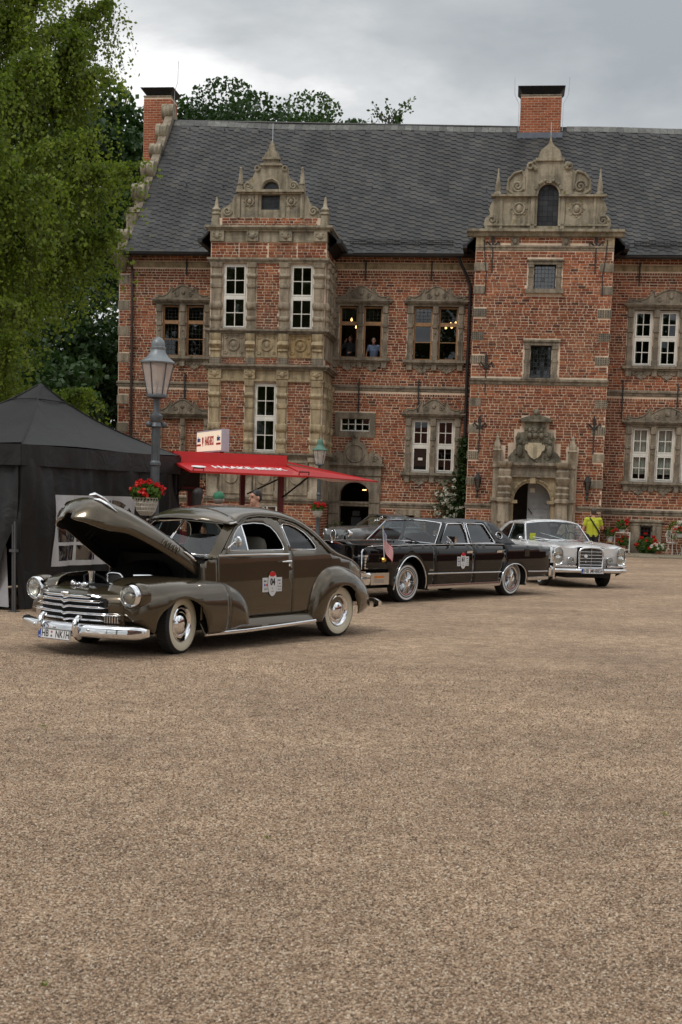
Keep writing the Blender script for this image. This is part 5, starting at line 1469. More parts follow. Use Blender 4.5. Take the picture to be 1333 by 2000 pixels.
# ------------------------------------------------------------------ the rest of the courtyard, seen only as reflections
def wing(name, label, loc, rz, L_, D_, h, zr, tile, glazed=True):
    t = thing(name, label, 'building', loc, rz)
    MB().box(0, L_, 0, D_, 0, h).build('wall', pmat('brick wall far', (0.11, 0.045, 0.03), 0.9, var=0.25), t, smooth=0)
    r = MB().add([(-.4, -.5, h), (L_ + .4, -.5, h), (L_ + .4, D_ / 2, zr), (-.4, D_ / 2, zr), (L_ + .4, D_ + .5, h), (-.4, D_ + .5, h)], [(0, 1, 2, 3), (3, 2, 4, 5)]); r.build('roof', tile, t, smooth=0)
    for x in np.arange(1.5, L_ - 1.5, 2.6) if glazed else ():
        for z in (1.2, 4.2):
            if z + 1.7 > h: continue
            f = MB(); frame_bars(f, x, x + 1.1, z, z + 1.7, -0.06, 0.0, 0.09); w = f.build('window', 'white_wood', t, smooth=0); MB().box(x + .09, x + 1.01, -.03, -.01, z + .09, z + 1.61).build('pane', 'black', w, smooth=0)
    return t
M['red_tile'] = pmat('red roof tile', (0.26, 0.085, 0.05), 0.8, var=0.2)
M['dark_tile'] = pmat('dark roof tile', (0.09, 0.05, 0.04), 0.8, var=0.2)
wing('unseen_wing', 'unseen long brick wing closing the right side of the courtyard', (42, 46, 0), -PI / 2 - 0.12, 50, 9, 3.6, 7.0, 'red_tile', False)  # unseen, imagined wing, set low and far to shape the car paint reflections
wing('gatehouse', 'brick gatehouse with red tiled roof behind the camera', (16, -34, 0), PI, 34, 10, 6.5, 11.5, 'red_tile')
crown_tree('lime_tree', (-17, -14, 0), 15, 5.0, 9, 6000, 0.4, 31, 'round lime tree behind the camera by the gatehouse')
crown_tree('lime_tree', (36, -4, 0), 15, 4.6, 9, 6000, 0.4, 32, 'round lime tree in front of the unseen wing')
crown_tree('lime_tree', (50, 24, 0), 17, 5.0, 11, 6000, 0.4, 33, 'tall lime tree behind the unseen wing roof')

for i, (x, y, z) in enumerate(((-22, -48, 19), (-9, -52, 21), (9, -50, 18), (24, -47, 21), (-46, -44, 23), (-34, -47, 22))):  # tall trees added out of view to darken the window reflections
    crown_tree('lime_tree', (x, y, 0), z + 5, 7.0, z, 7000, 0.6, 40 + i, ['unseen tall lime tree far left behind the gatehouse', 'unseen highest lime tree behind the gatehouse', 'unseen rounder lime tree behind the gatehouse', 'unseen lime tree at the right end behind the gatehouse', 'unseen outermost lime tree beyond the left end of the gatehouse', 'unseen lime tree second from the left beyond the gatehouse'][i])

wd = np.random.default_rng(4); C = []
for x, y, n in ((-1.45, 4.9, 7), (-1.02, 4.5, 8), (-0.35, 6.6, 9), (1.9, 7.4, 8), (-2.2, 9.6, 10)): C.append(np.array((x, y, .012)) + wd.normal(0, 1, (n, 3)) * (.010, .010, .004))
V, F = leaf_quads(np.concatenate(C), .011, 1.6, 0, wd); o = link('weeds', fast_mesh('weeds', V, F, 'leaf_birch', wd.random(len(F))), None, 'stuff'); o['label'] = 'tiny green weeds sprouting in the gravel'
# ------------------------------------------------------------------ black pop-up tent
def cloth_mat(name, col, rough=0.55, sc=3.0, strength=0.5):
    m, nt, b = _nodes(name)
    t = _tex(nt, 'ShaderNodeTexNoise', 1.2, Detail=5.0)
    c = _ramp(nt, t.outputs['Fac'], [(0.3, _mul(col, 0.75)), (0.7, _mul(col, 1.3))]); nt.links.new(c, b.inputs['Base Color'])
    b.inputs['Roughness'].default_value = rough; b.inputs['Specular IOR Level'].default_value = 0.45
    w = _tex(nt, 'ShaderNodeTexNoise', sc, Detail=3.0, Roughness=0.5, Distortion=1.5)
    _bump(nt, b, w.outputs['Fac'], strength, 0.12)
    return m
M['tent'] = cloth_mat('black tent cloth', (0.0065, 0.0065, 0.007), 0.55, 1.7, 0.3)
M['tent_roof'] = cloth_mat('black roof cloth', (0.011, 0.011, 0.012), 0.65, 1.5, 0.25)
M['vinyl'] = pmat('white vinyl print', (0.52, 0.52, 0.53), 0.35, var=0.12, vs=2.0, bump=0.3, bs=8, bdist=0.04)
M['clear'] = glass_mat('clear vinyl sheet', (0.62, 0.62, 0.64), 2.2, rough=0.10)
M['pole_grey'] = pmat('grey tent pole', (0.10, 0.10, 0.105), 0.45, 0.5)
tent = thing('pop_up_tent', 'black pop-up tent with arched clear window behind the brown car', 'tent', (-4.63, 18.8, 0), math.atan2(.924, .381))
LX, LY, ZE, ZA = 4.55, 3.0, 2.41, 3.47
def wob(a, z, s=0.0):
    return 1.5 * (0.030 * math.sin(a * 5.1 + 1.3 * z + s) + 0.022 * math.sin(a * 11.3 - 2.1 * z + 2 * s) + 0.035 * math.sin(2.3 * z + a * 1.7 + s) + 0.012 * math.sin(a * 23 + 3.1 * z + s))
def roof_z(r):                      # r 0 at the peak, 1 at the eave
    return ZE + (ZA - ZE) * (0.25 * (1 - r) ** 4 + 0.75 * (1 - r) ** 1.08)
A = Vector((2.3, 1.3))
cor = [Vector((0, 0)), Vector((LX, 0)), Vector((LX, LY)), Vector((0, LY))]
m = MB()
for k in range(4):
    a, b = cor[k], cor[(k + 1) % 4]; rows = []
    for i in range(19):
        r = i / 18; row = []
        for j in range(17):
            u = j / 16; p = A + (a + (b - a) * u - A) * r
            sag = -0.05 * math.sin(PI * u) * math.sin(PI * min(r * 1.15, 1)) + 0.012 * math.sin(9 * u + 5 * r) * r
            pk = 0.03 * math.exp(-((r - 0.16) / 0.04) ** 2)
            row.append((p.x, p.y, roof_z(r) + sag * 1.0 - pk * 0.5))
        rows.append(row)
    m.grid(rows, flip=True)
cv_ = m.build('canopy', 'tent_roof', tent, smooth=60)
sm2 = MB()
for k in range(4):
    a = cor[k]; sm2.tube([((A + (a - A) * r).x, (A + (a - A) * r).y, roof_z(r) + .006) for r in np.linspace(0.02, 1, 20)], .011, 5)
pr_ = [A + (cor[k] - A) * .17 for k in range(4)]; sm2.tube([(p.x, p.y, roof_z(.17) + .004) for p in pr_], .01, 5, closed=True)
sm2.build('seam', 'tent_roof', cv_)
m = MB()
m.grid([[(LX * u, -0.015 + 0.012 * math.sin(7 * u * LX) * (1 - v), ZE - 0.01 - 0.30 * (1 - v) + 0.0) for u in np.linspace(-.003, 1.003, 60)] for v in (1, .8, .6, .4, .2, 0)], flip=True)
m.grid([[(-0.015 + 0.012 * math.sin(8 * u * LY) * (1 - v), LY * u, ZE - 0.01 - 0.30 * (1 - v)) for u in np.linspace(-.003, 1.003, 40)] for v in (1, .8, .6, .4, .2, 0)])
m.grid([[(LX + 0.015, LY * u, ZE - 0.01 - 0.30 * (1 - v)) for u in np.linspace(0, 1, 20)] for v in (1, .5, 0)], flip=True)
m.grid([[(LX * u, LY + 0.015, ZE - 0.01 - 0.30 * (1 - v)) for u in np.linspace(0, 1, 20)] for v in (1, .5, 0)])
m.build('valance', 'tent', tent, smooth=60)
WX0, WX1, WZ0, WZ1 = 0.83, 3.20, 0.62, 1.69
V, F = panel2d([(0.12, 0.03), (LX, 0.03), (LX, 2.2), (0.0, 2.2), (0.0, 1.3)], [[(WX0 + .02, WZ0 + .02), (WX1 - .02, WZ0 + .02), (WX1 - .02, WZ1 - .02), (WX0 + .02, WZ1 - .02)]], 0.07)
def drape(x, z): return 0.05 + wob(x, z) * (0.5 + 0.5 * (1 - abs(z - 1.1) / 1.3)) + 0.05 * math.exp(-((x - 0.45) / 0.12) ** 2) * (1.6 - z) * 0.3
MB().add([(x, drape(x, z), z) for x, z in V], F).build('side_wall', 'tent', tent, smooth=80)
V, F = panel2d([(0.0, 0.03), (-0.0, 2.2), (3.0, 2.2), (3.0, 0.03), (0.6, 0.03), (0.42, 0.35), (0.10, 1.25)], (), 0.08)
MB().add([(0.05 + wob(y, z, 2), y, z) for y, z in V], F).build('side_wall', 'tent', tent, smooth=80)
MB().add([(LX - .02, 0, 0.03), (LX - .02, LY, 0.03), (LX - .02, LY, 2.2), (LX - .02, 0, 2.2), (0, LY - .02, .03), (0, LY - .02, 2.2)], [(0, 1, 2, 3), (1, 4, 5, 2)]).build('side_wall', 'tent', tent, smooth=0)
# the printed window: white sheet with two arched groups of panes
holes = []
for a, b in ((0.93, 1.92), (2.06, 3.08)):
    c = (a + b) / 2; w = (b - a) / 2 - 0.03
    for s in (-1, 1):
        xs_ = sorted((c + s * 0.025, c + s * w))
        for z0, z1 in ((0.70, 0.93), (0.98, 1.22)): holes.append([(xs_[0], z0), (xs_[1], z0), (xs_[1], z1), (xs_[0], z1)])
        arc = [(c + s * max(0.03, w * math.cos(t)), 1.27 + 0.36 * math.sin(t)) for t in np.linspace(0.0, PI / 2 - 0.06, 9)]
        q = [(c + s * 0.03, 1.27)] + arc
        # a slanting bar splits every fanlight half
        cut = lambda t: (c + s * max(0.03, w * math.cos(t)), 1.27 + 0.36 * math.sin(t))
        holes.append([(c + s * 0.12, 1.27)] + [cut(t) for t in np.linspace(0.0, 0.72, 5)])
        holes.append([(c + s * 0.03, 1.30)] + [cut(t) for t in np.linspace(0.88, PI / 2 - .06, 5)])
V, F = panel2d([(WX0, WZ0), (WX1, WZ0), (WX1, WZ1), (WX0, WZ1)], holes, 0.06)
win = MB().add([(x, drape(x, z) - 0.008, z) for x, z in V], F).build('window_print', 'vinyl', tent, smooth=80)
V, F = panel2d([(WX0, WZ0), (WX1, WZ0), (WX1, WZ1), (WX0, WZ1)], (), 0.08)
MB().add([(x, drape(x, z) + 0.004 + 0.012 * math.sin(31 * x + 9 * z) * math.sin(23 * z), z) for x, z in V], F).build('clear_sheet', 'clear', win, smooth=80)
for x, y in ((0.02, 0.06), (LX - .05, 0.05), (LX - .05, LY - .05), (0.05, LY - .05)):
    q = MB().box(x - .02, x + .02, y - .02, y + .02, 0.0, 2.3)
    if (x, y) == (0.02, 0.06): q = MB().box(-0.075, -0.05, 0.04, 0.065, 0.0, 1.30).box(-0.03, -0.008, 0.11, 0.132, 0.0, 1.25).box(-0.08, 0.0, 0.03, 0.14, 0.86, 0.90).box(-.1, .02, .02, .15, 0, .015)
    q.build('leg', 'pole_grey', tent, smooth=0)
MB().add([(0.06, 0.25, 0.05), (0.08, 0.55, 0.05), (0.10, 0.5, 0.85), (0.07, 0.3, 0.95)], [(0, 1, 2, 3), (3, 2, 1, 0)]).build('wall_lining', pmat('pale cloth lining', (0.35, 0.35, 0.37), 0.8), tent)
# ------------------------------------------------------------------ beer stand
M['red'] = pmat('red enamel', (0.52, 0.012, 0.014), 0.35, var=0.08, coat=0.3)
M['dark_red'] = pmat('dark red paint', (0.20, 0.012, 0.014), 0.45, var=0.1)
M['sign_lit'] = emit_mat('lit sign face', (0.85, 0.78, 0.60), 0.40)
M['letter_white'] = pmat('white lettering', (0.82, 0.80, 0.78), 0.5, var=0)
M['letter_red'] = pmat('red lettering', (0.45, 0.02, 0.02), 0.5, var=0)
M['letter_blue'] = pmat('blue lettering', (0.02, 0.05, 0.25), 0.5, var=0)
M['letter_black'] = pmat('black lettering', (0.015, 0.015, 0.02), 0.5, var=0)
st = thing('beer_stand', 'red beer stand with raised flaps and a lit sign on its roof', 'stall', (-1.11, 23.8, 0), R(22.97))
X0, DY = -2.05, 2.3
MB().box(X0, 0, 0, DY, 2.46, 2.5).box(X0 - .01, 0.0, -0.03, 0.0, 2.28, 2.50).box(0.0, 0.03, -0.03, DY, 2.30, 2.50).box(X0, X0 + .03, 0, DY, 2.3, 2.5).box(X0, 0, DY - .03, DY, 2.3, 2.5).build('roof', 'red', st, smooth=0)
def slab(pts, th, name, mat, **k):
    m = MB(); q = [Vector(p) for p in pts]; n = (q[1] - q[0]).cross(q[2] - q[0]).normalized() * th; c = len(q)
    lo = [p - n for p in q]
    m.add(q + lo, [tuple(range(c)), tuple(reversed(range(c, 2 * c)))] + [(i, i + c, (i + 1) % c + c, (i + 1) % c) for i in range(c)])
    return m.build(name, mat, st, smooth=0)
slab([(X0, -1.02, 2.155), (0.02, -1.06, 2.135), (0.0, -0.02, 2.31), (X0, -0.02, 2.31)], 0.035, 'flap', 'red')
slab([(0.03, 0.0, 2.40), (1.86, 0.0, 2.105), (1.86, 2.2, 2.12), (0.03, 2.2, 2.42)], 0.03, 'flap', 'red')
slab([(0.02, -1.06, 2.134), (1.86, -0.0, 2.104), (0.03, 0.0, 2.34)], 0.02, 'flap_corner', 'red')
fl_m = Matrix.Translation((-0.84, -0.50, 2.240)) @ Matrix.Rotation(math.atan2(0.165, 1.03), 4, 'X')
text('lettering', 'HAAKE-BECK', 0.37, 'letter_white', st, fl_m, 0.002, 0.012, 0.60)
MB().lathe([(0, 0.002), (0.13, 0.0)], 20, Matrix.Translation((-1.76, -0.52, 2.238)) @ Matrix.Rotation(math.atan2(0.165, 1.03), 4, 'X') @ Matrix.Diagonal((1, .9, 1, 1))).build('emblem', 'letter_white', st)
for x, y in ((-0.04, 0.06), (X0 + .05, 0.06), (-0.04, DY - .05), (X0 + .05, DY - .05)): MB().box(x - .045, x + .045, y - .045, y + .045, 0, 2.46).build('post', 'dark_red', st, smooth=0)
MB().box(-1.15, -1.05, DY - .08, DY, 0.2, 2.4).build('post', 'dark_red', st, smooth=0)
for a, b in (((-0.02, 0.02, 1.75), (0.35, -0.4, 2.16)), ((-0.02, 2.0, 1.8), (0.9, 2.0, 2.24)), ((X0 + .1, 0, 1.8), (X0 + .1, -.6, 2.19))): MB().tube([a, b], 0.016, 6).build('stay', 'iron', st)
for x in (-1.9, 0.0):
    MB().tube([(x - .09, -.98, 2.15), (x - .09, -.99, 2.20), (x + .09, -.99, 2.20), (x + .09, -.98, 2.15)], .012, 6).build('handle', 'black', st)
MB().box(X0 + .05, -.05, 0.02, 0.35, 1.04, 1.10).box(X0 + .05, -.05, 0.05, 0.1, 0, 1.04).box(-.1, -.05, .1, DY, 0, 1.04).build('counter', 'dark_red', st, smooth=0)
MB().box(X0 + .05, -.9, DY - .42, DY - .1, 1.86, 1.90).box(X0 + .05, -.9, DY - .42, DY - .40, 2.18, 2.2).build('shelf', 'dark_red', st, smooth=0)
MB().box(-1.45, -0.98, DY - .3, DY - .06, 1.82, 2.40).build('dark_cabinet', pmat('dark wood', (0.03, .02, .015), .5), st, smooth=0)
# lit sign on the roof: its long face looks to the left
sg = MB().box(-1.16, -1.02, 0.10, 1.65, 2.53, 2.93); s_ob = sg.build('sign', pmat('grey sign casing', (0.42, 0.42, 0.48), 0.5), st, smooth=0)
MB().box(-1.165, -1.158, 0.13, 1.62, 2.555, 2.905).build('sign_face', 'sign_lit', s_ob, smooth=0)
fm = lambda y, z: Matrix.Translation((-1.168, y, z)) @ Matrix(((0, 0, -1, 0), (-1, 0, 0, 0), (0, 1, 0, 0), (0, 0, 0, 1)))
text('lettering', 'HAAKE-BECK', 0.22, 'letter_red', s_ob, fm(0.83, 2.73), 0.001, 0.006, 0.42)
for y in (0.27, 1.48):
    text('lettering', 'ahlers', 0.13, 'letter_blue', s_ob, fm(y, 2.77), 0.001, 0.004, 0.62)
    MB().box(-1.17, -1.166, y - .13, y + .13, 2.655, 2.69).build('sign_stripe', 'letter_red', s_ob, smooth=0)
MB().prism([(1.23 + .04, 2.81), (1.23 - .04, 2.81), (1.23 - .04, 2.72), (1.23, 2.64), (1.23 + .04, 2.72)], -1.17, -1.166).xf(Matrix(((0, 1, 0, 0), (1, 0, 0, 0), (0, 0, 1, 0), (0, 0, 0, 1)))).build('emblem', 'letter_red', s_ob, smooth=0)
for y in (0.3, 1.4): MB().box(-1.12, -1.06, y - .03, y + .03, 2.49, 2.54).build('sign_foot', 'dark_red', s_ob, smooth=0)
# glasses and tap gear on the shelf
M['beer_glass'] = glass_mat('dark glassware', (0.45, 0.42, 0.36), 1.2)
sp = st.matrix_basis
SM = Matrix.Translation((-1.11, 23.8, 0)) @ Matrix.Rotation(R(22.97), 4, 'Z')
g0 = None
GL = ['beer glass on the stand shelf, next to the dark cabinet', 'beer glass on the stand shelf, second from the dark cabinet', 'beer glass in the middle of the row of five on the stand shelf',
      'beer glass on the stand shelf, fourth from the dark cabinet', 'beer glass on the stand shelf, ending the row of five', 'single beer glass at the tent end of the stand shelf']
for i, x in enumerate((-1.52, -1.60, -1.68, -1.76, -1.84, -1.96)):
    p = SM @ Vector((x, DY - .26, 1.902))
    if g0 is None:
        g0 = MB().lathe([(0, 0), (.032, 0), (.03, .01), (.036, .15), (.033, .15), (.027, .015), (0, .012)], 12).build('beer_glass', 'beer_glass', None); o = g0
    else: o = g0.copy(); COL.objects.link(o)
    o.location = p; o['category'] = 'glass'; o['group'] = 'beer glasses on the stand shelf'
    o['label'] = GL[i]
p = SM @ Vector((-1.7, 0.9, 0))
t = thing('tap_lamp', 'small black spotlight hanging from the stand ceiling', 'lamp', p)
MB().cyl((0, 0, 2.46), (0, 0, 2.25), .012, n=6).build('stem', 'black', t); MB().lathe([(.03, 2.27), (.05, 2.22), (.055, 2.12), (.05, 2.12)], 10).build('lamp_shade', 'black', t)
p = SM @ Vector((-1.88, 0.2, 1.1)); t = thing('beer_tap', 'chrome beer tap column on the red counter beside the tent', 'beer tap', p)
MB().lathe([(.06, 0), (.05, .02), (.035, .05), (.035, .42), (.05, .45), (.0, .48)], 12).build('column', 'chrome', t)
for s in (-1, 1): MB().tube([(0, 0, .36), (s * .08, -.08, .36), (s * .08, -.12, .28)], .014, 6).build('spout', 'chrome', t)

# ------------------------------------------------------------------ lamp posts
M['zinc'] = pmat('grey zinc', (0.20, 0.22, 0.235), 0.45, 0.35, var=0.25, vs=8)
M['post_grey'] = pmat('grey painted iron', (0.10, 0.11, 0.12), 0.45, 0.3, var=0.25, vs=7, bump=.15)
M['verdigris'] = pmat('green copper', (0.09, 0.19, 0.15), 0.7, var=0.25)
M['lantern_glass'] = glass_mat('frosted lantern glass', (0.80, 0.74, 0.72), 1.6, 0.9, 0.12)
def lantern_glass_white():
    m, nt, b = _nodes('milky lantern glass')
    b.inputs['Base Color'].default_value = (0.74, 0.66, 0.62, 1); b.inputs['Roughness'].default_value = 0.2
    tr = nt.nodes.new('ShaderNodeBsdfTransparent'); mx = nt.nodes.new('ShaderNodeMixShader'); mx.inputs[0].default_value = 0.5
    nt.links.new(tr.outputs[0], mx.inputs[1]); nt.links.new(b.outputs[0], mx.inputs[2]); nt.links.new(mx.outputs[0], nt.nodes['Material Output'].inputs['Surface'])
    return m
M['milky'] = lantern_glass_white()
def lamp_post(loc, label, roofmat, sides=18):
    t = thing('lamp_post', label, 'lamp post', loc)
    m = MB().lathe([(.0, 0), (.20, 0), (.20, .08), (.17, .12), (.16, .5), (.13, .58), (.10, .66), (.085, .72), (.075, .8), (.07, 1.9), (.066, 2.18), (.085, 2.20), (.085, 2.24), (.064, 2.27), (.062, 2.74), (.07, 2.78), (.095, 2.8), (.07, 2.86), (.10, 2.92), (.10, 2.97), (.06, 3.0), (.05, 3.06), (.052, 3.24)], 16)
    for k in range(8):
        a = k * PI / 4; m.tube([(.068 * math.cos(a), .068 * math.sin(a), .8), (.06 * math.cos(a), .06 * math.sin(a), 2.74)], .008, 4)
    m.build('post', 'post_grey', t, smooth=30)
    m = MB().tube([(-.12, -.05, 2.83), (.12, .05, 2.83)], .022, 8)
    for s in (-1, 1): m.sphere((s * .11, s * .045, 2.83), .05, 10, 8)
    m.build('ladder_bar', 'post_grey', t)
    MB().lathe([(.05, 3.22), (.165, 3.25), (.165, 3.28), (.15, 3.30)], 12).build('lantern_base', 'post_grey', t)
    MB().lathe([(.145, 3.29), (.245, 3.77)], sides).build('lantern_glass', 'milky', t, smooth=60)
    m = MB()
    for k in range(6): a = k * PI / 3 + .2; m.tube([(.148 * math.cos(a), .148 * math.sin(a), 3.28), (.250 * math.cos(a), .250 * math.sin(a), 3.78)], .009, 5)
    m.build('lantern_frame', 'post_grey', t)
    MB().lathe([(.22, 3.765), (.268, 3.77), (.272, 3.79), (.25, 3.815), (.17, 3.87), (.125, 3.94), (.115, 3.98), (.12, 3.99), (.12, 4.02), (.108, 4.03), (.108, 4.07), (.095, 4.12), (.06, 4.16), (.02, 4.18), (0, 4.18)], 28).build('lantern_roof', roofmat, t, smooth=30)
    b = MB().lathe([(0.03, 3.3), (.018, 3.35), (.014, 3.44), (.03, 3.46), (.03, 3.5), (.02, 3.51)], 10).build('lamp_holder', 'iron', t)
    MB().lathe([(.02, 3.5), (.034, 3.55), (.034, 3.6), (.02, 3.64), (0, 3.65)], 12).build('bulb', pmat('unlit bulb', (0.75, 0.62, 0.35), 0.2, var=0), t)
    return t
lp = lamp_post((-3.03, 20.8, 0), 'tall grey lamp post with milky lantern in front of the black tent', 'zinc')
lp.rotation_euler = (0, R(0.6), 0)
lamp_post((-0.95, 47.0, -0.32), 'distant lamp post with green copper lantern roof near the arched door', 'verdigris')

# ------------------------------------------------------------------ flowers
M['leaf_ger'] = leaf_mat('geranium leaves', [(0, (0.03, 0.075, 0.012)), (0.5, (0.06, 0.13, 0.02)), (1, (0.13, 0.20, 0.03))], 0.25)
M['petal_red'] = leaf_mat('red petals', [(0, (0.42, 0.008, 0.012)), (0.6, (0.62, 0.015, 0.015)), (1, (0.70, 0.05, 0.03))], 0.25)
M['petal_white'] = leaf_mat('white petals', [(0, (0.55, 0.54, 0.48)), (1, (0.82, 0.82, 0.78))], 0.2)
M['wicker'] = pmat('white wicker', (0.55, 0.52, 0.46), 0.7, var=0.2, vs=20)
M['terracotta'] = pmat('terracotta', (0.32, 0.13, 0.07), 0.8, var=0.2)
M['zinc_pot'] = pmat('pale pot', (0.5, 0.5, 0.47), 0.6, var=0.15)
def bloom(parent, c, rad, nleaf, nclus, pet, seed, size=0.05, zsq=0.7, cl=0.06, up=0.6, pn=26):
    rg = np.random.default_rng(seed)
    d = rg.normal(size=(nleaf, 3)); d /= np.linalg.norm(d, axis=1)[:, None]; d[:, 2] = d[:, 2] * zsq
    C = np.array(c) + d * (rad * rg.uniform(0.3, 1, nleaf) ** .5)[:, None]
    V, F = leaf_quads(C, size, 1.0, 0, rg); link('foliage', fast_mesh('foliage', V, F, 'leaf_ger', rg.random(nleaf)), parent)
    P = []
    for k in range(nclus):
        d = rg.normal(size=3); d[2] = abs(d[2]) * up * 1.6 - 0.35 * (1 - up); d /= np.linalg.norm(d)
        q = np.array(c) + d * rad * np.array((1.08, 1.08, zsq * 1.25)) * rg.uniform(.85, 1.1)
        e = rg.normal(size=(pn, 3)); e /= np.linalg.norm(e, axis=1)[:, None]; P.append(q + e * cl * rg.uniform(.5, 1.0, (pn, 1)) * np.array((1, 1, .7)))
    P = np.concatenate(P); V, F = leaf_quads(P, cl * 0.75, 1.0, 0, rg); link('blossoms', fast_mesh('blossoms', V, F, pet, rg.random(len(P))), parent)
def basket(loc, label, seed):
    t = thing('hanging_basket', label, 'flower basket', loc)
    m = MB(); prof = [(.09, -.22), (.14, -.16), (.175, -.04), (.185, .04)]
    for k in range(22):
        a = 2 * PI * k / 22; m.tube([(r * math.cos(a + .12 * i), r * math.sin(a + .12 * i), z) for i, (r, z) in enumerate(prof)], .007, 4)
    for r, z in prof + [(.115, -.19), (.16, -.1)]: m.tube([(r * math.cos(a), r * math.sin(a), z) for a in np.linspace(0, 2 * PI, 20)], .008, 4)
    m.lathe([(0, -.2), (.12, -.17), (.165, -.04), (.165, 0.0), (0, 0.02)], 14)
    m.build('basket', 'wicker', t)
    m = MB().tube([(.16, 0.02, .02), (.12, .0, .22), (.06, .15, .36)], .007, 5).tube([(-.16, 0.02, .02), (-.05, .05, .22), (.06, .15, .36)], .007, 5); m.build('hanger', 'iron', t)
    bloom(t, (0, 0, .11), .24, 950, 17, 'petal_red', seed, .05, .66, .062)
    return t
basket((-3.10, 20.52, 1.64), 'white wicker basket of red geraniums hanging on the near lamp post', 1)
basket((-0.97, 46.72, 1.32), 'red geranium basket hanging on the distant green-topped lamp post', 2)

def pot_plant(loc, label, name='potted_plant', pot=True, rad=.22, pet='petal_red', seed=1, n=330, clus=9, size=.06, cl=.06, pm='terracotta', ph=.2, cat='potted plant', zsq=.8):
    t = thing(name, label, cat, loc)
    if pot: MB().lathe([(0, 0), (.09, 0), (.13, ph * .9), (.145, ph * .9), (.145, ph), (.12, ph), (0, ph * .9)], 14).build('pot', pm, t)
    bloom(t, (0, 0, ph + rad * zsq * .75), rad, n, clus, pet, seed, size, zsq, cl)
    return t
CM = Matrix.Translation((0, 52.117, 0)) @ Matrix.Rotation(-0.12081, 4, 'Z')
def cas(x, y, z=0.0): return CM @ Vector((x, y, z))
# plant rack left of the cellar window
t = thing('plant_stand', 'small iron plant stand with two shelves by the brick wall', 'plant stand', cas(10.75, -0.75, .03), -.12)
m = MB()
for x in (-.28, .28):
    for y in (-.14, .14): m.box(x - .012, x + .012, y - .012, y + .012, 0, .78)
m.build('frame', 'white_wood', t, smooth=0)
for z in (.12, .76): MB().box(-.3, .3, -.16, .16, z, z + .02).build('shelf', 'white_wood', t, smooth=0)
pot_plant(cas(10.75, -0.75, .81), 'red geranium pot on the top shelf of the plant stand', seed=3, rad=.27, pm='zinc_pot', ph=.12, n=420, clus=10)
pot_plant(cas(10.80, -0.75, .17), 'red geranium pot on the bottom shelf of the plant stand', seed=4, rad=.24, pm='terracotta', ph=.14, n=340, clus=7)
pot_plant(cas(10.28, -0.9, .45), 'white pot of red geraniums on a stool at the tower corner', seed=5, rad=.25, pm='zinc_pot', ph=.2, n=330, clus=7)
t = thing('stool', 'low wooden stool under a geranium pot at the tower corner', 'stool', cas(10.28, -0.9, .03)); MB().box(-.16, .16, -.16, .16, .38, .42).build('seat', 'oak', t, smooth=0)
for x in (-.13, .13):
    for y in (-.13, .13): MB().box(x - .015, x + .015, y - .015, y + .015, 0, .38).build('leg', 'oak', t, smooth=0)
t = thing('geranium_bush', 'leafy bush of red geraniums in front of the cellar window', 'bush', cas(11.72, -0.45, 0)); bloom(t, (0, 0, .32), .42, 900, 16, 'petal_red', 6, .075, .85, .075)
pot_plant(cas(12.1, -1.0, .03), 'wide bowl of white and red flowers on the paving', 'flower_bowl', True, .3, 'petal_white', 7, 420, 16, .05, .06, 'terracotta', .12, 'flower bowl', .5)
t = bpy.data.objects[[o.name for o in bpy.data.objects if o.name.startswith('flower_bowl')][0]]
bloom(t, (.1, 0.05, .34), .22, 60, 6, 'petal_red', 8, .05, .5, .06)
# white wire table with its flowers and chair
t = thing('garden_table', 'white wire garden table at the right edge by the castle wall', 'table', cas(13.15, -1.1, .03))
MB().lathe([(0, .66), (.34, .66), (.35, .67), (.35, .69), (0, .69)], 20).build('table_top', 'white_wood', t)
for k in range(3): a = k * 2.1 + .4; MB().tube([(.08 * math.cos(a), .08 * math.sin(a), .66), (.1 * math.cos(a), .1 * math.sin(a), .35), (.3 * math.cos(a), .3 * math.sin(a), 0)], .012, 6).build('leg', 'white_wood', t)
pot_plant(cas(13.0, -1.15, .72), 'white potted flowers on the wire garden table', 'potted_plant', True, .26, 'petal_white', 9, 260, 14, .05, .07, 'zinc_pot', .18)
pot_plant(cas(12.8, -1.35, .72), 'red flower pot beside the white flowers on the garden table', 'potted_plant', True, .15, 'petal_red', 10, 120, 6, .05, .06, 'zinc_pot', .12)
pot_plant(cas(13.05, -1.0, .03), 'pale watering pot under the wire garden table', 'watering_pot', True, .12, 'petal_white', 12, 40, 1, .04, .03, 'zinc_pot', .3)
t = thing('garden_chair', 'white wire garden chair left of the garden table', 'chair', cas(12.62, -0.9, .03), .6)
MB().lathe([(0, .44), (.19, .44), (.2, .45), (.19, .46), (0, .46)], 18).build('seat', 'white_wood', t)
for k in range(4): a = k * PI / 2 + .78; MB().tube([(.16 * math.cos(a), .16 * math.sin(a), .44), (.15 * math.cos(a), .15 * math.sin(a), .25), (.23 * math.cos(a), .23 * math.sin(a), 0)], .01, 5).build('leg', 'white_wood', t)
m = MB().tube([(-.17, .12, .45), (-.18, .18, .75), (-.08, .2, .9), (.08, .2, .9), (.18, .18, .75), (.17, .12, .45)], .01, 6)
for x in (-.09, 0, .09): m.tube([(x, .17, .46), (x, .2, .88)], .007, 5)
m.build('backrest', 'white_wood', t)
t = thing('wreath', 'round green wreath leaning on the garden chair', 'wreath', cas(12.72, -0.62, .95), -.1)
rg = np.random.default_rng(12); a = rg.uniform(0, 2 * PI, 420); C = np.c_[.23 * np.cos(a), rg.normal(0, .03, 420), .27 * np.sin(a)] + rg.normal(0, .035, (420, 3))
V, F = leaf_quads(C, .06, 1.3, 0, rg); link('leaves', fast_mesh('leaves', V, F, 'leaf_birch', rg.random(420)), t)
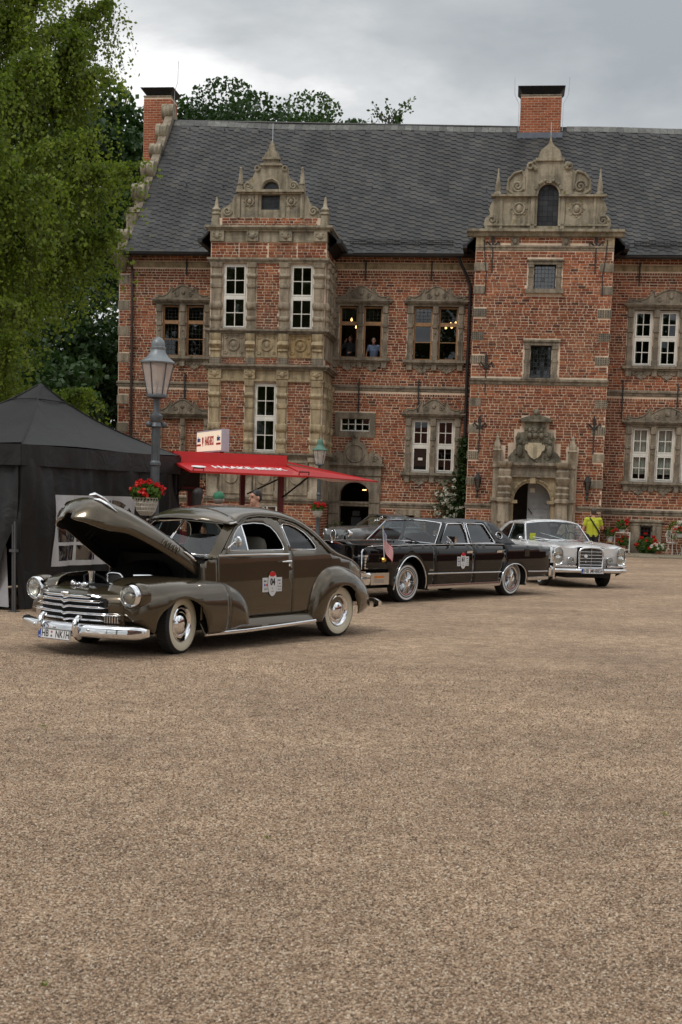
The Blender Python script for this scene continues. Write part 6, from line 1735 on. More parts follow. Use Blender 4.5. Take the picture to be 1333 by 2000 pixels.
C = np.r_[np.c_[rg.normal(0, .07, 60), rg.normal(0, .02, 60), rg.normal(.03, .07, 60)], np.c_[rg.normal(.02, .07, 40), rg.normal(-.05, .02, 40), rg.normal(-.26, .05, 40)]]; V, F = leaf_quads(C, .05, 1, 0, rg); link('blossoms', fast_mesh('blossoms', V, F, 'petal_white', rg.random(100)), t)
# climbing white rose and ivy on the downpipe
def climber(name, label, cat, pts, n, size, spread, mat, seed, fl=None):
    rg = np.random.default_rng(seed); t = thing(name, label, cat, cas(*pts[0][:2], 0), -.1208)
    o = np.array(pts[0][:2] + (0,)); P = np.array(pts) - o
    tr = MB(); tr.tube([tuple(p) for p in P], .015, 5); tr.build('stem', 'bark', t)
    u = rg.uniform(0, len(P) - 1.001, n); i = u.astype(int); C = P[i] + (P[i + 1] - P[i]) * (u - i)[:, None]
    sp = np.interp(u, range(len(P)), spread); C += rg.normal(size=(n, 3)) * np.c_[sp, sp * .5, sp]
    C = C[C[:, 2] > .03]; C[:, 1] = np.minimum(C[:, 1], 0.12 - 0)
    V, F = leaf_quads(C, size, 1.2, .2, rg); link('leaves', fast_mesh('leaves', V, F, mat, rg.random(len(C))), t)
    if fl:
        k, cl = fl; Q = []
        for _ in range(k):
            q = C[rg.integers(len(C))] + np.array((0, -.08, 0)); e = rg.normal(size=(22, 3)); Q.append(q + e / np.linalg.norm(e, axis=1)[:, None] * cl * rg.uniform(.4, 1, (22, 1)))
        Q = np.concatenate(Q); V, F = leaf_quads(Q, cl * .8, 1, 0, rg); link('blossoms', fast_mesh('blossoms', V, F, 'petal_white', rg.random(len(Q))), t)
climber('ivy', 'dark green ivy climbing the downpipe left of the tower', 'ivy', [(4.50, -0.25, 0), (4.52, -0.25, 1.4), (4.58, -0.22, 2.6), (4.62, -0.2, 3.6), (4.62, -0.2, 4.2)], 1900, .10, (.22, .22, .17, .12, .06), 'leaf_dark', 5)
climber('rose_bush', 'climbing bush of white roses beside the ivy', 'rose bush', [(4.05, -0.35, 0), (4.05, -0.35, .9), (4.0, -0.35, 1.7), (3.95, -0.32, 2.3)], 900, .08, (.25, .3, .28, .2), 'leaf_dark', 6, (60, .085))
climber('shrub', 'small green shrub growing at the foot of the arched door', 'shrub', [(-0.45, -0.5, 0), (-0.4, -0.5, .3), (-0.35, -0.5, .55)], 350, .07, (.2, .25, .12), 'leaf_ger', 8)
# ------------------------------------------------------------------ people
M['skin'] = pmat('skin', (0.50, 0.27, 0.19), 0.55, var=0.08)
M['hair_dark'] = pmat('dark hair', (0.018, 0.013, 0.01), 0.5, var=0.2)
M['hair_brown'] = pmat('brown hair', (0.055, 0.04, 0.03), 0.6, var=0.2)
M['hair_grey'] = pmat('grey hair', (0.20, 0.18, 0.16), 0.6, var=0.2)
M['cloth_white'] = pmat('white cotton', (0.68, 0.67, 0.66), 0.85, var=0.06)
M['cloth_black'] = pmat('black cotton', (0.014, 0.014, 0.016), 0.85, var=0.15)
M['cloth_yellow'] = pmat('lime yellow cotton', (0.46, 0.50, 0.035), 0.8, var=0.12, vs=6, bump=.4, bs=9, bdist=.03)
M['cloth_blue'] = pmat('pale blue cotton', (0.24, 0.33, 0.52), 0.85, var=0.06)
M['cloth_dark'] = pmat('dark jacket', (0.03, 0.034, 0.04), 0.8, var=0.15)
M['cap_green'] = pmat('green cap', (0.03, 0.16, 0.085), 0.75, var=0.12)
M['jeans'] = pmat('dark jeans', (0.025, 0.03, 0.05), 0.85, var=0.2)

def capsule(m, p, q, r0, r1, n=12):
    p, q = Vector(p), Vector(q); d = q - p; L = d.length or 1e-4
    rot = d.to_track_quat('Z', 'Y').to_matrix().to_4x4()
    prof = [(r0 * math.sin(a), -r0 * math.cos(a)) for a in np.linspace(0.02, PI / 2, 5)] + [(r1 * math.sin(a), L - r1 * math.cos(a)) for a in np.linspace(PI / 2, PI - .02, 5)]
    m.lathe(prof, n, Matrix.Translation(p) @ rot, cap=True)
def fuse(mb, name, mat, parent, vox):
    o = mb.build(name, mat, parent, smooth=0)
    r = o.modifiers.new('fuse', 'REMESH'); r.mode = 'VOXEL'; r.voxel_size = vox; r.use_smooth_shade = True
    s = o.modifiers.new('smooth', 'SMOOTH'); s.factor = 0.5; s.iterations = 4
    return o
def person(label, loc, rz, h, J, top, trousers, hair, sleeve='short', sex='m', cap=None, group=None, hairlen=0.0):
    """J: joints in a 1.78 m body, facing -y: le/re elbows, lw/rw wrists, head tilt, lean"""
    k = h / 1.78
    ln = J.get('lean', 0.0)
    def P(x, y, z):                       # lean the upper body forward about the hips
        if z > 0.95 and ln: dz = z - .95; return (x, y - dz * math.sin(ln), .95 + dz * math.cos(ln))
        return (x, y, z)
    sw = .185 if sex == 'm' else .165
    neck, hd = P(0, .01, 1.50), P(J.get('hx', 0), -.02 + J.get('hy', 0), 1.655)
    sh = {s: P(s * sw, .01, 1.435) for s in (-1, 1)}; hip = {s: (s * .095, 0, .93) for s in (-1, 1)}
    el = {1: P(*J.get('le', (.25, .03, 1.14))), -1: P(*J.get('re', (-.25, .03, 1.14)))}
    wr = {1: P(*J.get('lw', (.27, -.06, .90))), -1: P(*J.get('rw', (-.27, -.06, .90)))}
    kn = {s: (s * .10, -.02, .50) for s in (-1, 1)}; an = {s: (s * .105, .03, .09) for s in (-1, 1)}
    m = MB()
    hv = Vector(hd)
    m.sphere(hv + Vector((0, .015, .03)), (.076, .094, .098), 16, 12); m.sphere(hv + Vector((0, -.025, -.055)), (.058, .068, .07), 14, 10)
    capsule(m, hv + Vector((0, -.088, .015)), hv + Vector((0, -.112, -.022)), .010, .015, 8)         # nose
    capsule(m, hv + Vector((-.02, -.088, -.062)), hv + Vector((.02, -.088, -.062)), .010, .010, 8)    # lips
    capsule(m, hv + Vector((-.04, -.08, .038)), hv + Vector((.04, -.08, .038)), .014, .014, 8)        # brow
    m.sphere(hv + Vector((0, -.075, -.10)), (.025, .022, .02), 8, 6)
    for s in (-1, 1): m.sphere(hv + Vector((s * .080, .012, -.005)), (.014, .024, .034), 8, 6)
    capsule(m, neck, hv + Vector((0, .02, -.05)), .058, .052)
    capsule(m, P(0, 0, 1.40), P(0, 0, 1.46), .10, .075)
    for s in (-1, 1):
        capsule(m, P(s * .06, 0, 1.30), P(s * .055, 0, 1.02), .115, .10); capsule(m, P(s * .05, 0, 1.40), sh[s], .075, .062)
        capsule(m, sh[s], el[s], .052, .040); capsule(m, el[s], wr[s], .040, .027)
        a, b = Vector(el[s]), Vector(wr[s]); d = (b - a).normalized(); sd = Vector((0, -1, 0)) if abs(d.y) < .7 else Vector((0, 0, 1)); sd = (sd - d * sd.dot(d)).normalized()
        pl = b + d * .075; capsule(m, b, pl, .026, .034, 8)
        for i, (o, L) in enumerate(((-.027, .065), (-.009, .075), (.009, .07), (.026, .055))):
            c = b + d * .09 + sd * o; mid = c + d * L * .55; nrm = d.cross(sd) * (.02 * s); capsule(m, c, mid, .0095, .0085, 6); capsule(m, mid, mid + d * L * .45 + nrm, .0085, .0065, 6)
        capsule(m, b + d * .03 - sd * .025, b + d * .085 - sd * .058, .011, .008, 6)
        capsule(m, hip[s], kn[s], .085, .056); capsule(m, kn[s], an[s], .056, .036); capsule(m, an[s], (an[s][0] + s * .02, -.13, .035), .042, .034)
    S = Matrix.Diagonal((k, k, k, 1)); m.xf(S)
    body = fuse(m, 'person', 'skin', None, .0095)
    body.location = loc; body.rotation_euler = (0, 0, rz); body['label'] = label; body['category'] = 'person'
    if group: body['group'] = group
    # eyes
    e = MB()
    for s in (-1, 1): e.sphere((hv + Vector((s * .030, -.081, .014))) * k, (.011 * k, .007 * k, .006 * k), 8, 6)
    e.build('eyes', 'hair_dark', body)
    # top
    t = MB()
    for s in (-1, 1):
        capsule(t, P(s * .06, 0, 1.30), P(s * .057, 0, .96), .128, .120)
        if sleeve != 'none':
            capsule(t, P(s * .05, 0, 1.405), sh[s], .085, .076)
            f = .55 if sleeve == 'short' else .98; e_ = Vector(sh[s]).lerp(Vector(el[s]), f); capsule(t, sh[s], e_, .070, .062)
            if sleeve == 'long': capsule(t, el[s], Vector(el[s]).lerp(Vector(wr[s]), .95), .056, .044)
        else: capsule(t, P(s * .07, 0.0, 1.30), P(s * .10, .01, 1.44), .09, .035)
    if sleeve != 'none': capsule(t, P(0, 0, 1.40), P(0, 0.0, 1.45), .115, .085)
    t.xf(S); fuse(t, 'shirt', top, body, .011)
    q = MB()
    for s in (-1, 1): capsule(q, (hip[s][0], 0, .95), kn[s], .105, .075); capsule(q, kn[s], (an[s][0], an[s][1], .10), .074, .062)
    capsule(q, (-.06, 0, .95), (.06, 0, .95), .115, .115); q.xf(S); fuse(q, 'trousers', trousers, body, .012)
    b = MB()
    for s in (-1, 1): capsule(b, (an[s][0], .05, .055), (an[s][0] + s * .02, -.15, .045), .052, .045)
    b.xf(S); fuse(b, 'shoes', 'cloth_black', body, .012)
    H_ = MB()
    if cap:
        H_.sphere((hv + Vector((0, .012, .045))) * k, (.090 * k, .106 * k, .088 * k), 16, 10)
        H_.v = [(x, y, max(z, (hv.z + .02) * k)) for x, y, z in H_.v]
        H_.sphere((hv + Vector((0, -.10, .035))) * k, (.068 * k, .085 * k, .012 * k), 14, 6); H_.build('cap', cap, body)
        N = MB().sphere((hv + Vector((0, .03, .0))) * k, (.080 * k, .082 * k, .07 * k), 14, 10); N.build('hair', hair, body)
    else:
        H_.sphere((hv + Vector((0, .026, .048))) * k, (.083 * k, .098 * k, .092 * k), 16, 12)
        if hairlen: capsule(H_, (hv + Vector((0, .07, .04))) * k, (Vector(P(0, .075, 1.655 - hairlen))) * k, .085 * k, .07 * k); H_.sphere((hv + Vector((0, .05, 0))) * k, (.088 * k, .07 * k, .12 * k), 14, 10)
        else: H_.sphere((hv + Vector((0, .055, .0))) * k, (.079 * k, .062 * k, .075 * k), 14, 10)
        fuse(H_, 'hair', hair, body, .011)
    return body
# behind the brown car, at the stand
wman = person('man in an open white shirt with short dark hair looking left at the beer stand', (-1.50, 22.2, 0), R(-52), 1.86, dict(le=(.27, -.12, 1.16), lw=(.16, -.36, 1.12), re=(-.27, -.10, 1.16), rw=(-.14, -.36, 1.12)), 'cloth_white', 'jeans', 'hair_dark', 'long')
person('man in a green cap seen from behind at the beer stand', (-1.98, 20.6, 0), R(168), 1.81, dict(le=(.27, -.1, 1.15), lw=(.2, -.34, 1.1), re=(-.27, -.05, 1.15), rw=(-.24, -.3, 1.05)), 'cloth_dark', 'jeans', 'hair_grey', 'short', cap='cap_green')
person('woman with long black hair and a black tank top at the beer counter', (-2.45, 22.0, 0), R(160), 1.86, dict(le=(.25, -.1, 1.15), lw=(.18, -.32, 1.12), re=(-.25, -.1, 1.15), rw=(-.18, -.32, 1.12)), 'cloth_black', 'jeans', 'hair_dark', 'none', 'f', hairlen=.26)
# two guests at the open upper window (the floor there is at 6.1 m)
p = cas(-0.08, 0.75, 6.42); person('man in a dark jacket holding a hand to his face inside the open window', p, R(-12), 1.78, dict(re=(-.36, -.1, 1.22), rw=(-.18, -.16, 1.50), le=(.26, -.1, 1.15), lw=(.10, -.28, 1.1)), 'cloth_dark', 'jeans', 'hair_dark', 'long')
p = cas(0.88, 0.72, 6.42); person('man in a pale blue polo shirt leaning on the sill of the open window', p, R(-5), 1.72, dict(lean=.42, hy=-.05, le=(.31, -.02, 1.14), lw=(.30, -.18, .94), re=(-.31, -.02, 1.14), rw=(-.30, -.18, .94)), 'cloth_blue', 'jeans', 'hair_grey', 'short')
fm_ = MB().box(-.7, 1.6, .4, 2.2, 6.1, 6.42); fm_.build('window_platform', 'plaster', castle, smooth=0)
# visitor in yellow
yl = person('man in a lime yellow t-shirt with a black strap seen from behind', (7.36, 39.0, 0), R(186), 1.70, dict(le=(-.0 + .27, -.02, 1.15), lw=(.30, -.06, .93), re=(-.30, -.06, 1.17), rw=(-.20, -.30, 1.20)), 'cloth_yellow', 'cloth_black', 'hair_brown', 'short')
yl.scale = (1.10, 1.06, 1.0)
# camera bag strap on his back and the white lens he holds
k = 1.70 / 1.78
m = MB().tube([(.13 * k, -.09, 1.50 * k), (.10 * k, .10, 1.46 * k), (.0, .145, 1.28 * k), (-.14 * k, .12, 1.08 * k), (-.19 * k, .02, 1.0 * k)], .02, 6); m.build('strap', 'cloth_black', yl)
t = thing('camera', 'photo camera with a long white lens held by the man in yellow', 'camera', Vector((7.36, 39.0, 0)) + Matrix.Rotation(R(186), 3, 'Z') @ Vector((.22 * k, -.36, 1.14)), R(180))
MB().box(-.06, .07, -.05, .05, -.05, .06).build('camera_body', 'black', t); MB().cyl((.07, 0, 0), (.16, 0, 0), .035, .035).cyl((.16, 0, 0), (.22, 0, 0), .042, .045).build('lens', 'cloth_white', t)
MB().cyl((.22, 0, 0), (.28, 0, 0), .047, .047).build('lens_hood', 'black', t); t.rotation_euler = (0, 0, R(180)); t.location = (7.10, 39.1, 1.14)
# ------------------------------------------------------------------ cars: x forward, y to the car's left, z up, origin between the axles on the ground
M['brown'] = paint_mat('olive brown metallic paint', (0.082, 0.063, 0.038), 0.6, 0.25)
M['black_paint'] = paint_mat('black car paint', (0.006, 0.005, 0.005), 0.0, 0.3); M['black_paint'].node_tree.nodes['Principled BSDF'].inputs['Specular IOR Level'].default_value = 0.0
M['silver'] = paint_mat('silver grey paint', (0.70, 0.71, 0.72), 0.35, 0.35)
M['grey_paint'] = paint_mat('grey metallic paint', (0.13, 0.13, 0.13), 0.4, 0.3)
M['rubber'] = pmat('tyre rubber', (0.018, 0.018, 0.018), 0.75, var=0.2, vs=12)
M['whitewall'] = pmat('whitewall', (0.62, 0.57, 0.44), 0.6, var=0.06)
M['underbody'] = pmat('black underbody', (0.006, 0.006, 0.006), 0.8, var=0)
M['vinyl_roof'] = pmat('charcoal vinyl roof', (0.052, 0.054, 0.060), 0.55, var=0.08, bump=0.25, bs=160, bdist=0.003)
M['car_glass'] = glass_mat('car glass', (0.84, 0.90, 0.88), 0.75)
M['dark_glass'] = glass_mat('tinted car glass', (0.45, 0.53, 0.55), 1.5)
M['seat_olive'] = pmat('olive seat cloth', (0.075, 0.07, 0.055), 0.8, var=0.12)
M['seat_red'] = pmat('wine red leather', (0.09, 0.008, 0.012), 0.45, var=0.1)
M['seat_grey'] = pmat('grey seat leather', (0.12, 0.12, 0.12), 0.5, var=0.1)
M['lens'] = glass_mat('headlamp glass', (0.92, 0.93, 0.9), 1.4, rough=0.02)
M['reflector'] = pmat('headlamp reflector', (0.7, 0.7, 0.66), 0.22, 1.0, var=0.15, vs=30, bump=0.3, bs=70, bdist=.01)
M['amber'] = pmat('amber lens', (0.55, 0.16, 0.02), 0.2, var=0)
M['plate'] = pmat('licence plate white', (0.72, 0.72, 0.72), 0.4, var=0)
M['eu_blue'] = pmat('plate blue', (0.01, 0.06, 0.35), 0.4, var=0)
M['sticker'] = pmat('sticker white', (0.62, 0.62, 0.63), 0.5, var=0.04)
M['chrome_dull'] = pmat('polished metal trim', (0.66, 0.66, 0.66), 0.16, 1.0, var=0.08)
M['grille_grey'] = pmat('grille bars', (0.12, 0.115, 0.11), 0.4, 0.7, var=0.1)

def car_thing(name, label, c, h, group=None):
    return thing(name, label, 'car', (c[0], c[1], 0), math.atan2(h[1], h[0]), group)
def fix(V, F, sgn=1):
    """faces turned so that the panel looks outwards (+y for sgn 1)"""
    out = []
    for f in F:
        a, b, c = (V[i] for i in f); ar = (b[0] - a[0]) * (c[1] - a[1]) - (b[1] - a[1]) * (c[0] - a[0])
        out.append(tuple(f) if (ar < 0) == (sgn > 0) else tuple(reversed(f)))
    return out
def side_panel(name, outline, holes, W, mat, car, step=0.06, off=0.0, th=0.012, sides=(1, -1), inner='underbody'):
    V, F = panel2d(outline, holes, step); res = []
    for s in sides:
        m = MB().add([(x, s * (W(x, z) + off), z) for x, z in V], fix(V, F, s)); o = m.build(name, [mat, inner], car, smooth=40)
        if th:
            md = o.modifiers.new('sheet', 'SOLIDIFY'); md.thickness = th; md.offset = -1; md.material_offset = 1; md.material_offset_rim = 0
        res.append(o)
    return res
def trim(name, pts, W, r, mat, car, closed=False, off=0.004, sides=(1, -1), n=6):
    for s in sides: MB().tube([(x, s * (W(x, z) + off), z) for x, z in pts], r, n, closed=closed).build(name, mat, car, smooth=60)
def solid(o, th=0.012):
    md = o.modifiers.new('sheet', 'SOLIDIFY'); md.thickness = th; md.offset = -1
    if len(o.data.materials) > 1: md.material_offset = 1; md.material_offset_rim = 0
    return o
def arch_z(c, rx, zt, zs):
    return lambda x: zs + (zt - zs) * math.sqrt(max(0.0, 1 - ((x - c) / rx) ** 2)) if abs(x - c) < rx else -1
def arch_poly(x0, x1, zb, c, rx, zt, n=16):
    """lower edge from x1 back to x0 at height zb with a wheel arch"""
    pts = [(c + rx * math.cos(t), zb + (zt - zb) * math.sin(t)) for t in np.linspace(0, PI, n)]
    return [(x1, zb)] + pts + [(x0, zb)]
def fender(name, xs, yin, yout, ztop, zb, mat, car, e=2.3, n=18, sides=(1, -1), low=None, cap_end=True):
    """pontoon fender by cross-sections: rolls from the bonnet side over the crown and down to zb"""
    rows = []
    for x in xs:
        a, b, zt, zl = yin(x), yout(x), ztop(x), zb(x); zc = zt - (low(x) if low else 0.32)
        pts = []
        for t in np.linspace(0, PI / 2, 26):
            pts.append((a + (b - a) * math.sin(t) ** (2 / e), zc + (zt - zc) * max(0, math.cos(t)) ** (2 / e)))
        if zl < zc: pts += [(b - 0.010 * k * k / 9.0, zc + (zl - zc) * k / 6) for k in range(1, 7)]
        P = np.array(pts); d = np.r_[0, np.cumsum(np.linalg.norm(np.diff(P, axis=0), axis=1))]
        if zl > zc:
            i = np.argmax(P[:, 1] < zl) or len(P) - 1; f = (P[i - 1, 1] - zl) / max(P[i - 1, 1] - P[i, 1], 1e-6); L = d[i - 1] + f * (d[i] - d[i - 1])
        else: L = d[-1]
        u = np.linspace(0, 1, n) * L
        rows.append([(x, np.interp(q, d, P[:, 0]), np.interp(q, d, P[:, 1])) for q in u])
    for s in sides:
        m = MB().grid([[(x, s * y, z) for x, y, z in r] for r in rows], flip=(s < 0))
        r = rows[0]; k = len(m.v); m.add([(x, s * y, z) for x, y, z in r] + [(r[-1][0], s * r[0][1], r[-1][2])], [tuple(range(len(r) + 1)) if s < 0 else tuple(reversed(range(len(r) + 1)))])
        if cap_end:
            r = rows[-1]; m.add([(x, s * y, z) for x, y, z in r] + [(r[-1][0], s * r[0][1], r[-1][2])], [tuple(range(len(r) + 1)) if s > 0 else tuple(reversed(range(len(r) + 1)))])
        o = m.build(name, [mat, 'underbody'], car, smooth=50); solid(o, 0.014)
    return rows
def roof_loft(name, xs, yg, zg, zc, mat, car, p=0.75, n=25, flip=False):
    rows = []
    for x in xs:
        rows.append([(x, yg(x) * math.copysign(abs(math.sin(a)) ** 0.9, a), zg(x) + (zc(x) - zg(x)) * max(0, math.cos(a)) ** p) for a in np.linspace(-PI / 2, PI / 2, n)])
    return MB().grid(rows, flip=flip), rows
def wheel(car, x, y, r, w, style, steer=0.0, wall='whitewall'):
    """wheel turned about y; style picks the hub"""
    s = 1 if y > 0 else -1
    o = bpy.data.objects.new('wheel', None); COL.objects.link(o); o.parent = car; o.empty_display_size = .1
    o.location = (x, y - s * w / 2, r - 0.006); o.rotation_euler = (0, 0, steer)
    T = Matrix.Rotation(-PI / 2 * s, 4, 'X') if False else (Matrix.Rotation(PI / 2, 4, 'X') if s < 0 else Matrix.Rotation(-PI / 2, 4, 'X'))
    rr = r * 0.60; h = w / 2
    ty = MB().lathe([(rr, -h * .7), (r * .78, -h), (r * .93, -h * .95), (r * .985, -h * .72), (r, -h * .4), (r, h * .4), (r * .985, h * .72), (r * .93, h * .95), (r * .86, h * 1.01), (r * .74, h), (rr, h * .8)], 48, T)
    ty.build('tyre', 'rubber', o, smooth=30)
    tr_ = MB()
    for k in range(44):
        a = 2 * PI * k / 44
        for zz in (-h * .5, 0, h * .5): tr_.obox(T @ Vector((r * math.cos(a), r * math.sin(a), zz)), T.to_3x3() @ Vector((.004 * math.cos(a), .004 * math.sin(a), 0)), T.to_3x3() @ Vector((-.014 * math.sin(a), .014 * math.cos(a), 0)), T.to_3x3() @ Vector((0, 0, h * .2)))
    tr_.build('tread', 'rubber', o, smooth=0, kind='stuff')
    if style == 'classic':
        MB().lathe([(rr * 1.03, h * .83), (r * .70, h * 1.03), (r * .84, h * 1.06), (r * .885, h * 1.0)], 48, T).build('whitewall', wall, o, smooth=60)
        MB().lathe([(rr * .62, h * .62), (rr * .80, h * .60), (rr * .86, h * .84), (rr * .96, h * .94), (rr * 1.02, h * .86), (rr * 1.0, h * .6)], 40, T).build('trim_ring', 'chrome', o, smooth=40)
        MB().lathe([(0, h * 1.22), (rr * .2, h * 1.2), (rr * .4, h * 1.10), (rr * .54, h * .96), (rr * .62, h * .74), (rr * .66, h * .6)], 32, T).build('hubcap', 'chrome', o, smooth=40)
        MB().lathe([(0, h * 1.26), (rr * .10, h * 1.25), (rr * .12, h * 1.2)], 16, T).build('hub_badge', 'chrome_dull', o)
    elif style == 'wire':
        for a, b in ((.66, .70), (.76, .86)): MB().lathe([(r * a, h * 1.0), (r * a, h * 1.03), (r * b, h * 1.04), (r * b, h * 1.0)], 48, T).build('whitewall', 'plate', o, smooth=60)
        MB().lathe([(rr * .93, h * .7), (rr * .95, h * .95), (rr * 1.03, h * .98), (rr * 1.06, h * .8)], 40, T).build('trim_ring', 'chrome', o, smooth=40)
        MB().lathe([(0, h * .35), (rr * .94, h * .35), (rr * .95, h * .7)], 32, T).build('wheel_disc', 'grille_grey', o, smooth=40)
        sp_ = MB()
        for k in range(44):
            a = 2 * PI * k / 44; b = a + .05; sp_.tube([T @ Vector((rr * .36 * math.cos(a), rr * .36 * math.sin(a), h * .95)), T @ Vector((rr * .95 * math.cos(b), rr * .95 * math.sin(b), h * .72))], .0045, 4, cap=False)
        sp_.build('spokes', 'chrome', o, smooth=0, kind='stuff')
        MB().lathe([(rr * .40, h * .5), (rr * .42, h * .9), (rr * .36, h * 1.2), (rr * .28, h * 1.26), (rr * .24, h * 1.20), (rr * .20, h * 1.20), (rr * .16, h * 1.3), (0, h * 1.32)], 24, T).build('hubcap', 'chrome', o, smooth=30)
    else:
        MB().lathe([(0, h * .9), (rr * .4, h * .88), (rr * .62, h * .75), (rr * .68, h * .55), (rr * .9, h * .6), (rr * 1.0, h * .9), (rr * 1.05, h * .8)], 32, T).build('hubcap', 'chrome', o, smooth=30)
        MB().lathe([(r * .66, h * .98), (r * .66, h * 1.02), (r * .74, h * 1.03), (r * .74, h)], 40, T).build('whitewall', 'plate', o, smooth=60)
    return o
def headlamp(car, c, r, tilt=0.0, squash=1.0):
    T = Matrix.Translation(c) @ Matrix.Rotation(PI / 2 + tilt, 4, 'Y') @ Matrix.Diagonal((1, squash, 1, 1))
    o = MB().lathe([(r * .98, -.10), (r * 1.12, -.03), (r * 1.16, .0), (r * 1.12, .03), (r * 1.0, .045), (r * .95, .03), (r * .95, -.01)], 32, T).build('headlight', 'chrome', car, smooth=50)
    MB().lathe([(0, -.06), (r * .35, -.05), (r * .75, -.02), (r * .96, .02)], 28, T).build('reflector', 'reflector', o)
    MB().lathe([(0, .055), (r * .4, .05), (r * .75, .038), (r * .96, .022)], 28, T).build('lens', 'lens', o)
    MB().lathe([(.0, .0), (.016, -.01), (.018, -.05)], 8, T).build('bulb', 'chrome_dull', o)
    return o
def number_plate(car, M4, txt, w=0.50, h=0.11):
    o = MB().box(-w / 2, w / 2, -h / 2, h / 2, -.004, .004).build('licence_plate', 'plate', car, smooth=0); o.matrix_local = M4
    f = MB(); frame_bars(f, -w / 2 + .002, w / 2 - .002, -h / 2 + .002, h / 2 - .002, 0, .001, .006); f.v = [(x, z, .0045 + y) for x, y, z in f.v]; f.build('plate_rim', 'letter_black', o, smooth=0)
    MB().box(-w / 2 + .004, -w / 2 + .045, -h / 2 + .004, h / 2 - .004, .0045, .0055).build('eu_strip', 'eu_blue', o, smooth=0)
    text('letter', 'D', .025, 'plate', o, Matrix.Translation((-w / 2 + .024, -h / 2 + .022, .006)), 0, .001)
    a, b = txt.split(' ', 1)
    text('lettering', a, .105, 'letter_black', o, Matrix.Translation((-w / 2 + .055, .0, .0055)), 0, .002, .82, 'LEFT')
    text('lettering', b, .105, 'letter_black', o, Matrix.Translation((w / 2 - .012, .0, .0055)), 0, .002, .78, 'RIGHT')
    xs_ = -w / 2 + .055 + .145
    MB().lathe([(0, .0056), (.013, .0056)], 12, Matrix.Translation((xs_ + .012, -.02, 0))).build('seal', 'grille_grey', o); MB().lathe([(0, .0056), (.013, .0056)], 12, Matrix.Translation((xs_ + .012, .022, 0))).build('seal', 'letter_red', o)
    return o
def start_number(car, W, x, z, num, w=.36, s=1):
    """rally sheet: oval with the start number over a strip of sponsors"""
    def at3(dx, dz, off): return (x - dx * s, s * (W(x - dx * s, z + dz) + off), z + dz)
    def sheet(name, poly, off, mat, par, step=.05):
        V, F = panel2d(poly, (), step); m = MB().add([at3(a, b, off) for a, b in V], fix([(-a, b) for a, b in V], F, 1)); o = m.build(name, mat, par, smooth=0); o.data.flip_normals() if False else None; return o
    o = sheet('start_number', [(-w / 2, -.085), (w / 2, -.085), (w / 2, .085), (-w / 2, .085)], .005, 'sticker', car)
    ov = [(.088 * math.cos(t), .148 * math.sin(t) + .01) for t in np.linspace(0, 2 * PI, 28, endpoint=False)]
    sheet('rim', [(a * 1.06, (b - .01) * 1.04 + .01) for a, b in ov], .007, 'grille_grey', o); sheet('oval', ov, .009, 'sticker', o)
    sheet('badge', [(.062 * math.cos(t), .030 * math.sin(t) + .125) for t in np.linspace(0, 2 * PI, 20, endpoint=False)], .011, 'red', o)
    y0 = s * (W(x, z) + .012); B = Matrix(((-1, 0, 0, 0), (0, 0, 1, 0), (0, 1, 0, 0), (0, 0, 0, 1)))
    text('digits', num, .11, 'letter_black', o, Matrix.Translation((x, y0, z + .03)) @ B, 0, .004, .85)
    for dx, dz, ww, hh, mt in ((-.145, .045, .03, .018, 'letter_black'), (-.115, .045, .025, .006, 'grille_grey'), (-.145, .0, .022, .028, 'eu_blue'), (-.108, .0, .032, .02, 'red'), (-.14, -.05, .012, .028, 'letter_black'), (-.11, -.05, .02, .01, 'grille_grey'), (.13, .05, .055, .012, 'letter_blue'), (.14, .01, .03, .010, 'grille_grey'), (.12, -.025, .03, .008, 'grille_grey'), (.155, -.025, .02, .012, 'grille_grey'), (.12, -.06, .022, .008, 'letter_black'), (.15, -.06, .025, .008, 'letter_black'), (0, -.08, .05, .006, 'grille_grey'), (0, -.045, .008, .02, 'grille_grey')):
        off = .0075 if abs(dx) > .09 else .0105
        sheet('print', [(dx - ww / 2, dz - hh / 2), (dx + ww / 2, dz - hh / 2), (dx + ww / 2, dz + hh / 2), (dx - ww / 2, dz + hh / 2)], off, mt, o)
    return o
def seat(car, x, y, w, zt, mat, back=-.18):
    m = MB(); rows = []
    for z, t, ww in ((.35, .12, .9), (.5, .13, 1), (.8, .13, 1), (1.0, .12, .98), (zt - .1, .10, .93), (zt - .03, .08, .8), (zt, .04, .55)):
        xx = x + back * (z - .35); rows.append([(xx + t * math.cos(a), y + w / 2 * ww * math.copysign(abs(math.sin(a)) ** .6, math.sin(a)), z) for a in np.linspace(0, 2 * PI, 20, endpoint=False)])
    m.grid(rows, closed=True); m.add(rows[-1], [tuple(range(20))])
    m.box(x, x + .5, y - w / 2, y + w / 2, .3, .5)
    return m.build('seat', mat, car, smooth=50)
def steering_wheel(car, x, y, z, r, tilt=R(60)):
    T = Matrix.Translation((x, y, z)) @ Matrix.Rotation(-tilt, 4, 'Y')
    m = MB().tube([T @ Vector((r * math.cos(a), r * math.sin(a), 0)) for a in np.linspace(0, 2 * PI, 28, endpoint=False)], .013, 6, closed=True)
    for a in (0, 2.1, 4.2): m.tube([T @ Vector((0, 0, -.04)), T @ Vector((r * math.cos(a), r * math.sin(a), 0))], .008, 5)
    m.tube([T @ Vector((0, 0, -.03)), T @ Vector((0, 0, -.5))], .02, 6); return m.build('steering_wheel', 'black', car)

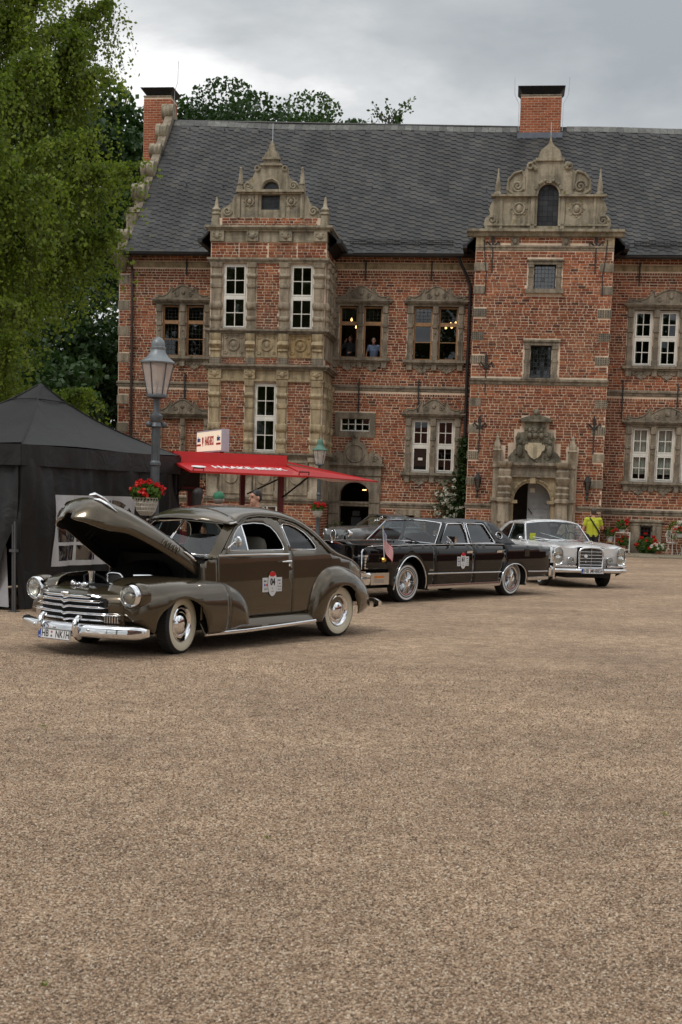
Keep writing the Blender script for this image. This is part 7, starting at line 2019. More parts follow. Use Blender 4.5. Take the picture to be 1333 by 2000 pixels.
# ================================================================== brown fastback coupe with its bonnet up
chev = car_thing('vintage_coupe', 'brown vintage coupe with open bonnet, whitewall tyres and start number 04', (-1.5330, 16.0421), (-.58198, -.81320))
pl = pch([-2.36, -2.15, -1.75, -1.15, -.5, .3, .8, 1.1], [.50, .63, .74, .79, .805, .805, .775, .735])
sc_ = pch([.18, .30, .5, .72, .95, 1.06, 1.14, 1.3, 1.44, 1.56], [.97, .985, 1.0, 1.0, .985, .972, .95, .868, .775, .69])
CW = lambda x, z: float(pl(x) * sc_(z))
rail = pch([.40, .36, .28, .15, -.05, -.35, -.70, -.9, -1.05, -1.2, -1.32, -1.5, -1.8, -2.05, -2.22, -2.36], [1.415, 1.44, 1.48, 1.51, 1.525, 1.515, 1.455, 1.365, 1.26, 1.13, 1.065, 1.025, .965, .88, .79, .68])
roofc = pch([.44, .30, .1, -.18, -.45, -.75, -1.0, -1.2, -1.38, -1.52, -1.7, -1.95, -2.15, -2.28, -2.38], [1.555, 1.60, 1.635, 1.65, 1.635, 1.575, 1.485, 1.365, 1.225, 1.13, 1.07, 1.00, .92, .82, .71])
dw = [(.66, 1.125), (.63, 1.18), (.50, 1.325), (.40, 1.39), (.30, 1.425), (.1, 1.44), (-.08, 1.432), (-.19, 1.395), (-.26, 1.32), (-.305, 1.22), (-.325, 1.15), (-.31, 1.125)]
qw = [(-.455, 1.125), (-.445, 1.2), (-.425, 1.36), (-.43, 1.41), (-.47, 1.43), (-.58, 1.425), (-.70, 1.39), (-.82, 1.325), (-.91, 1.245), (-.97, 1.165), (-.975, 1.13), (-.95, 1.12)]
door = [(-.46, .36), (.86, .36), (.88, .9), (.87, 1.075), (.80, 1.10), (.62, 1.25), (.48, 1.365), (.36, 1.437)] + [(x, float(rail(x)) - .004) for x in (.28, .15, 0, -.15, -.3, -.40)] + [(-.42, 1.3), (-.455, 1.1)]
dL, dR = side_panel('door', door, [dw], CW, 'brown', chev, .055)
quar = [(-.465, .36), (-.46, 1.1), (-.425, 1.3), (-.405, float(rail(-.405)) - .004)] + [(x, float(rail(x)) - .004) for x in np.linspace(-.55, -2.34, 16)] + [(-2.34, .40), (-1.8, .36)]
side_panel('rear_quarter', quar, [qw], CW, 'brown', chev, .055)
side_panel('sill', [(-.85, .235), (1.15, .19), (1.15, .352), (-.85, .352)], (), lambda x, z: CW(x, z) + .085 * max(0, (.352 - z) / .12) ** .8, 'brown', chev, .05)
side_panel('cowl_side', [(.885, .3), (1.12, .3), (1.12, .98), (.97, 1.04), (.885, 1.06)], (), CW, 'brown', chev, .06)
for poly in (dw, qw):
    if poly is qw: side_panel('side_window', poly, (), CW, 'car_glass', chev, .08, -.022, 0)
    trim('window_frame', poly, CW, .008, 'chrome', chev, True, -.004)
trim('vent_bar', [(.345, 1.125), (.335, 1.27), (.325, 1.42)], CW, .011, 'chrome', chev, False, -.012)
side_panel('vent_window', [(.66, 1.125), (.63, 1.18), (.50, 1.325), (.40, 1.39), (.335, 1.415), (.35, 1.125)], (), CW, glass_mat('vent glass', (.5, .58, .6), 2.6), chev, .08, -.016, 0)
trim('belt_trim', [(.855, 1.072), (.4, 1.076), (0, 1.076), (-.40, 1.072)], CW, .010, 'chrome', chev)
trim('drip_rail', [(.74, 1.15), (.60, 1.285), (.47, 1.385)] + [(x, float(rail(x))) for x in (.36, .28, .15, -.05, -.35, -.6, -.72, -.9, -1.0, -1.1, -1.2, -1.3)], CW, .010, 'brown', chev, off=.006)
MB().tube([(-.22, CW(-.22, .985) + .035, .985), (-.38, CW(-.38, .99) + .045, .99), (-.41, CW(-.4, .99) + .01, .99)], [.008, .015, .012], 8).build('door_handle', 'chrome', dL)
MB().sphere((-.40, CW(-.4, .94) + .005, .935), (.014, .008, .014), 8, 6).build('door_lock', 'chrome', dL)
trim('sill_trim', [(1.14, .195), (.5, .205), (0, .22), (-.45, .232), (-.84, .243)], lambda x, z: CW(x, .36) + .085, .022, 'chrome', chev)
# roof, tail
m, rows = roof_loft('roof', [.44, .38, .32, .24, .12, 0, -.15, -.3, -.5, -.7, -.85, -1.0, -1.1, -1.2, -1.3, -1.4, -1.5, -1.6, -1.7, -1.8, -1.9, -2.0, -2.1, -2.18, -2.25, -2.31, -2.36], lambda x: CW(x, float(rail(x))) + .002, lambda x: float(rail(x)), lambda x: float(roofc(x)), 'brown', chev, .82)
r_ = rows[-1]; m.grid([r_, [(-2.395, y * .99, z * .93) for x, y, z in r_], [(-2.41, y, .58) for x, y, z in r_], [(-2.37, y, .45) for x, y, z in r_], [(-2.30, y, .34) for x, y, z in r_]])
solid(m.build('roof', ['brown', 'underbody'], chev, smooth=60))
# sun visor over the windscreen
m = MB(); vis = []
for k, f in enumerate((0, .25, .5, .75, 1.0)):
    row = []
    for a in np.linspace(-1, 1, 25):
        y = .66 * a; x0 = .40 + .05 * (1 - a * a); x1 = .56 + .24 * (1 - abs(a) ** 2.4); z0 = float(rail(.40)) + (1.60 - float(rail(.40))) * max(0, 1 - abs(a) ** 2.6) ** .9 + .012; z1 = 1.432 + .055 * (1 - a * a)
        row.append((x0 + (x1 - x0) * f, y, z0 + (z1 - z0) * f ** 1.25 + .012 * math.sin(PI * f)))
    vis.append(row)
m.grid(vis, flip=True); solid(m.build('sun_visor', ['brown', 'underbody'], chev, smooth=60), .01)
MB().tube([(p[0] + .002, p[1], p[2] - .004) for p in vis[-1]], .006, 5).build('visor_edge', 'brown', chev)
for s in (-1, 1): MB().tube([(.57, s * .655, 1.435), (.50, s * .66, 1.44), (.44, s * .645, 1.45)], .012, 6).build('visor_bracket', 'chrome_dull', chev)
# split windscreen and its pillars
for s in (-1, 1):
    q = [(1.00, s * .012, 1.085), (.885, s * .62, 1.075), (.86, s * .66, 1.10), (.56, s * .575, 1.405), (.54, s * .54, 1.43), (.62, s * .012, 1.455)]
    MB().add(q, [(0, 1, 2, 3, 4, 5)]).build('windscreen', 'car_glass', chev, smooth=0); MB().tube(q, .010, 6, closed=True).build('windscreen_frame', 'chrome', chev)
    MB().grid([[(.93, s * .62, 1.05), (.87, s * .745, 1.04)], [(.90, s * .655, 1.09), (.83, s * .752, 1.09)], [(.58, s * .58, 1.41), (.50, s * .65, 1.375)], [(.50, s * .56, 1.46), (.38, s * .625, 1.435)]], flip=(s > 0)).grid([[(.90, s * .655, 1.09), (.83, s * .752, 1.09)], [(.58, s * .58, 1.41), (.50, s * .65, 1.375)]], flip=(s < 0)).build('pillar', 'brown', chev)
m = MB().grid([[(x + (1.12 - x) * f, y, z) for y, x, z in ((-.75, .86, 1.045), (-.6, .90, 1.07), (-.3, .97, 1.085), (0, 1.0, 1.09), (.3, .97, 1.085), (.6, .90, 1.07), (.75, .86, 1.045))] for f in (0, .5, 1)]); m.build('cowl', 'brown', chev)
MB().box(1.06, 1.09, -.72, .72, .25, 1.06).build('firewall', 'underbody', chev, smooth=0)
# front fenders
fyo = pch([.36, .5, .9, 1.4, 1.8, 2.05, 2.17, 2.24], [.845, .875, .90, .912, .905, .88, .845, .79])
fzt = pch([.36, .42, .5, .62, .78, 1.0, 1.3, 1.7, 2.0, 2.12, 2.2, 2.25], [.44, .56, .64, .71, .765, .80, .832, .852, .845, .82, .775, .69])
fyi = pch([.36, .8, 1.0, 1.4, 1.9, 2.24], [.76, .74, .68, .57, .44, .40])
ar = arch_z(1.56, .42, .625, .2)
fzb = lambda x: max(ar(x), float(pch([.36, 1.1, 2.0, 2.1, 2.25], [.245, .20, .26, .34, .40])(x)))
ax_ = [1.56 + .42 * math.cos(t) for t in np.linspace(0, PI, 24)]
fender('fender', sorted(set([2.25, 2.235, 2.21, 2.18, 2.14, 2.09, 2.04] + ax_ + [1.1, 1.05, 1.0, .95, .9, .85, .806]), reverse=True), fyi, fyo, fzt, fzb, 'brown', chev, 2.25, cap_end=False)
fender('fender_tail', [.80, .74, .68, .62, .56, .51, .47, .44, .41, .385, .365], fyi, fyo, fzt, fzb, 'brown', chev, 2.25)
# rear fenders
ryo = pch([-2.27, -2.16, -1.9, -1.5, -1.1, -.92, -.84, -.80], [.70, .79, .87, .912, .91, .885, .85, .81])
rzt = pch([-2.27, -2.22, -2.12, -1.95, -1.68, -1.4, -1.2, -1.05, -.95, -.87, -.82, -.80], [.46, .60, .71, .80, .88, .915, .90, .84, .76, .64, .52, .40])
ryi = pch([-2.27, -1.9, -1.4, -.8], [.46, .60, .70, .74])
ar2 = arch_z(-1.44, .385, .665, .2); rzb = lambda x: max(ar2(x), float(pch([-2.27, -2.1, -1.8, -1.0, -.8], [.38, .32, .275, .22, .22])(x)))
fender('rear_fender', [-.80, -.81, -.83, -.86, -.90, -.95, -1.0] + [-1.44 + .385 * math.cos(t) for t in np.linspace(.2, PI, 24)] + [-1.87, -1.92, -1.98, -2.04, -2.10, -2.16, -2.21, -2.245, -2.265], ryi, ryo, rzt, rzb, 'brown', chev, 2.3)
# nose between the fenders
xf = lambda y: 2.44 - .19 * (abs(y) / .72) ** 2.2
ys = np.linspace(-.66, .66, 29)
m = MB().grid([[(xf(y) - dx, y, z + dz * (1 - (y / .66) ** 2)) for y in ys] for dx, z, dz in ((.05, .33, 0), (.03, .40, 0), (.02, .56, 0), (.03, .62, .0), (.08, .675, .0), (.17, .73, -.02), (.28, .79, -.06), (.40, .82, -.085))]); solid(m.build('nose_panel', ['brown', 'underbody'], chev, smooth=60))
MB().grid([[(xf(y) - .008, y, z) for y in np.linspace(-.5, .5, 17)] for z in (.36, .50, .63)], flip=True).build('grille_dark_sheet', 'underbody', chev)  # black sheet stands in for the shade behind the grille bars
def gbar(z, hw, th, dep, yshift=0.0):
    m = MB(); rows = []
    for y in np.linspace(-hw, hw, 33):
        e = min(1, (hw - abs(y)) / .06 + .25) ; x = xf(y) + .012; v = .022 * max(0, 1 - abs(y) / .05)
        rows.append([(x + v + dep * c * 1.0, y, z - v * .6 + th * e * s_) for c, s_ in ((-.4, -.9), (.5, -.8), (1.0, -.2), (1.05, .3), (.6, .9), (-.4, 1.0))])
    m.grid(rows, flip=False, closed=True); m.add(rows[0], [tuple(range(6))]); m.add(rows[-1], [tuple(reversed(range(6)))])
    return m.build('grille_bar', 'chrome', chev, smooth=50)
gbar(.640, .36, .021, .035); gbar(.592, .47, .019, .04); gbar(.532, .52, .019, .045); gbar(.462, .68, .021, .045); gbar(.395, .50, .016, .03)
MB().tube([(xf(0) + .03, -.05, .665), (xf(0) + .05, 0, .672), (xf(0) + .03, .05, .665)], .02, 8).tube([(xf(.28) - .0, .28, .655), (xf(.34), .34, .652), (xf(.42) - .03, .42, .64)], .012, 6).build('grille_crest', 'chrome', chev)
for s in (-1, 1):
    m = MB()
    for k in range(6): y0 = s * (.50 + .026 * k); m.box(xf(y0) - .02, xf(y0) + .022, y0 - .009, y0 + .009, .375, .44)
    m.build('parking_lamp', 'chrome_dull', chev, smooth=0)
    y0 = s * .44; MB().box(xf(y0) - .02, xf(y0) + .02, y0 - .05, y0 + .05, .38, .435).build('parking_lens', 'lens', chev, smooth=0)
    headlamp(chev, (2.23, s * .735, .668), .114)
    MB().lathe([(.142, -.14), (.148, -.03), (.136, .0)], 28, Matrix.Translation((2.205, s * .735, .668)) @ Matrix.Rotation(PI / 2, 4, 'Y')).build('headlight_bezel', 'brown', chev)
def bumper(car, xfun, hw, prof, mat='chrome', n=41, name='bumper', tip=.55):
    rows = []
    for y in np.linspace(-hw, hw, n):
        e = min(1.0, ((hw - abs(y)) / .10 + .12)) ** tip; x = xfun(y); zc = sum(p[1] for p in prof) / len(prof)
        rows.append([(x + px_ * (e if px_ > 0 else 1), y, zc + (pz - zc) * (.35 + .65 * e)) for px_, pz in prof])
    m = MB().grid(rows, closed=True); m.add(rows[0], [tuple(range(len(prof)))]); m.add(rows[-1], [tuple(reversed(range(len(prof))))])
    return m.build(name, mat, car, smooth=50)
bx = lambda y: 2.50 - .30 * (abs(y) / .95) ** 2.3
bumper(chev, bx, .955, [(-.03, .215), (.03, .215), (.062, .235), (.072, .265), (.06, .292), (.066, .318), (.05, .345), (.01, .358), (-.03, .355)])
for y in (-.27, .27):
    MB().tube([(bx(y) + .03, y, .205), (bx(y) + .085, y, .24), (bx(y) + .10, y, .31), (bx(y) + .085, y, .39), (bx(y) + .05, y, .425), (bx(y) + .02, y, .42)], [.030, .036, .038, .036, .028, .02], 10).build('bumper_guard', 'chrome', chev)
for y in (-.07, .40, -.45): MB().sphere((bx(y) + .06, y, .30), (.015, .018, .018), 8, 6).build('bumper_bolt', 'chrome', chev)
number_plate(chev, Matrix.Translation((2.60, -.03, .225)) @ Matrix.Rotation(R(-8), 4, 'Y') @ Matrix(((0, 0, 1, 0), (1, 0, 0, 0), (0, 1, 0, 0), (0, 0, 0, 1))), 'HB NK1H')
bumper(chev, lambda y: -2.46 + .24 * (abs(y) / .95) ** 2.5, .86, [(.03, .33), (-.03, .33), (-.06, .36), (-.065, .40), (-.05, .44), (-.0, .455), (.03, .45)], name='rear_bumper').data.flip_normals()
# open bonnet, hinged at the cowl
hw_ = pch([0, .3, .7, 1.0, 1.2, 1.34, 1.44, 1.51, 1.56], [.665, .65, .59, .515, .44, .37, .28, .18, .06])
ht_ = pch([0, .4, .85, 1.1, 1.2, 1.3, 1.42, 1.5, 1.56], [0, -.008, -.03, -.05, -.065, -.085, -.14, -.24, -.42])
hh_ = pch([0, .4, .85, 1.08, 1.17, 1.26, 1.34, 1.44, 1.52, 1.56], [.33, .34, .345, .355, .375, .40, .40, .35, .22, .08])
rows = []
for s_ in [-.12, -.05, .03, .1, .2, .35, .5, .65, .8, .92, 1.02, 1.08, 1.13, 1.17, 1.21, 1.26, 1.31, 1.36, 1.41, 1.45, 1.49, 1.52, 1.545, 1.56]:
    w, t_, h_ = float(hw_(s_)), float(ht_(s_)), float(hh_(s_))
    rows.append([(s_, w * math.copysign(abs(math.sin(a)) ** .86, a), t_ - h_ * (1 - max(0, math.cos(a)) ** .58)) for a in np.linspace(-PI / 2, PI / 2, 33)])
HM = Matrix.Translation((0.94, 0, 1.10)) @ Matrix.Rotation(-R(31.0), 4, 'Y') @ Matrix.Diagonal((.96, 1, .93, 1))
m = MB().grid(rows, flip=True); m.xf(HM); hood = solid(m.build('bonnet', ['brown', 'underbody'], chev, smooth=60), .018)
def hood_pt(s_, a, lift=.0):
    w, t_, h_ = float(hw_(s_)), float(ht_(s_)), float(hh_(s_)); an = a * PI / 2
    return HM @ Vector((s_, (w + lift) * math.copysign(abs(math.sin(an)) ** .86, an), t_ - h_ * (1 - max(0, math.cos(an)) ** .58) + lift * math.cos(an)))
for s in (-1, 1):
    for k in range(5): x = .42 + .055 * k; MB().tube([hood_pt(x, s * .80, .008), hood_pt(x + .012, s * .88, .014), hood_pt(x + .028, s * .955, .008)], [.008, .016, .008], 6).build('louvre', 'brown', hood)
    MB().tube([hood_pt(.05, s * .86, .008), hood_pt(.12, s * .84, .012), hood_pt(.30, s * .82, .010), hood_pt(.34, s * .82, .004)], [.012, .016, .012, .005], 8).build('side_trim', 'chrome', hood)
    if s < 0:
        for k in range(4): x = .50 + .07 * k; MB().tube([hood_pt(x, s * .70, -.024), hood_pt(x + .02, s * .93, -.024)], .009, 6).build('louvre_opening', 'chrome_dull', hood)
MB().tube([hood_pt(1.44, .30, .01), hood_pt(1.42, .42, .02), hood_pt(1.36, .60, .022), hood_pt(1.27, .72, .01)], [.008, .016, .014, .005], 8).build('nose_emblem', 'chrome', hood)
MB().tube([hood_pt(1.40, 0, .03), hood_pt(1.34, 0, .05), hood_pt(1.20, 0, .05), hood_pt(1.05, 0, .035), hood_pt(.95, 0, .01)], [.01, .025, .02, .012, .005], 8).build('hood_ornament', 'chrome', hood)
for s in (-1, 1): MB().tube([(1.16, s * .5, .75), (1.14, s * .52, 1.0)], .015, 6).build('bonnet_hinge', 'underbody', chev)
# engine bay
MB().grid([[(x, y, z) for y, z in ((-.44 - .28 * f, .80), (-.42 - .25 * f, .45), (.42 + .25 * f, .45), (.44 + .28 * f, .80))] for x, f in ((2.15, 0), (1.1, 1))]).build('engine_bay', 'underbody', chev)
m = MB(); rws = []
for x in np.linspace(1.12, 1.78, 8): k = 1 - ((x - 1.12) / .66) ** 3 * .35; rws.append([(x, .30 * k * math.cos(a), .62 + .40 * k * max(0, math.sin(a)) ** .6 - .02) for a in np.linspace(PI, 0, 15)])
m.grid(rws); m.add(rws[-1], [tuple(range(15))]); m.build('air_box', pmat('gloss black engine cover', (.008, .008, .008), .2, var=0, coat=1), chev, smooth=50)
ov = [(.115 * math.copysign(abs(math.cos(t)) ** .6, math.cos(t)), .062 * math.copysign(abs(math.sin(t)) ** .6, math.sin(t))) for t in np.linspace(0, 2 * PI, 28, endpoint=False)]
q = MB().tube([(1.80, .06 + a, .80 + b) for a, b in ov], .012, 8, closed=True).build('air_scoop', 'chrome', chev); MB().add([(1.79, .06 + a, .80 + b) for a, b in ov], [tuple(range(28))]).build('scoop_mesh', 'grille_grey', q, smooth=0)
MB().tube([(1.70, .24, .84), (1.55, .34, .845), (1.45, .38, .84)], [.018, .012, .004], 8).build('scoop_spear', 'chrome', chev)
MB().lathe([(.07, .70), (.07, .73), (.035, .74), (.033, .86), (.04, .86), (.04, .88), (0, .88)], 16, Matrix.Translation((1.98, -.12, 0))).build('filler_neck', 'chrome_dull', chev)
MB().tube([(2.0, -.2, .73), (1.98, -.24, .82), (1.9, -.2, .86), (1.82, -.1, .8), (1.8, 0, .7)], .014, 6).build('hose', 'black', chev)
MB().box(1.92, 2.04, -.38, .38, .45, .735).box(1.87, 2.06, -.30, .30, .725, .742).build('radiator', 'underbody', chev, smooth=0)
m = MB()
for k in range(9): m.sphere((2.20 + rng.uniform(-.05, .05), -.08 + rng.uniform(-.12, .12), .735 + rng.uniform(0, .02)), rng.uniform(.015, .035), 8, 6)
m.build('bonnet_latch', 'chrome', chev)
for k in range(5): MB().tube([(1.85 - .03 * k, .10 + .05 * k, .68), (1.8 - .03 * k, .12 + .05 * k, .78), (1.72, .16 + .05 * k, .72)], .012, 6).build('engine_pipe', 'chrome_dull' if k % 2 else 'black', chev)
m = MB().box(1.2, 1.85, -.18, .2, .35, .72); m.build('engine_block', pmat('engine metal', (.08, .08, .085), .4, .6, var=.3), chev, smooth=0)
# mirror, aerial bits, interior, floor, wheels
MB().tube([(.70, CW(.7, 1.13) + .0, 1.15), (.66, CW(.7, 1.2) + .10, 1.23)], .008, 6).build('mirror_arm', 'chrome', chev)
MB().lathe([(0, -.02), (.05, -.015), (.062, .0), (.055, .008), (0, .006)], 18, Matrix.Translation((.64, CW(.64, 1.2) + .12, 1.235)) @ Matrix.Rotation(PI / 2, 4, 'Y') @ Matrix.Rotation(PI, 4, 'X')).build('wing_mirror', 'chrome', chev)
MB().box(-2.0, 2.0, -.5, .5, .20, .30).build('floor_pan', 'underbody', chev, smooth=0)
for y in (.36, -.36): seat(chev, .02, y, .60, 1.27, 'seat_olive'); seat(chev, -.86, y, .56, 1.10, 'seat_olive')
MB().box(.62, .92, -.70, .70, .85, 1.06).build('dashboard', 'seat_olive', chev); steering_wheel(chev, .48, .36, 1.10, .20)
for s in (-1, 1):
    for x, st in ((1.473, R(13)), (-1.473, 0)): wheel(chev, x, s * (.775 if x > 0 else .785), .338, .165, 'classic', st)
    side_panel('wheel_house', [(1.05, .25), (2.1, .25), (2.1, .80), (1.05, .80)], (), lambda x, z: .50, 'underbody', chev, .3, 0, 0, (s,)); side_panel('wheel_house', [(-1.95, .25), (-.85, .25), (-.85, .85), (-1.95, .85)], (), lambda x, z: .52, 'underbody', chev, .3, 0, 0, (s,))
start_number(chev, CW, -.06, .715, '04', .37)

# ================================================================== black limousine
linc = car_thing('limousine', 'long black limousine with vinyl roof, wire wheels and start number 61', (1.54247, 24.56121), (-.65711, -.75380))
lpl = pch([-2.86, -2.5, 0, 2.4, 2.9], [.93, .965, .985, .975, .94]); lsc = pch([.2, .35, .5, .75, .92, .985, 1.01], [.95, .985, 1.0, .998, .985, .955, .93])
LW = lambda x, z: float(lpl(x) * lsc(z))
ltop = pch([-2.86, -1.5, 0, 1.0, 2.6, 2.88], [.935, .985, 1.005, 1.0, .985, .965])
fa = [(1.67 + .44 * math.cos(t), .24 + .57 * math.sin(t)) for t in np.linspace(0, PI, 20)]; ra = [(-1.52 + .44 * math.cos(t), .24 + .385 * math.sin(t) ** .7) for t in np.linspace(0, PI, 20)]
top = lambda a, b, n=6: [(x, float(ltop(x))) for x in np.linspace(a, b, n)]
side_panel('front_fender', [(1.026, .24)] + list(reversed([p for p in fa])) [0:0] + top(1.026, 2.84) + [(2.86, .62), (2.30, .60), (2.30, .36), (2.12, .30)] + fa[0:0] + [p for p in fa] , (), LW, 'black_paint', linc, .08)
side_panel('front_door', [(-.155, .24), (1.02, .24)] + top(1.02, -.155), (), LW, 'black_paint', linc, .1)
side_panel('rear_door', [(-1.06, .24), (-.162, .24)] + top(-.162, -1.19) + [(-1.20, .72), (-1.10, .52), (-1.06, .35)], (), LW, 'black_paint', linc, .1)
side_panel('rear_quarter', [(-1.068, .24), (-1.068, .34), (-1.107, .525), (-1.207, .725), (-1.197, .985)] + top(-1.2, -2.83) + [(-2.86, .60), (-2.8, .36), (-1.97, .28)] + [p for p in reversed(ra)], (), LW, 'black_paint', linc, .08)
for arc in (fa, ra): trim('arch_trim', arc, LW, .014, 'chrome_dull', linc, off=.006)
trim('side_moulding', [(1.22, .495), (.5, .492), (-.5, .485), (-1.05, .48)], LW, .013, 'chrome_dull', linc, off=.006); trim('side_moulding', [(-1.98, .47), (-2.4, .46), (-2.78, .455)], LW, .013, 'chrome_dull', linc, off=.006)
for s in (-1, 1):
    MB().grid([[(x, s * (LW(x, .34) + o_), z) for x in np.linspace(-1.03, 1.2, 8)] for z, o_ in ((.215, -.03), (.225, .014), (.26, .018), (.30, .012), (.305, 0))], flip=(s < 0)).build('rocker_panel', 'chrome_dull', linc, smooth=40)
    MB().grid([[(x, s * (LW(x, .40) + o_), z) for x in np.linspace(-2.78, -1.98, 6)] for z, o_ in ((.29, 0), (.30, .012), (.35, .012), (.36, 0))], flip=(s < 0)).build('rocker_panel', 'chrome_dull', linc, smooth=40)
    trim('belt_moulding', [(x, float(ltop(x)) + .004) for x in np.linspace(-1.2, 2.80, 12)], LW, .006, 'chrome_dull', linc, sides=(s,))
# bonnet with its raised centre, deck lid
m = MB(); rows = []
for x in np.linspace(.80, 2.60, 12):
    zt = float(ltop(x)); rows.append([(x, y * LW(x, zt) / .93 if abs(y) > .8 else y, zt + dz) for y, dz in ((-.93, .002), (-.8, .012), (-.55, .004), (-.30, .012), (-.24, .045), (0, .055), (.24, .045), (.30, .012), (.55, .004), (.8, .012), (.93, .002))])
m.grid(rows, flip=True); solid(m.build('bonnet', ['black_paint', 'underbody'], linc, smooth=40))
m = MB(); rows = [[(x, y * LW(x, float(ltop(x))) / .93, float(ltop(x)) + .015 * (1 - (y / .93) ** 2)) for y in np.linspace(-.93, .93, 9)] for x in np.linspace(-2.84, -1.72, 6)]
m.grid(rows, flip=True); m.grid([rows[0], [(-2.88, p[1], .72) for p in rows[0]], [(-2.82, p[1], .40) for p in rows[0]]]); m.build('boot_lid', 'black_paint', linc, smooth=40)
# greenhouse
gw_ = pch([.96, 1.0, 1.2, 1.38, 1.42], [.83, .815, .745, .675, .655]); GW = lambda x, z: float(gw_(z)) * (1 - .02 * max(0, -x - .6))
fw = [(.66, 1.015), (.33, 1.345), (.29, 1.365), (-.12, 1.37), (-.155, 1.355), (-.245, 1.01)]; rw = [(-.295, 1.01), (-.268, 1.355), (-.30, 1.37), (-.78, 1.37), (-.83, 1.35), (-1.05, 1.04), (-1.05, 1.01)]
up = [(.78, .99), (.42, 1.375), (.38, 1.40), (-1.10, 1.405), (-1.22, 1.36), (-1.45, 1.20), (-1.72, 1.03), (-1.76, .98)]
op = [(-1.27 + .10 * math.cos(t), 1.155 + .062 * math.sin(t)) for t in np.linspace(0, 2 * PI, 22, endpoint=False)]
side_panel('side_pillars', up[:3] + [(-1.0, 1.405), (-1.13, 1.01), (-1.13, .99)], [fw, rw], GW, 'black_paint', linc, .09); side_panel('vinyl_quarter', [(-1.005, 1.405)] + up[3:] + [(-1.135, .985)], [op], GW, 'vinyl_roof', linc, .08)
for poly in (fw, rw, op): side_panel('side_window', poly, (), GW, 'dark_glass', linc, .12, -.02, 0)
for poly in (fw, rw): trim('window_frame', poly, GW, .013, 'chrome', linc, True)
trim('opera_frame', op, GW, .009, 'chrome', linc, True); trim('pillar_trim', [(-.20, 1.0), (-.21, 1.2), (-.212, 1.38)], GW, .016, 'chrome', linc)
m = MB(); rows = []
for x in (.44, .36, .2, -.2, -.6, -1.0, -1.14, -1.24, -1.45, -1.72, -1.78):
    zg = float(pch([-1.78, -1.72, -1.45, -1.22, -1.10, .38, .44], [.985, 1.03, 1.20, 1.36, 1.405, 1.40, 1.375])(x)); yg = GW(x, min(zg, 1.42)); rise = .045 if x > -1.2 else .03
    rows.append([(x, yg * a, zg + rise * (1 - abs(a) ** 3)) for a in np.linspace(-1, 1, 17)])
m.grid(rows); solid(m.build('roof', ['vinyl_roof', 'underbody'], linc, smooth=35))
MB().box(-.1, .2, -.35, .35, 1.445, 1.452).build('sunroof', 'dark_glass', linc, smooth=0)
q = [(.80, .80, 1.01), (.96, .40, 1.035), (1.0, 0, 1.04), (.96, -.40, 1.035), (.80, -.80, 1.01), (.43, -.655, 1.375), (.50, -.33, 1.405), (.52, 0, 1.41), (.50, .33, 1.405), (.43, .655, 1.375)]
MB().add(q, [(0, 1, 8, 9), (1, 2, 7, 8), (2, 3, 6, 7), (3, 4, 5, 6)]).build('windscreen', 'car_glass', linc); MB().tube(q, .014, 6, closed=True).build('windscreen_frame', 'chrome', linc)
MB().tube([(.98, .55, 1.03), (.9, .2, 1.10)], .006, 5).tube([(.99, -.1, 1.04), (.92, -.45, 1.1)], .006, 5).build('wiper', 'black', linc)
MB().box(.5, .56, -.10, .10, 1.30, 1.36).build('rear_view_mirror', 'black', linc)
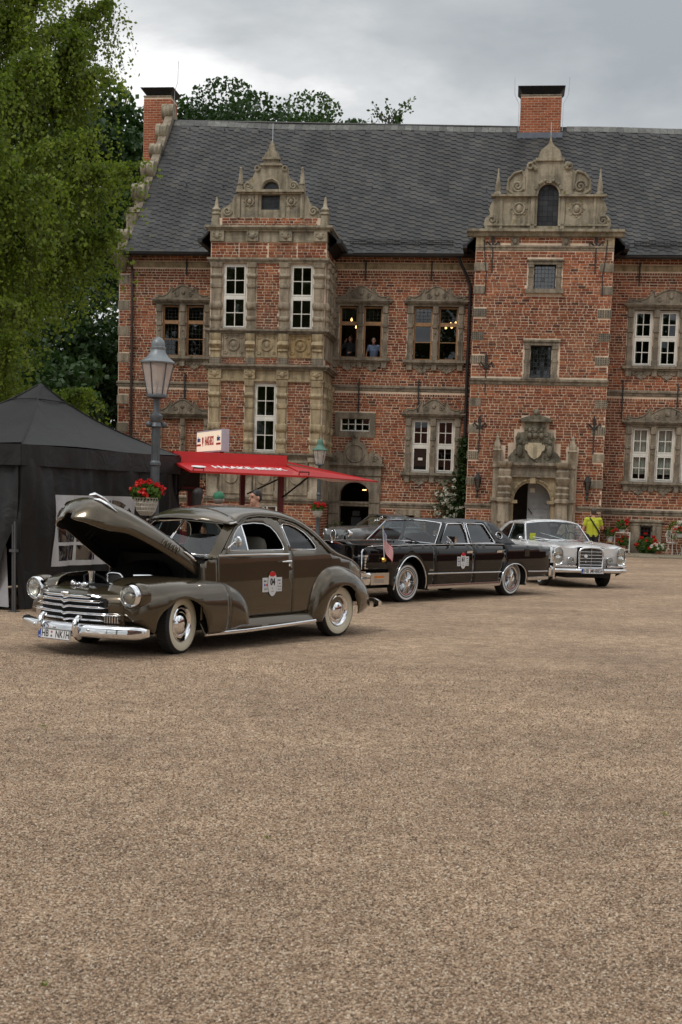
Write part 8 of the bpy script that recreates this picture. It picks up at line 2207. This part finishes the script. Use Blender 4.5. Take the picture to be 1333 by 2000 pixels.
# front end: upright grille, hidden lamps, fender-tip lamps, bumper
MB().box(2.60, 2.74, -.31, .31, .50, .985).build('grille_shell', 'chrome', linc, smooth=0); MB().add([(2.60, -.31, .985), (2.76, -.33, .98), (2.76, .33, .98), (2.60, .31, .985), (2.64, 0, 1.045), (2.76, 0, 1.02)], [(0, 1, 5, 4), (4, 5, 2, 3)]).box(2.74, 2.765, -.325, .325, .93, .985).build('grille_hood', 'chrome', linc, smooth=0)
for k in range(23): y = -.275 + .025 * k; MB().box(2.742, 2.756, y - .005, y + .005, .53, .925).build('grille_bar', 'chrome_dull', linc, smooth=0)
MB().box(2.74, 2.744, -.29, .29, .52, .93).build('grille_back', 'underbody', linc, smooth=0)
MB().box(2.66, 2.70, -.012, .012, 1.03, 1.11).build('hood_ornament', 'chrome', linc)
for s in (-1, 1):
    MB().grid([[(2.60 + .06 * f, s * y, z) for z in (.985, .96, .80, .62, .60)] for y, f in ((.31, 0), (.35, .5), (.62, .9), (.78, .6))], flip=(s > 0)).build('headlight_door', 'black_paint', linc, smooth=50)
    text('script', 'Town Car', .075, 'chrome', linc, Matrix.Translation((2.665, s * .60 + (.0), .79)) @ Matrix(((0, 0, 1, 0), (1, 0, 0, 0), (0, 1, 0, 0), (0, 0, 0, 1))), .001, 0, .8, 'CENTER', .3) if s > 0 else None
    MB().add([(2.55, s * .78, .60), (2.88, s * .80, .60), (2.88, s * .80, .90), (2.60, s * .80, .97), (2.55, s * .94, .60), (2.86, s * .93, .60), (2.86, s * .93, .90), (2.60, s * .94, .97)], [(0, 1, 2, 3), (1, 5, 6, 2), (2, 6, 7, 3), (7, 6, 5, 4)]).build('fender_tip', 'black_paint', linc, smooth=0)
    lm = MB()
    for k in range(5): lm.box(2.80, 2.888, s * .79, s * .942, .61 + .048 * k, .648 + .048 * k)
    lm.build('corner_lamp', 'chrome', linc, smooth=0)
    MB().tube([(2.885, s * .87, .60), (2.89, s * .87, .88), (2.86, s * .87, .925), (2.62, s * .87, .985)], .014, 6).build('fender_tip_trim', 'chrome', linc)
    MB().box(2.28, 2.76, s * .90, s * (LW(2.5, .5) + .006), .34, .54).build('bumper_side', 'chrome_dull', linc, smooth=0); MB().box(2.42, 2.66, s * .96, s * (LW(2.5, .5) + .012), .455, .49).build('side_marker', 'amber', linc, smooth=0)
    MB().box(2.42, 2.66, s * .96, s * (LW(2.5, .5) + .010), .37, .44).build('side_reflector', 'steel', linc, smooth=0)
lb = lambda y: 2.90 - .16 * (abs(y) / .96) ** 4
bumper(linc, lb, .975, [(-.08, .33), (.02, .33), (.045, .37), (.05, .46), (.04, .50), (.06, .53), (.03, .565), (-.08, .565)], tip=.3)
bumper(linc, lambda y: -2.90 + .10 * (abs(y) / .96) ** 4, .965, [(.08, .33), (-.02, .33), (-.05, .37), (-.05, .52), (-.02, .56), (.08, .56)], name='rear_bumper', tip=.3).data.flip_normals()
for s in (-1, 1): MB().box(-2.98, -2.90, s * .82, s * .97, .30, .62).build('bumper_guard', 'chrome_dull', linc, smooth=0)
for x, n_ in ((-.02, 'front'), (-.98, 'rear')):
    MB().box(x - .085, x + .085, LW(x, .86) - .002, LW(x, .86) + .010, .845, .885).box(x - .075, x + .075, LW(x, .86) + .01, LW(x, .86) + .03, .870, .886).build('door_handle', 'chrome', linc)
MB().box(-2.02, -1.86, LW(-1.9, .8) - .003, LW(-1.9, .8) + .002, .76, .90).build('fuel_flap', 'black_paint', linc, smooth=0)
MB().tube([(.52, .84, 1.0), (.54, .93, 1.04)], .014, 6).box(.47, .53, .86, 1.04, 1.03, 1.15).build('wing_mirror', 'chrome', linc)
text('script', 'Cartier', .05, 'chrome', linc, Matrix.Translation((1.12, LW(1.1, .57) + .006, .56)) @ Matrix(((-1, 0, 0, 0), (0, 0, 1, 0), (0, 1, 0, 0), (0, 0, 0, 1))), .001, 0, .8, 'CENTER', .3)
MB().box(-2.7, 2.6, -.55, .55, .24, .36).build('floor_pan', 'underbody', linc, smooth=0)
for y in (.38, -.38): seat(linc, -.05, y, .66, 1.16, 'seat_red', -.22); seat(linc, -1.0, y, .66, 1.10, 'seat_red', -.22)
MB().box(.62, .98, -.76, .76, .80, 1.0).build('dashboard', 'seat_red', linc); steering_wheel(linc, .52, .38, 1.03, .20)
for s in (-1, 1):
    for x in (1.6155, -1.6155): wheel(linc, x, s * .845, .352, .20, 'wire')
    for x in (1.65, -1.52): MB().box(x - .5, x + .5, s * .56, s * .58, .3, .9).box(x - .5, x - .47, s * .58, s * .92, .25, .93).box(x + .47, x + .5, s * .58, s * .90, .35, .93).box(x - .47, x + .47, s * .58, s * .92, .91, .93).build('wheel_house', 'underbody', linc, smooth=0)
    for x in (1.10, -1.98): MB().box(x - .012, x + .012, s * .68, s * .93, .20, .52).build('mud_flap', 'rubber', linc, smooth=0)
start_number(linc, LW, .18, .70, '61', .36)
# the little flag on the front fender
M['flag_red'] = pmat('flag red', (0.55, 0.015, 0.03), 0.8, var=0); M['flag_white'] = pmat('flag white', (0.7, 0.7, 0.7), 0.8, var=0); M['flag_blue'] = pmat('flag blue', (0.015, 0.03, 0.22), 0.8, var=0)
M['brass'] = pmat('polished brass', (0.7, 0.45, 0.1), 0.2, 1.0, var=0)
fy = LW(2.5, .75) + .05
fs = MB().tube([(2.47, fy, .74), (2.55, fy + .01, 1.30)], .006, 6).build('flag_staff', 'flag_white', linc); MB().sphere((2.55, fy + .01, 1.31), .012, 8, 6).build('finial', 'brass', fs); MB().lathe([(0, .04), (.03, .035), (.045, .0), (.03, -.02)], 14, Matrix.Translation((2.47, fy - .02, .76)) @ Matrix.Rotation(-PI / 2, 4, 'X')).build('staff_mount', 'brass', fs)
def flag_pt(u, v):              # u along the fly, v down the hoist; limp cloth hanging in folds
    top_ = Vector((2.546, fy + .01, 1.28)); d = Vector((-.09, .02, -.56)) * 0.62
    p = top_ + (Vector((2.475, fy, .78)) - top_) * (v * .62)
    return p + Vector((-.30 * u * .75, .035 * math.sin(7 * u + 2.5 * v) * (0.3 + u), -.30 * u))
fl = MB(); N = 13
for i in range(N):
    fl.m = 0 if i % 2 == 0 else 1; v0, v1 = i / N, (i + 1) / N
    us = np.linspace(.42 if i < 7 else 0, 1, 10)
    fl.grid([[flag_pt(u, v0) for u in us], [flag_pt(u, v1) for u in us]])
    if i < 7: fl.m = 2; us = np.linspace(0, .42, 6); fl.grid([[flag_pt(u, v0) for u in us], [flag_pt(u, v1) for u in us]])
flag = fl.build('flag', ['flag_red', 'flag_white', 'flag_blue'], linc, smooth=60)
sm_ = MB()
for i in range(5):
    for j in range(6):
        p = flag_pt(.04 + .065 * j + (.03 if i % 2 else 0), (i + .7) / N * 1.25); sm_.obox(p + Vector((0, .004, 0)), (.005, 0, 0), (0, .003, 0), (0, 0, .005))
sm_.build('stars', 'flag_white', flag, smooth=0, kind='stuff')

# ================================================================== silver coupe facing the camera
merc = car_thing('silver_coupe', 'silver grey coupe facing the camera beside the long black limousine', (4.73, 30.35), (.26388, -.96456))
mpl = pch([-2.1, -1.8, -1.2, 0, 1.2, 1.9, 2.12, 2.18], [.74, .82, .88, .905, .895, .875, .845, .80]); msc = pch([.2, .35, .55, .72, .85, .92, .96], [.93, .97, 1.0, .995, .975, .94, .90]); MW = lambda x, z: float(mpl(x) * msc(z))
mtop = pch([-2.1, -1.5, -.5, .5, 1.2, 1.8, 2.05, 2.16], [.86, .91, .935, .94, .93, .905, .875, .83])
fa = [(1.375 + .40 * math.cos(t), .24 + .43 * math.sin(t)) for t in np.linspace(0, PI, 18)]; ra = [(-1.375 + .40 * math.cos(t), .24 + .40 * math.sin(t)) for t in np.linspace(0, PI, 18)]
tp = lambda a, b, n=7: [(x, float(mtop(x))) for x in np.linspace(a, b, n)]
side_panel('front_fender', [(.755, .24)] + tp(.755, 2.14) + [(2.14, .5), (2.1, .34), (1.85, .26)] + fa, (), MW, 'silver', merc, .08)
side_panel('door', [(-.55, .24), (.75, .24)] + tp(.75, -.55), (), MW, 'silver', merc, .1)
side_panel('rear_quarter', [(-.555, .24), (-.555, .93)] + tp(-.56, -2.08) + [(-2.1, .4), (-1.85, .28)] + list(reversed(ra)), (), MW, 'silver', merc, .08)
# front wings roll over into the bonnet; bonnet crown
m = MB(); rows = []
for x in np.linspace(.55, 2.12, 14):
    zt = float(mtop(x)); w = MW(x, zt); nb = .06 * (1 - max(0, (x - 1.9) / .3))
    rows.append([(x + .03 * (1 - abs(a)), w * a, zt + dz) for a, dz in ((-1, 0), (-.93, .022), (-.80, .03), (-.66, .0), (-.58, -.012), (-.45, .012), (-.3, .034), (0, .048), (.3, .034), (.45, .012), (.58, -.012), (.66, .0), (.80, .03), (.93, .022), (1, 0))])
m.grid(rows, flip=True); m.build('bonnet', 'silver', merc, smooth=50)
# front mask
for s in (-1, 1):
    m = MB()
    rows = [[(2.12 + .035 * (1 - ((y - .3) / .55) ** 2) - (.06 if z < .45 else 0), s * y, z) for z in (.34, .44, .55, .70, .80, .86 if y < .6 else .88)] for y in (.30, .40, .50, .58, .64, .72, .80, .845)]
    m.grid(rows, flip=(s > 0)); m.build('front_mask', 'silver', merc, smooth=50)
for s in (-1, 1):
    # upright lamp units
    ovl = lambda k, x: [(x, s * .735 + .105 * k * math.copysign(abs(math.cos(t)) ** .75, math.cos(t)), .685 + .185 * k * math.copysign(abs(math.sin(t)) ** .8, math.sin(t))) for t in np.linspace(0, 2 * PI, 30, endpoint=False)]
    hl = MB().grid([ovl(1.08, 2.08), ovl(1.08, 2.165), ovl(1.03, 2.185), ovl(.94, 2.175), ovl(.93, 2.13)], closed=True).build('headlight', 'chrome', merc, smooth=50); hl.data.flip_normals() if s < 0 else None
    MB().add(ovl(.94, 2.135), [tuple(range(30))]).build('reflector', 'reflector', hl, smooth=0)
    MB().lathe([(.02, 0), (.075, .02), (.082, .035)], 18, Matrix.Translation((2.137, s * .735, .71)) @ Matrix.Rotation(PI / 2, 4, 'Y')).build('reflector_bowl', 'chrome', hl)
    MB().grid([ovl(.93, 2.175), ovl(.7, 2.192), ovl(.35, 2.202), ovl(.02, 2.205)], closed=True).build('lens', 'lens', hl, smooth=60)
    headlamp(merc, (2.175, s * .455, .60), .070)
    MB().box(2.13, 2.155, s * .34, s * .60, .685, .692).build('mask_crease', 'silver', merc)
    # bumper: heavy lower bar, slim upper bar
MB().box(2.14, 2.22, -.275, .275, .44, .835).build('grille_back', 'underbody', merc, smooth=0)
g = [(-.27, .44), (.27, .44), (.275, .78), (.25, .835), (.18, .865), (0, .878), (-.18, .865), (-.25, .835), (-.275, .78)]
MB().tube([(2.225, y, z) for y, z in g], .024, 8, closed=True).build('grille_shell', 'chrome', merc, smooth=60)
MB().grid([[(2.05, y * 1.02, z + .005) for y, z in g[2:]], [(2.225, y * 1.05, z + .018) for y, z in g[2:]]], flip=True).build('grille_cowl', 'chrome', merc, smooth=60)
for z in (.505, .575, .645, .715, .785): MB().tube([(2.232, -.26, z), (2.240, 0, z), (2.232, .26, z)], .0045, 6).build('grille_bar', 'chrome', merc)
mm = MB()
for k in range(26): mm.box(2.222, 2.230, -.255 + .02 * k, -.247 + .02 * k, .455, .84)
for k in range(20): mm.box(2.222, 2.229, -.26, .26, .455 + .019 * k, .462 + .019 * k)
mm.build('grille_mesh', 'grille_grey', merc, smooth=0, kind='stuff')
MB().tube([(2.240, 0, .45), (2.246, 0, .87)], .007, 6).build('grille_spine', 'chrome', merc)
MB().lathe([(0, .012), (.035, .01), (.04, 0)], 20, Matrix.Translation((2.245, -.13, .69)) @ Matrix.Rotation(PI / 2, 4, 'Y')).build('club_badge', 'plate', merc); MB().lathe([(0, .012), (.022, .01), (.026, 0)], 14, Matrix.Translation((2.245, -.13, .575)) @ Matrix.Rotation(PI / 2, 4, 'Y')).build('club_badge', 'chrome_dull', merc)
T = Matrix.Translation((2.20, 0, .975))
o = MB().tube([T @ Vector((0, .042 * math.cos(a), .042 * math.sin(a))) for a in np.linspace(0, 2 * PI, 20, endpoint=False)], .006, 6, closed=True)
for a in (PI / 2, PI / 2 + 2.094, PI / 2 + 4.189): o.tube([T @ Vector((0, 0, 0)), T @ Vector((0, .04 * math.cos(a), .04 * math.sin(a)))], .005, 5)
o.tube([(2.20, 0, .87), (2.20, 0, .935)], .007, 6).build('bonnet_star', 'chrome', merc)
mb = lambda y: 2.28 - .16 * (abs(y) / .90) ** 3
bumper(merc, mb, .905, [(-.04, .335), (.02, .335), (.05, .36), (.055, .395), (.03, .425), (-.04, .43)])
for s in (-1, 1):
    rows = []
    for y in np.linspace(.36, .90, 12): rows.append([(mb(y) + c * .035, s * y, .475 + .022 * d) for c, d in ((-1, -1), (.4, -1), (1, -.3), (1, .4), (.3, 1), (-1, 1))])
    q = MB().grid(rows, closed=True, flip=(s < 0)); q.add(rows[0], [tuple(range(6))]); q.add(rows[-1], [tuple(range(6))]); q.build('upper_bumper', 'chrome', merc, smooth=50)
number_plate(merc, Matrix.Translation((2.345, 0.0, .375)) @ Matrix(((0, 0, 1, 0), (1, 0, 0, 0), (0, 1, 0, 0), (0, 0, 0, 1))), 'HB MH885H', .52)
# greenhouse
mg = pch([.93, .96, 1.15, 1.33, 1.37], [.80, .79, .725, .645, .62]); MG = lambda x, z: float(mg(z)) * (1 - .05 * max(0, -x - .6))
win = [(.42, .955), (.12, 1.29), (.04, 1.325), (-.75, 1.32), (-.98, 1.22), (-1.22, 1.04), (-1.24, .96)]
side_panel('side_frame', [(.52, .935), (.12, 1.345), (.02, 1.372), (-.85, 1.365), (-1.15, 1.27), (-1.45, 1.06), (-1.55, .93)], [win], MG, 'silver', merc, .09)
side_panel('side_window', win, (), MG, 'car_glass', merc, .12, -.02, 0); trim('window_frame', win, MG, .010, 'chrome', merc, True); trim('window_bar', [(-.52, .96), (-.55, 1.32)], MG, .012, 'chrome', merc)
m = MB(); rows = []
for x in (.10, .04, -.1, -.4, -.7, -.9, -1.1, -1.3, -1.5, -1.58):
    zg = float(pch([-1.58, -1.45, -1.15, -.85, .02, .12], [.93, 1.06, 1.27, 1.365, 1.372, 1.345])(x)); yg = MG(x, min(zg, 1.37)); rows.append([(x + .05 * (1 - a * a) * (x > 0), yg * a, zg + .058 * (1 - abs(a) ** 2.4)) for a in np.linspace(-1, 1, 19)])
m.grid(rows); solid(m.build('roof', ['silver', 'underbody'], merc, smooth=40)); MB().box(-.5, -.15, -.35, .35, 1.415, 1.432).build('sunroof', 'silver', merc)
q = [(.50, .785, .955), (.66, .42, .975), (.71, 0, .98), (.66, -.42, .975), (.50, -.785, .955), (.12, -.65, 1.335), (.18, -.33, 1.38), (.20, 0, 1.395), (.18, .33, 1.38), (.12, .65, 1.335)]
MB().add(q, [(0, 1, 8, 9), (1, 2, 7, 8), (2, 3, 6, 7), (3, 4, 5, 6)]).build('windscreen', 'car_glass', merc); MB().tube(q, .013, 6, closed=True).build('windscreen_frame', 'chrome', merc)
m = MB().grid([[(-2.08 + .35 * i, y * MW(-1.7, .86), .87 + .02 * i + .03 * (1 - y * y)) for y in np.linspace(-1, 1, 7)] for i in range(3)], flip=True); m.build('boot_lid', 'silver', merc)
for a, b in (((.70, .10, .99), (.46, -.42, 1.13)), ((.69, -.30, .99), (.60, -.66, 1.04))): MB().tube([a, b], .007, 5).build('wiper', 'chrome_dull', merc)
MB().box(.22, .25, -.10, .10, 1.28, 1.34).build('rear_view_mirror', 'grille_grey', merc)
MB().tube([(.48, -.80, .95), (.46, -.88, .98)], .01, 6).sphere((.46, -.90, 1.0), (.025, .05, .045), 10, 8).build('wing_mirror', 'chrome', merc)
for y in (.36, -.36): seat(merc, -.35, y, .55, 1.08, 'seat_grey'); seat(merc, -1.05, y, .5, 1.0, 'seat_grey')
MB().box(.42, .62, -.74, .74, .75, .95).build('dashboard', 'seat_grey', merc); steering_wheel(merc, .22, .36, .98, .20)
MB().box(.505, .51, -.70, -.56, .98, 1.12).build('windscreen_pass', 'cloth_yellow' if 'cloth_yellow' in M else 'plate', merc, smooth=0)
MB().box(-2.0, 2.1, -.52, .52, .22, .32).build('floor_pan', 'underbody', merc, smooth=0)
for s in (-1, 1):
    for x, st in ((1.375, R(-6)), (-1.375, 0)): wheel(merc, x, s * .80, .325, .18, 'merc', st)
    for x in (1.375, -1.375): MB().box(x - .45, x + .45, s * .55, s * .57, .3, .85).box(x - .45, x - .42, s * .57, s * .86, .28, .86).box(x + .42, x + .45, s * .57, s * .85, .3, .86).build('wheel_house', 'underbody', merc, smooth=0)

# ================================================================== grey coupe farther back
grey = car_thing('grey_coupe', 'old grey coupe with round headlights half hidden behind the black limousine', (1.25, 42.7), (-.75, -.66))
gpl = pch([-2.1, -1.7, -.8, .6, 1.4, 1.8, 2.0, 2.08], [.55, .70, .80, .80, .77, .70, .60, .48]); gsc = pch([.2, .4, .6, .75, .86], [.94, 1, 1, .96, .84]); XW = lambda x, z: float(gpl(x) * gsc(z))
gt = pch([-2.1, -1.7, -.8, .5, 1.2, 1.7, 1.95, 2.08], [.62, .74, .83, .86, .84, .81, .76, .62])
fa = [(1.28 + .36 * math.cos(t), .22 + .42 * math.sin(t)) for t in np.linspace(0, PI, 14)]; ra = [(-1.25 + .36 * math.cos(t), .22 + .40 * math.sin(t)) for t in np.linspace(0, PI, 14)]
side_panel('body_side', [(x, float(gt(x))) for x in np.linspace(2.06, -2.08, 20)] + [(-2.08, .4), (-1.8, .25)] + list(reversed(ra)) + list(reversed(fa)) + [(1.8, .24), (2.05, .4)], (), XW, 'grey_paint', grey, .09)
m = MB(); rows = []
for x in [2.08, 2.04, 1.98, 1.9, 1.75, 1.5, 1.2, .9, .62, .3, -.4, -.9, -1.3, -1.7, -2.0, -2.08]:
    zt = float(gt(x)); w = XW(x, zt); up_ = .06 if -1 < x < .6 else .085 * min(1, (2.1 - abs(x)) / .3); rows.append([(x, w * a, zt + up_ * (1 - abs(a) ** 2.2) + .035 * math.exp(-((abs(a) - .82) / .12) ** 2) * (x > .6)) for a in np.linspace(-1, 1, 21)])
m.grid(rows); r0 = rows[0]; m.grid([[(2.10, p[1], p[2] - .12) for p in r0], r0]); m.grid([[(2.06, p[1], .34) for p in r0], [(2.10, p[1], p[2] - .12) for p in r0]]); m.build('bonnet', 'grey_paint', grey, smooth=60)
gg = pch([.84, .9, 1.1, 1.24, 1.3], [.72, .70, .62, .53, .45]); XG = lambda x, z: float(gg(z)) * (1 - .12 * max(0, -x - .4))
win = [(.42, .90), (.12, 1.16), (.0, 1.20), (-.5, 1.205), (-.72, 1.13), (-.98, .95), (-.95, .90)]
side_panel('side_frame', [(.60, .87), (.16, 1.22), (.02, 1.25), (-.6, 1.25), (-.9, 1.15), (-1.25, .88)], [win], XG, 'grey_paint', grey, .08); side_panel('side_window', win, (), XG, 'car_glass', grey, .12, -.02, 0); trim('window_frame', win, XG, .009, 'chrome', grey, True)
m = MB(); rows = []
for x in (.16, .08, -.1, -.35, -.6, -.8, -1.0, -1.2, -1.4):
    zg = float(pch([-1.4, -1.2, -.9, -.6, .02, .16], [.84, .91, 1.15, 1.25, 1.25, 1.22])(x)); yg = XG(x, min(zg, 1.3)); rows.append([(x + .06 * (1 - a * a) * (x > 0), yg * a, zg + .08 * (1 - abs(a) ** 2.2)) for a in np.linspace(-1, 1, 17)])
m.grid(rows); m.build('roof', 'grey_paint', grey, smooth=50)
q = [(.58, .70, .89), (.76, .35, .93), (.80, 0, .94), (.76, -.35, .93), (.58, -.70, .89), (.17, -.53, 1.22), (.24, 0, 1.295), (.17, .53, 1.22)]
MB().add(q, [(0, 1, 6, 7), (1, 2, 6), (2, 3, 6), (3, 4, 5, 6)]).build('windscreen', 'car_glass', grey); MB().tube(q, .012, 6, closed=True).build('windscreen_frame', 'grey_paint', grey)
for s in (-1, 1): headlamp(grey, (1.98, s * .55, .70), .10)
ovg = [(.12 * math.cos(t), .17 * math.sin(t)) for t in np.linspace(0, 2 * PI, 24, endpoint=False)]
MB().tube([(2.13 - .1 * abs(b), a, .62 + b) for a, b in ovg], .016, 6, closed=True).build('grille_ring', 'chrome', grey); MB().add([(2.12 - .1 * abs(b), a * .95, .62 + b * .95) for a, b in ovg], [tuple(range(24))]).build('grille_mesh', 'grille_grey', grey, smooth=0)
for s in (-1, 1):
    MB().tube([(2.11 - .25 * (y / .6) ** 2, s * y, z) for y, z in ((.16, .56), (.3, .58), (.44, .56), (.5, .5), (.44, .45), (.3, .43), (.16, .45))], .014, 6, closed=True).build('side_grille', 'chrome', grey)
    for x in (1.28, -1.25): wheel(grey, x, s * .73, .32, .16, 'merc')
bumper(grey, lambda y: 2.2 - .3 * (abs(y) / .8) ** 2.4, .80, [(-.02, .33), (.03, .34), (.045, .38), (.03, .42), (-.02, .43)])
for y in (.3, -.3): seat(grey, -.3, y, .5, 1.0, 'seat_red')
MB().box(.4, .6, -.66, .66, .6, .86).build('dashboard', 'seat_grey', grey); MB().box(-1.9, 1.9, -.5, .5, .2, .3).build('floor_pan', 'underbody', grey, smooth=0)
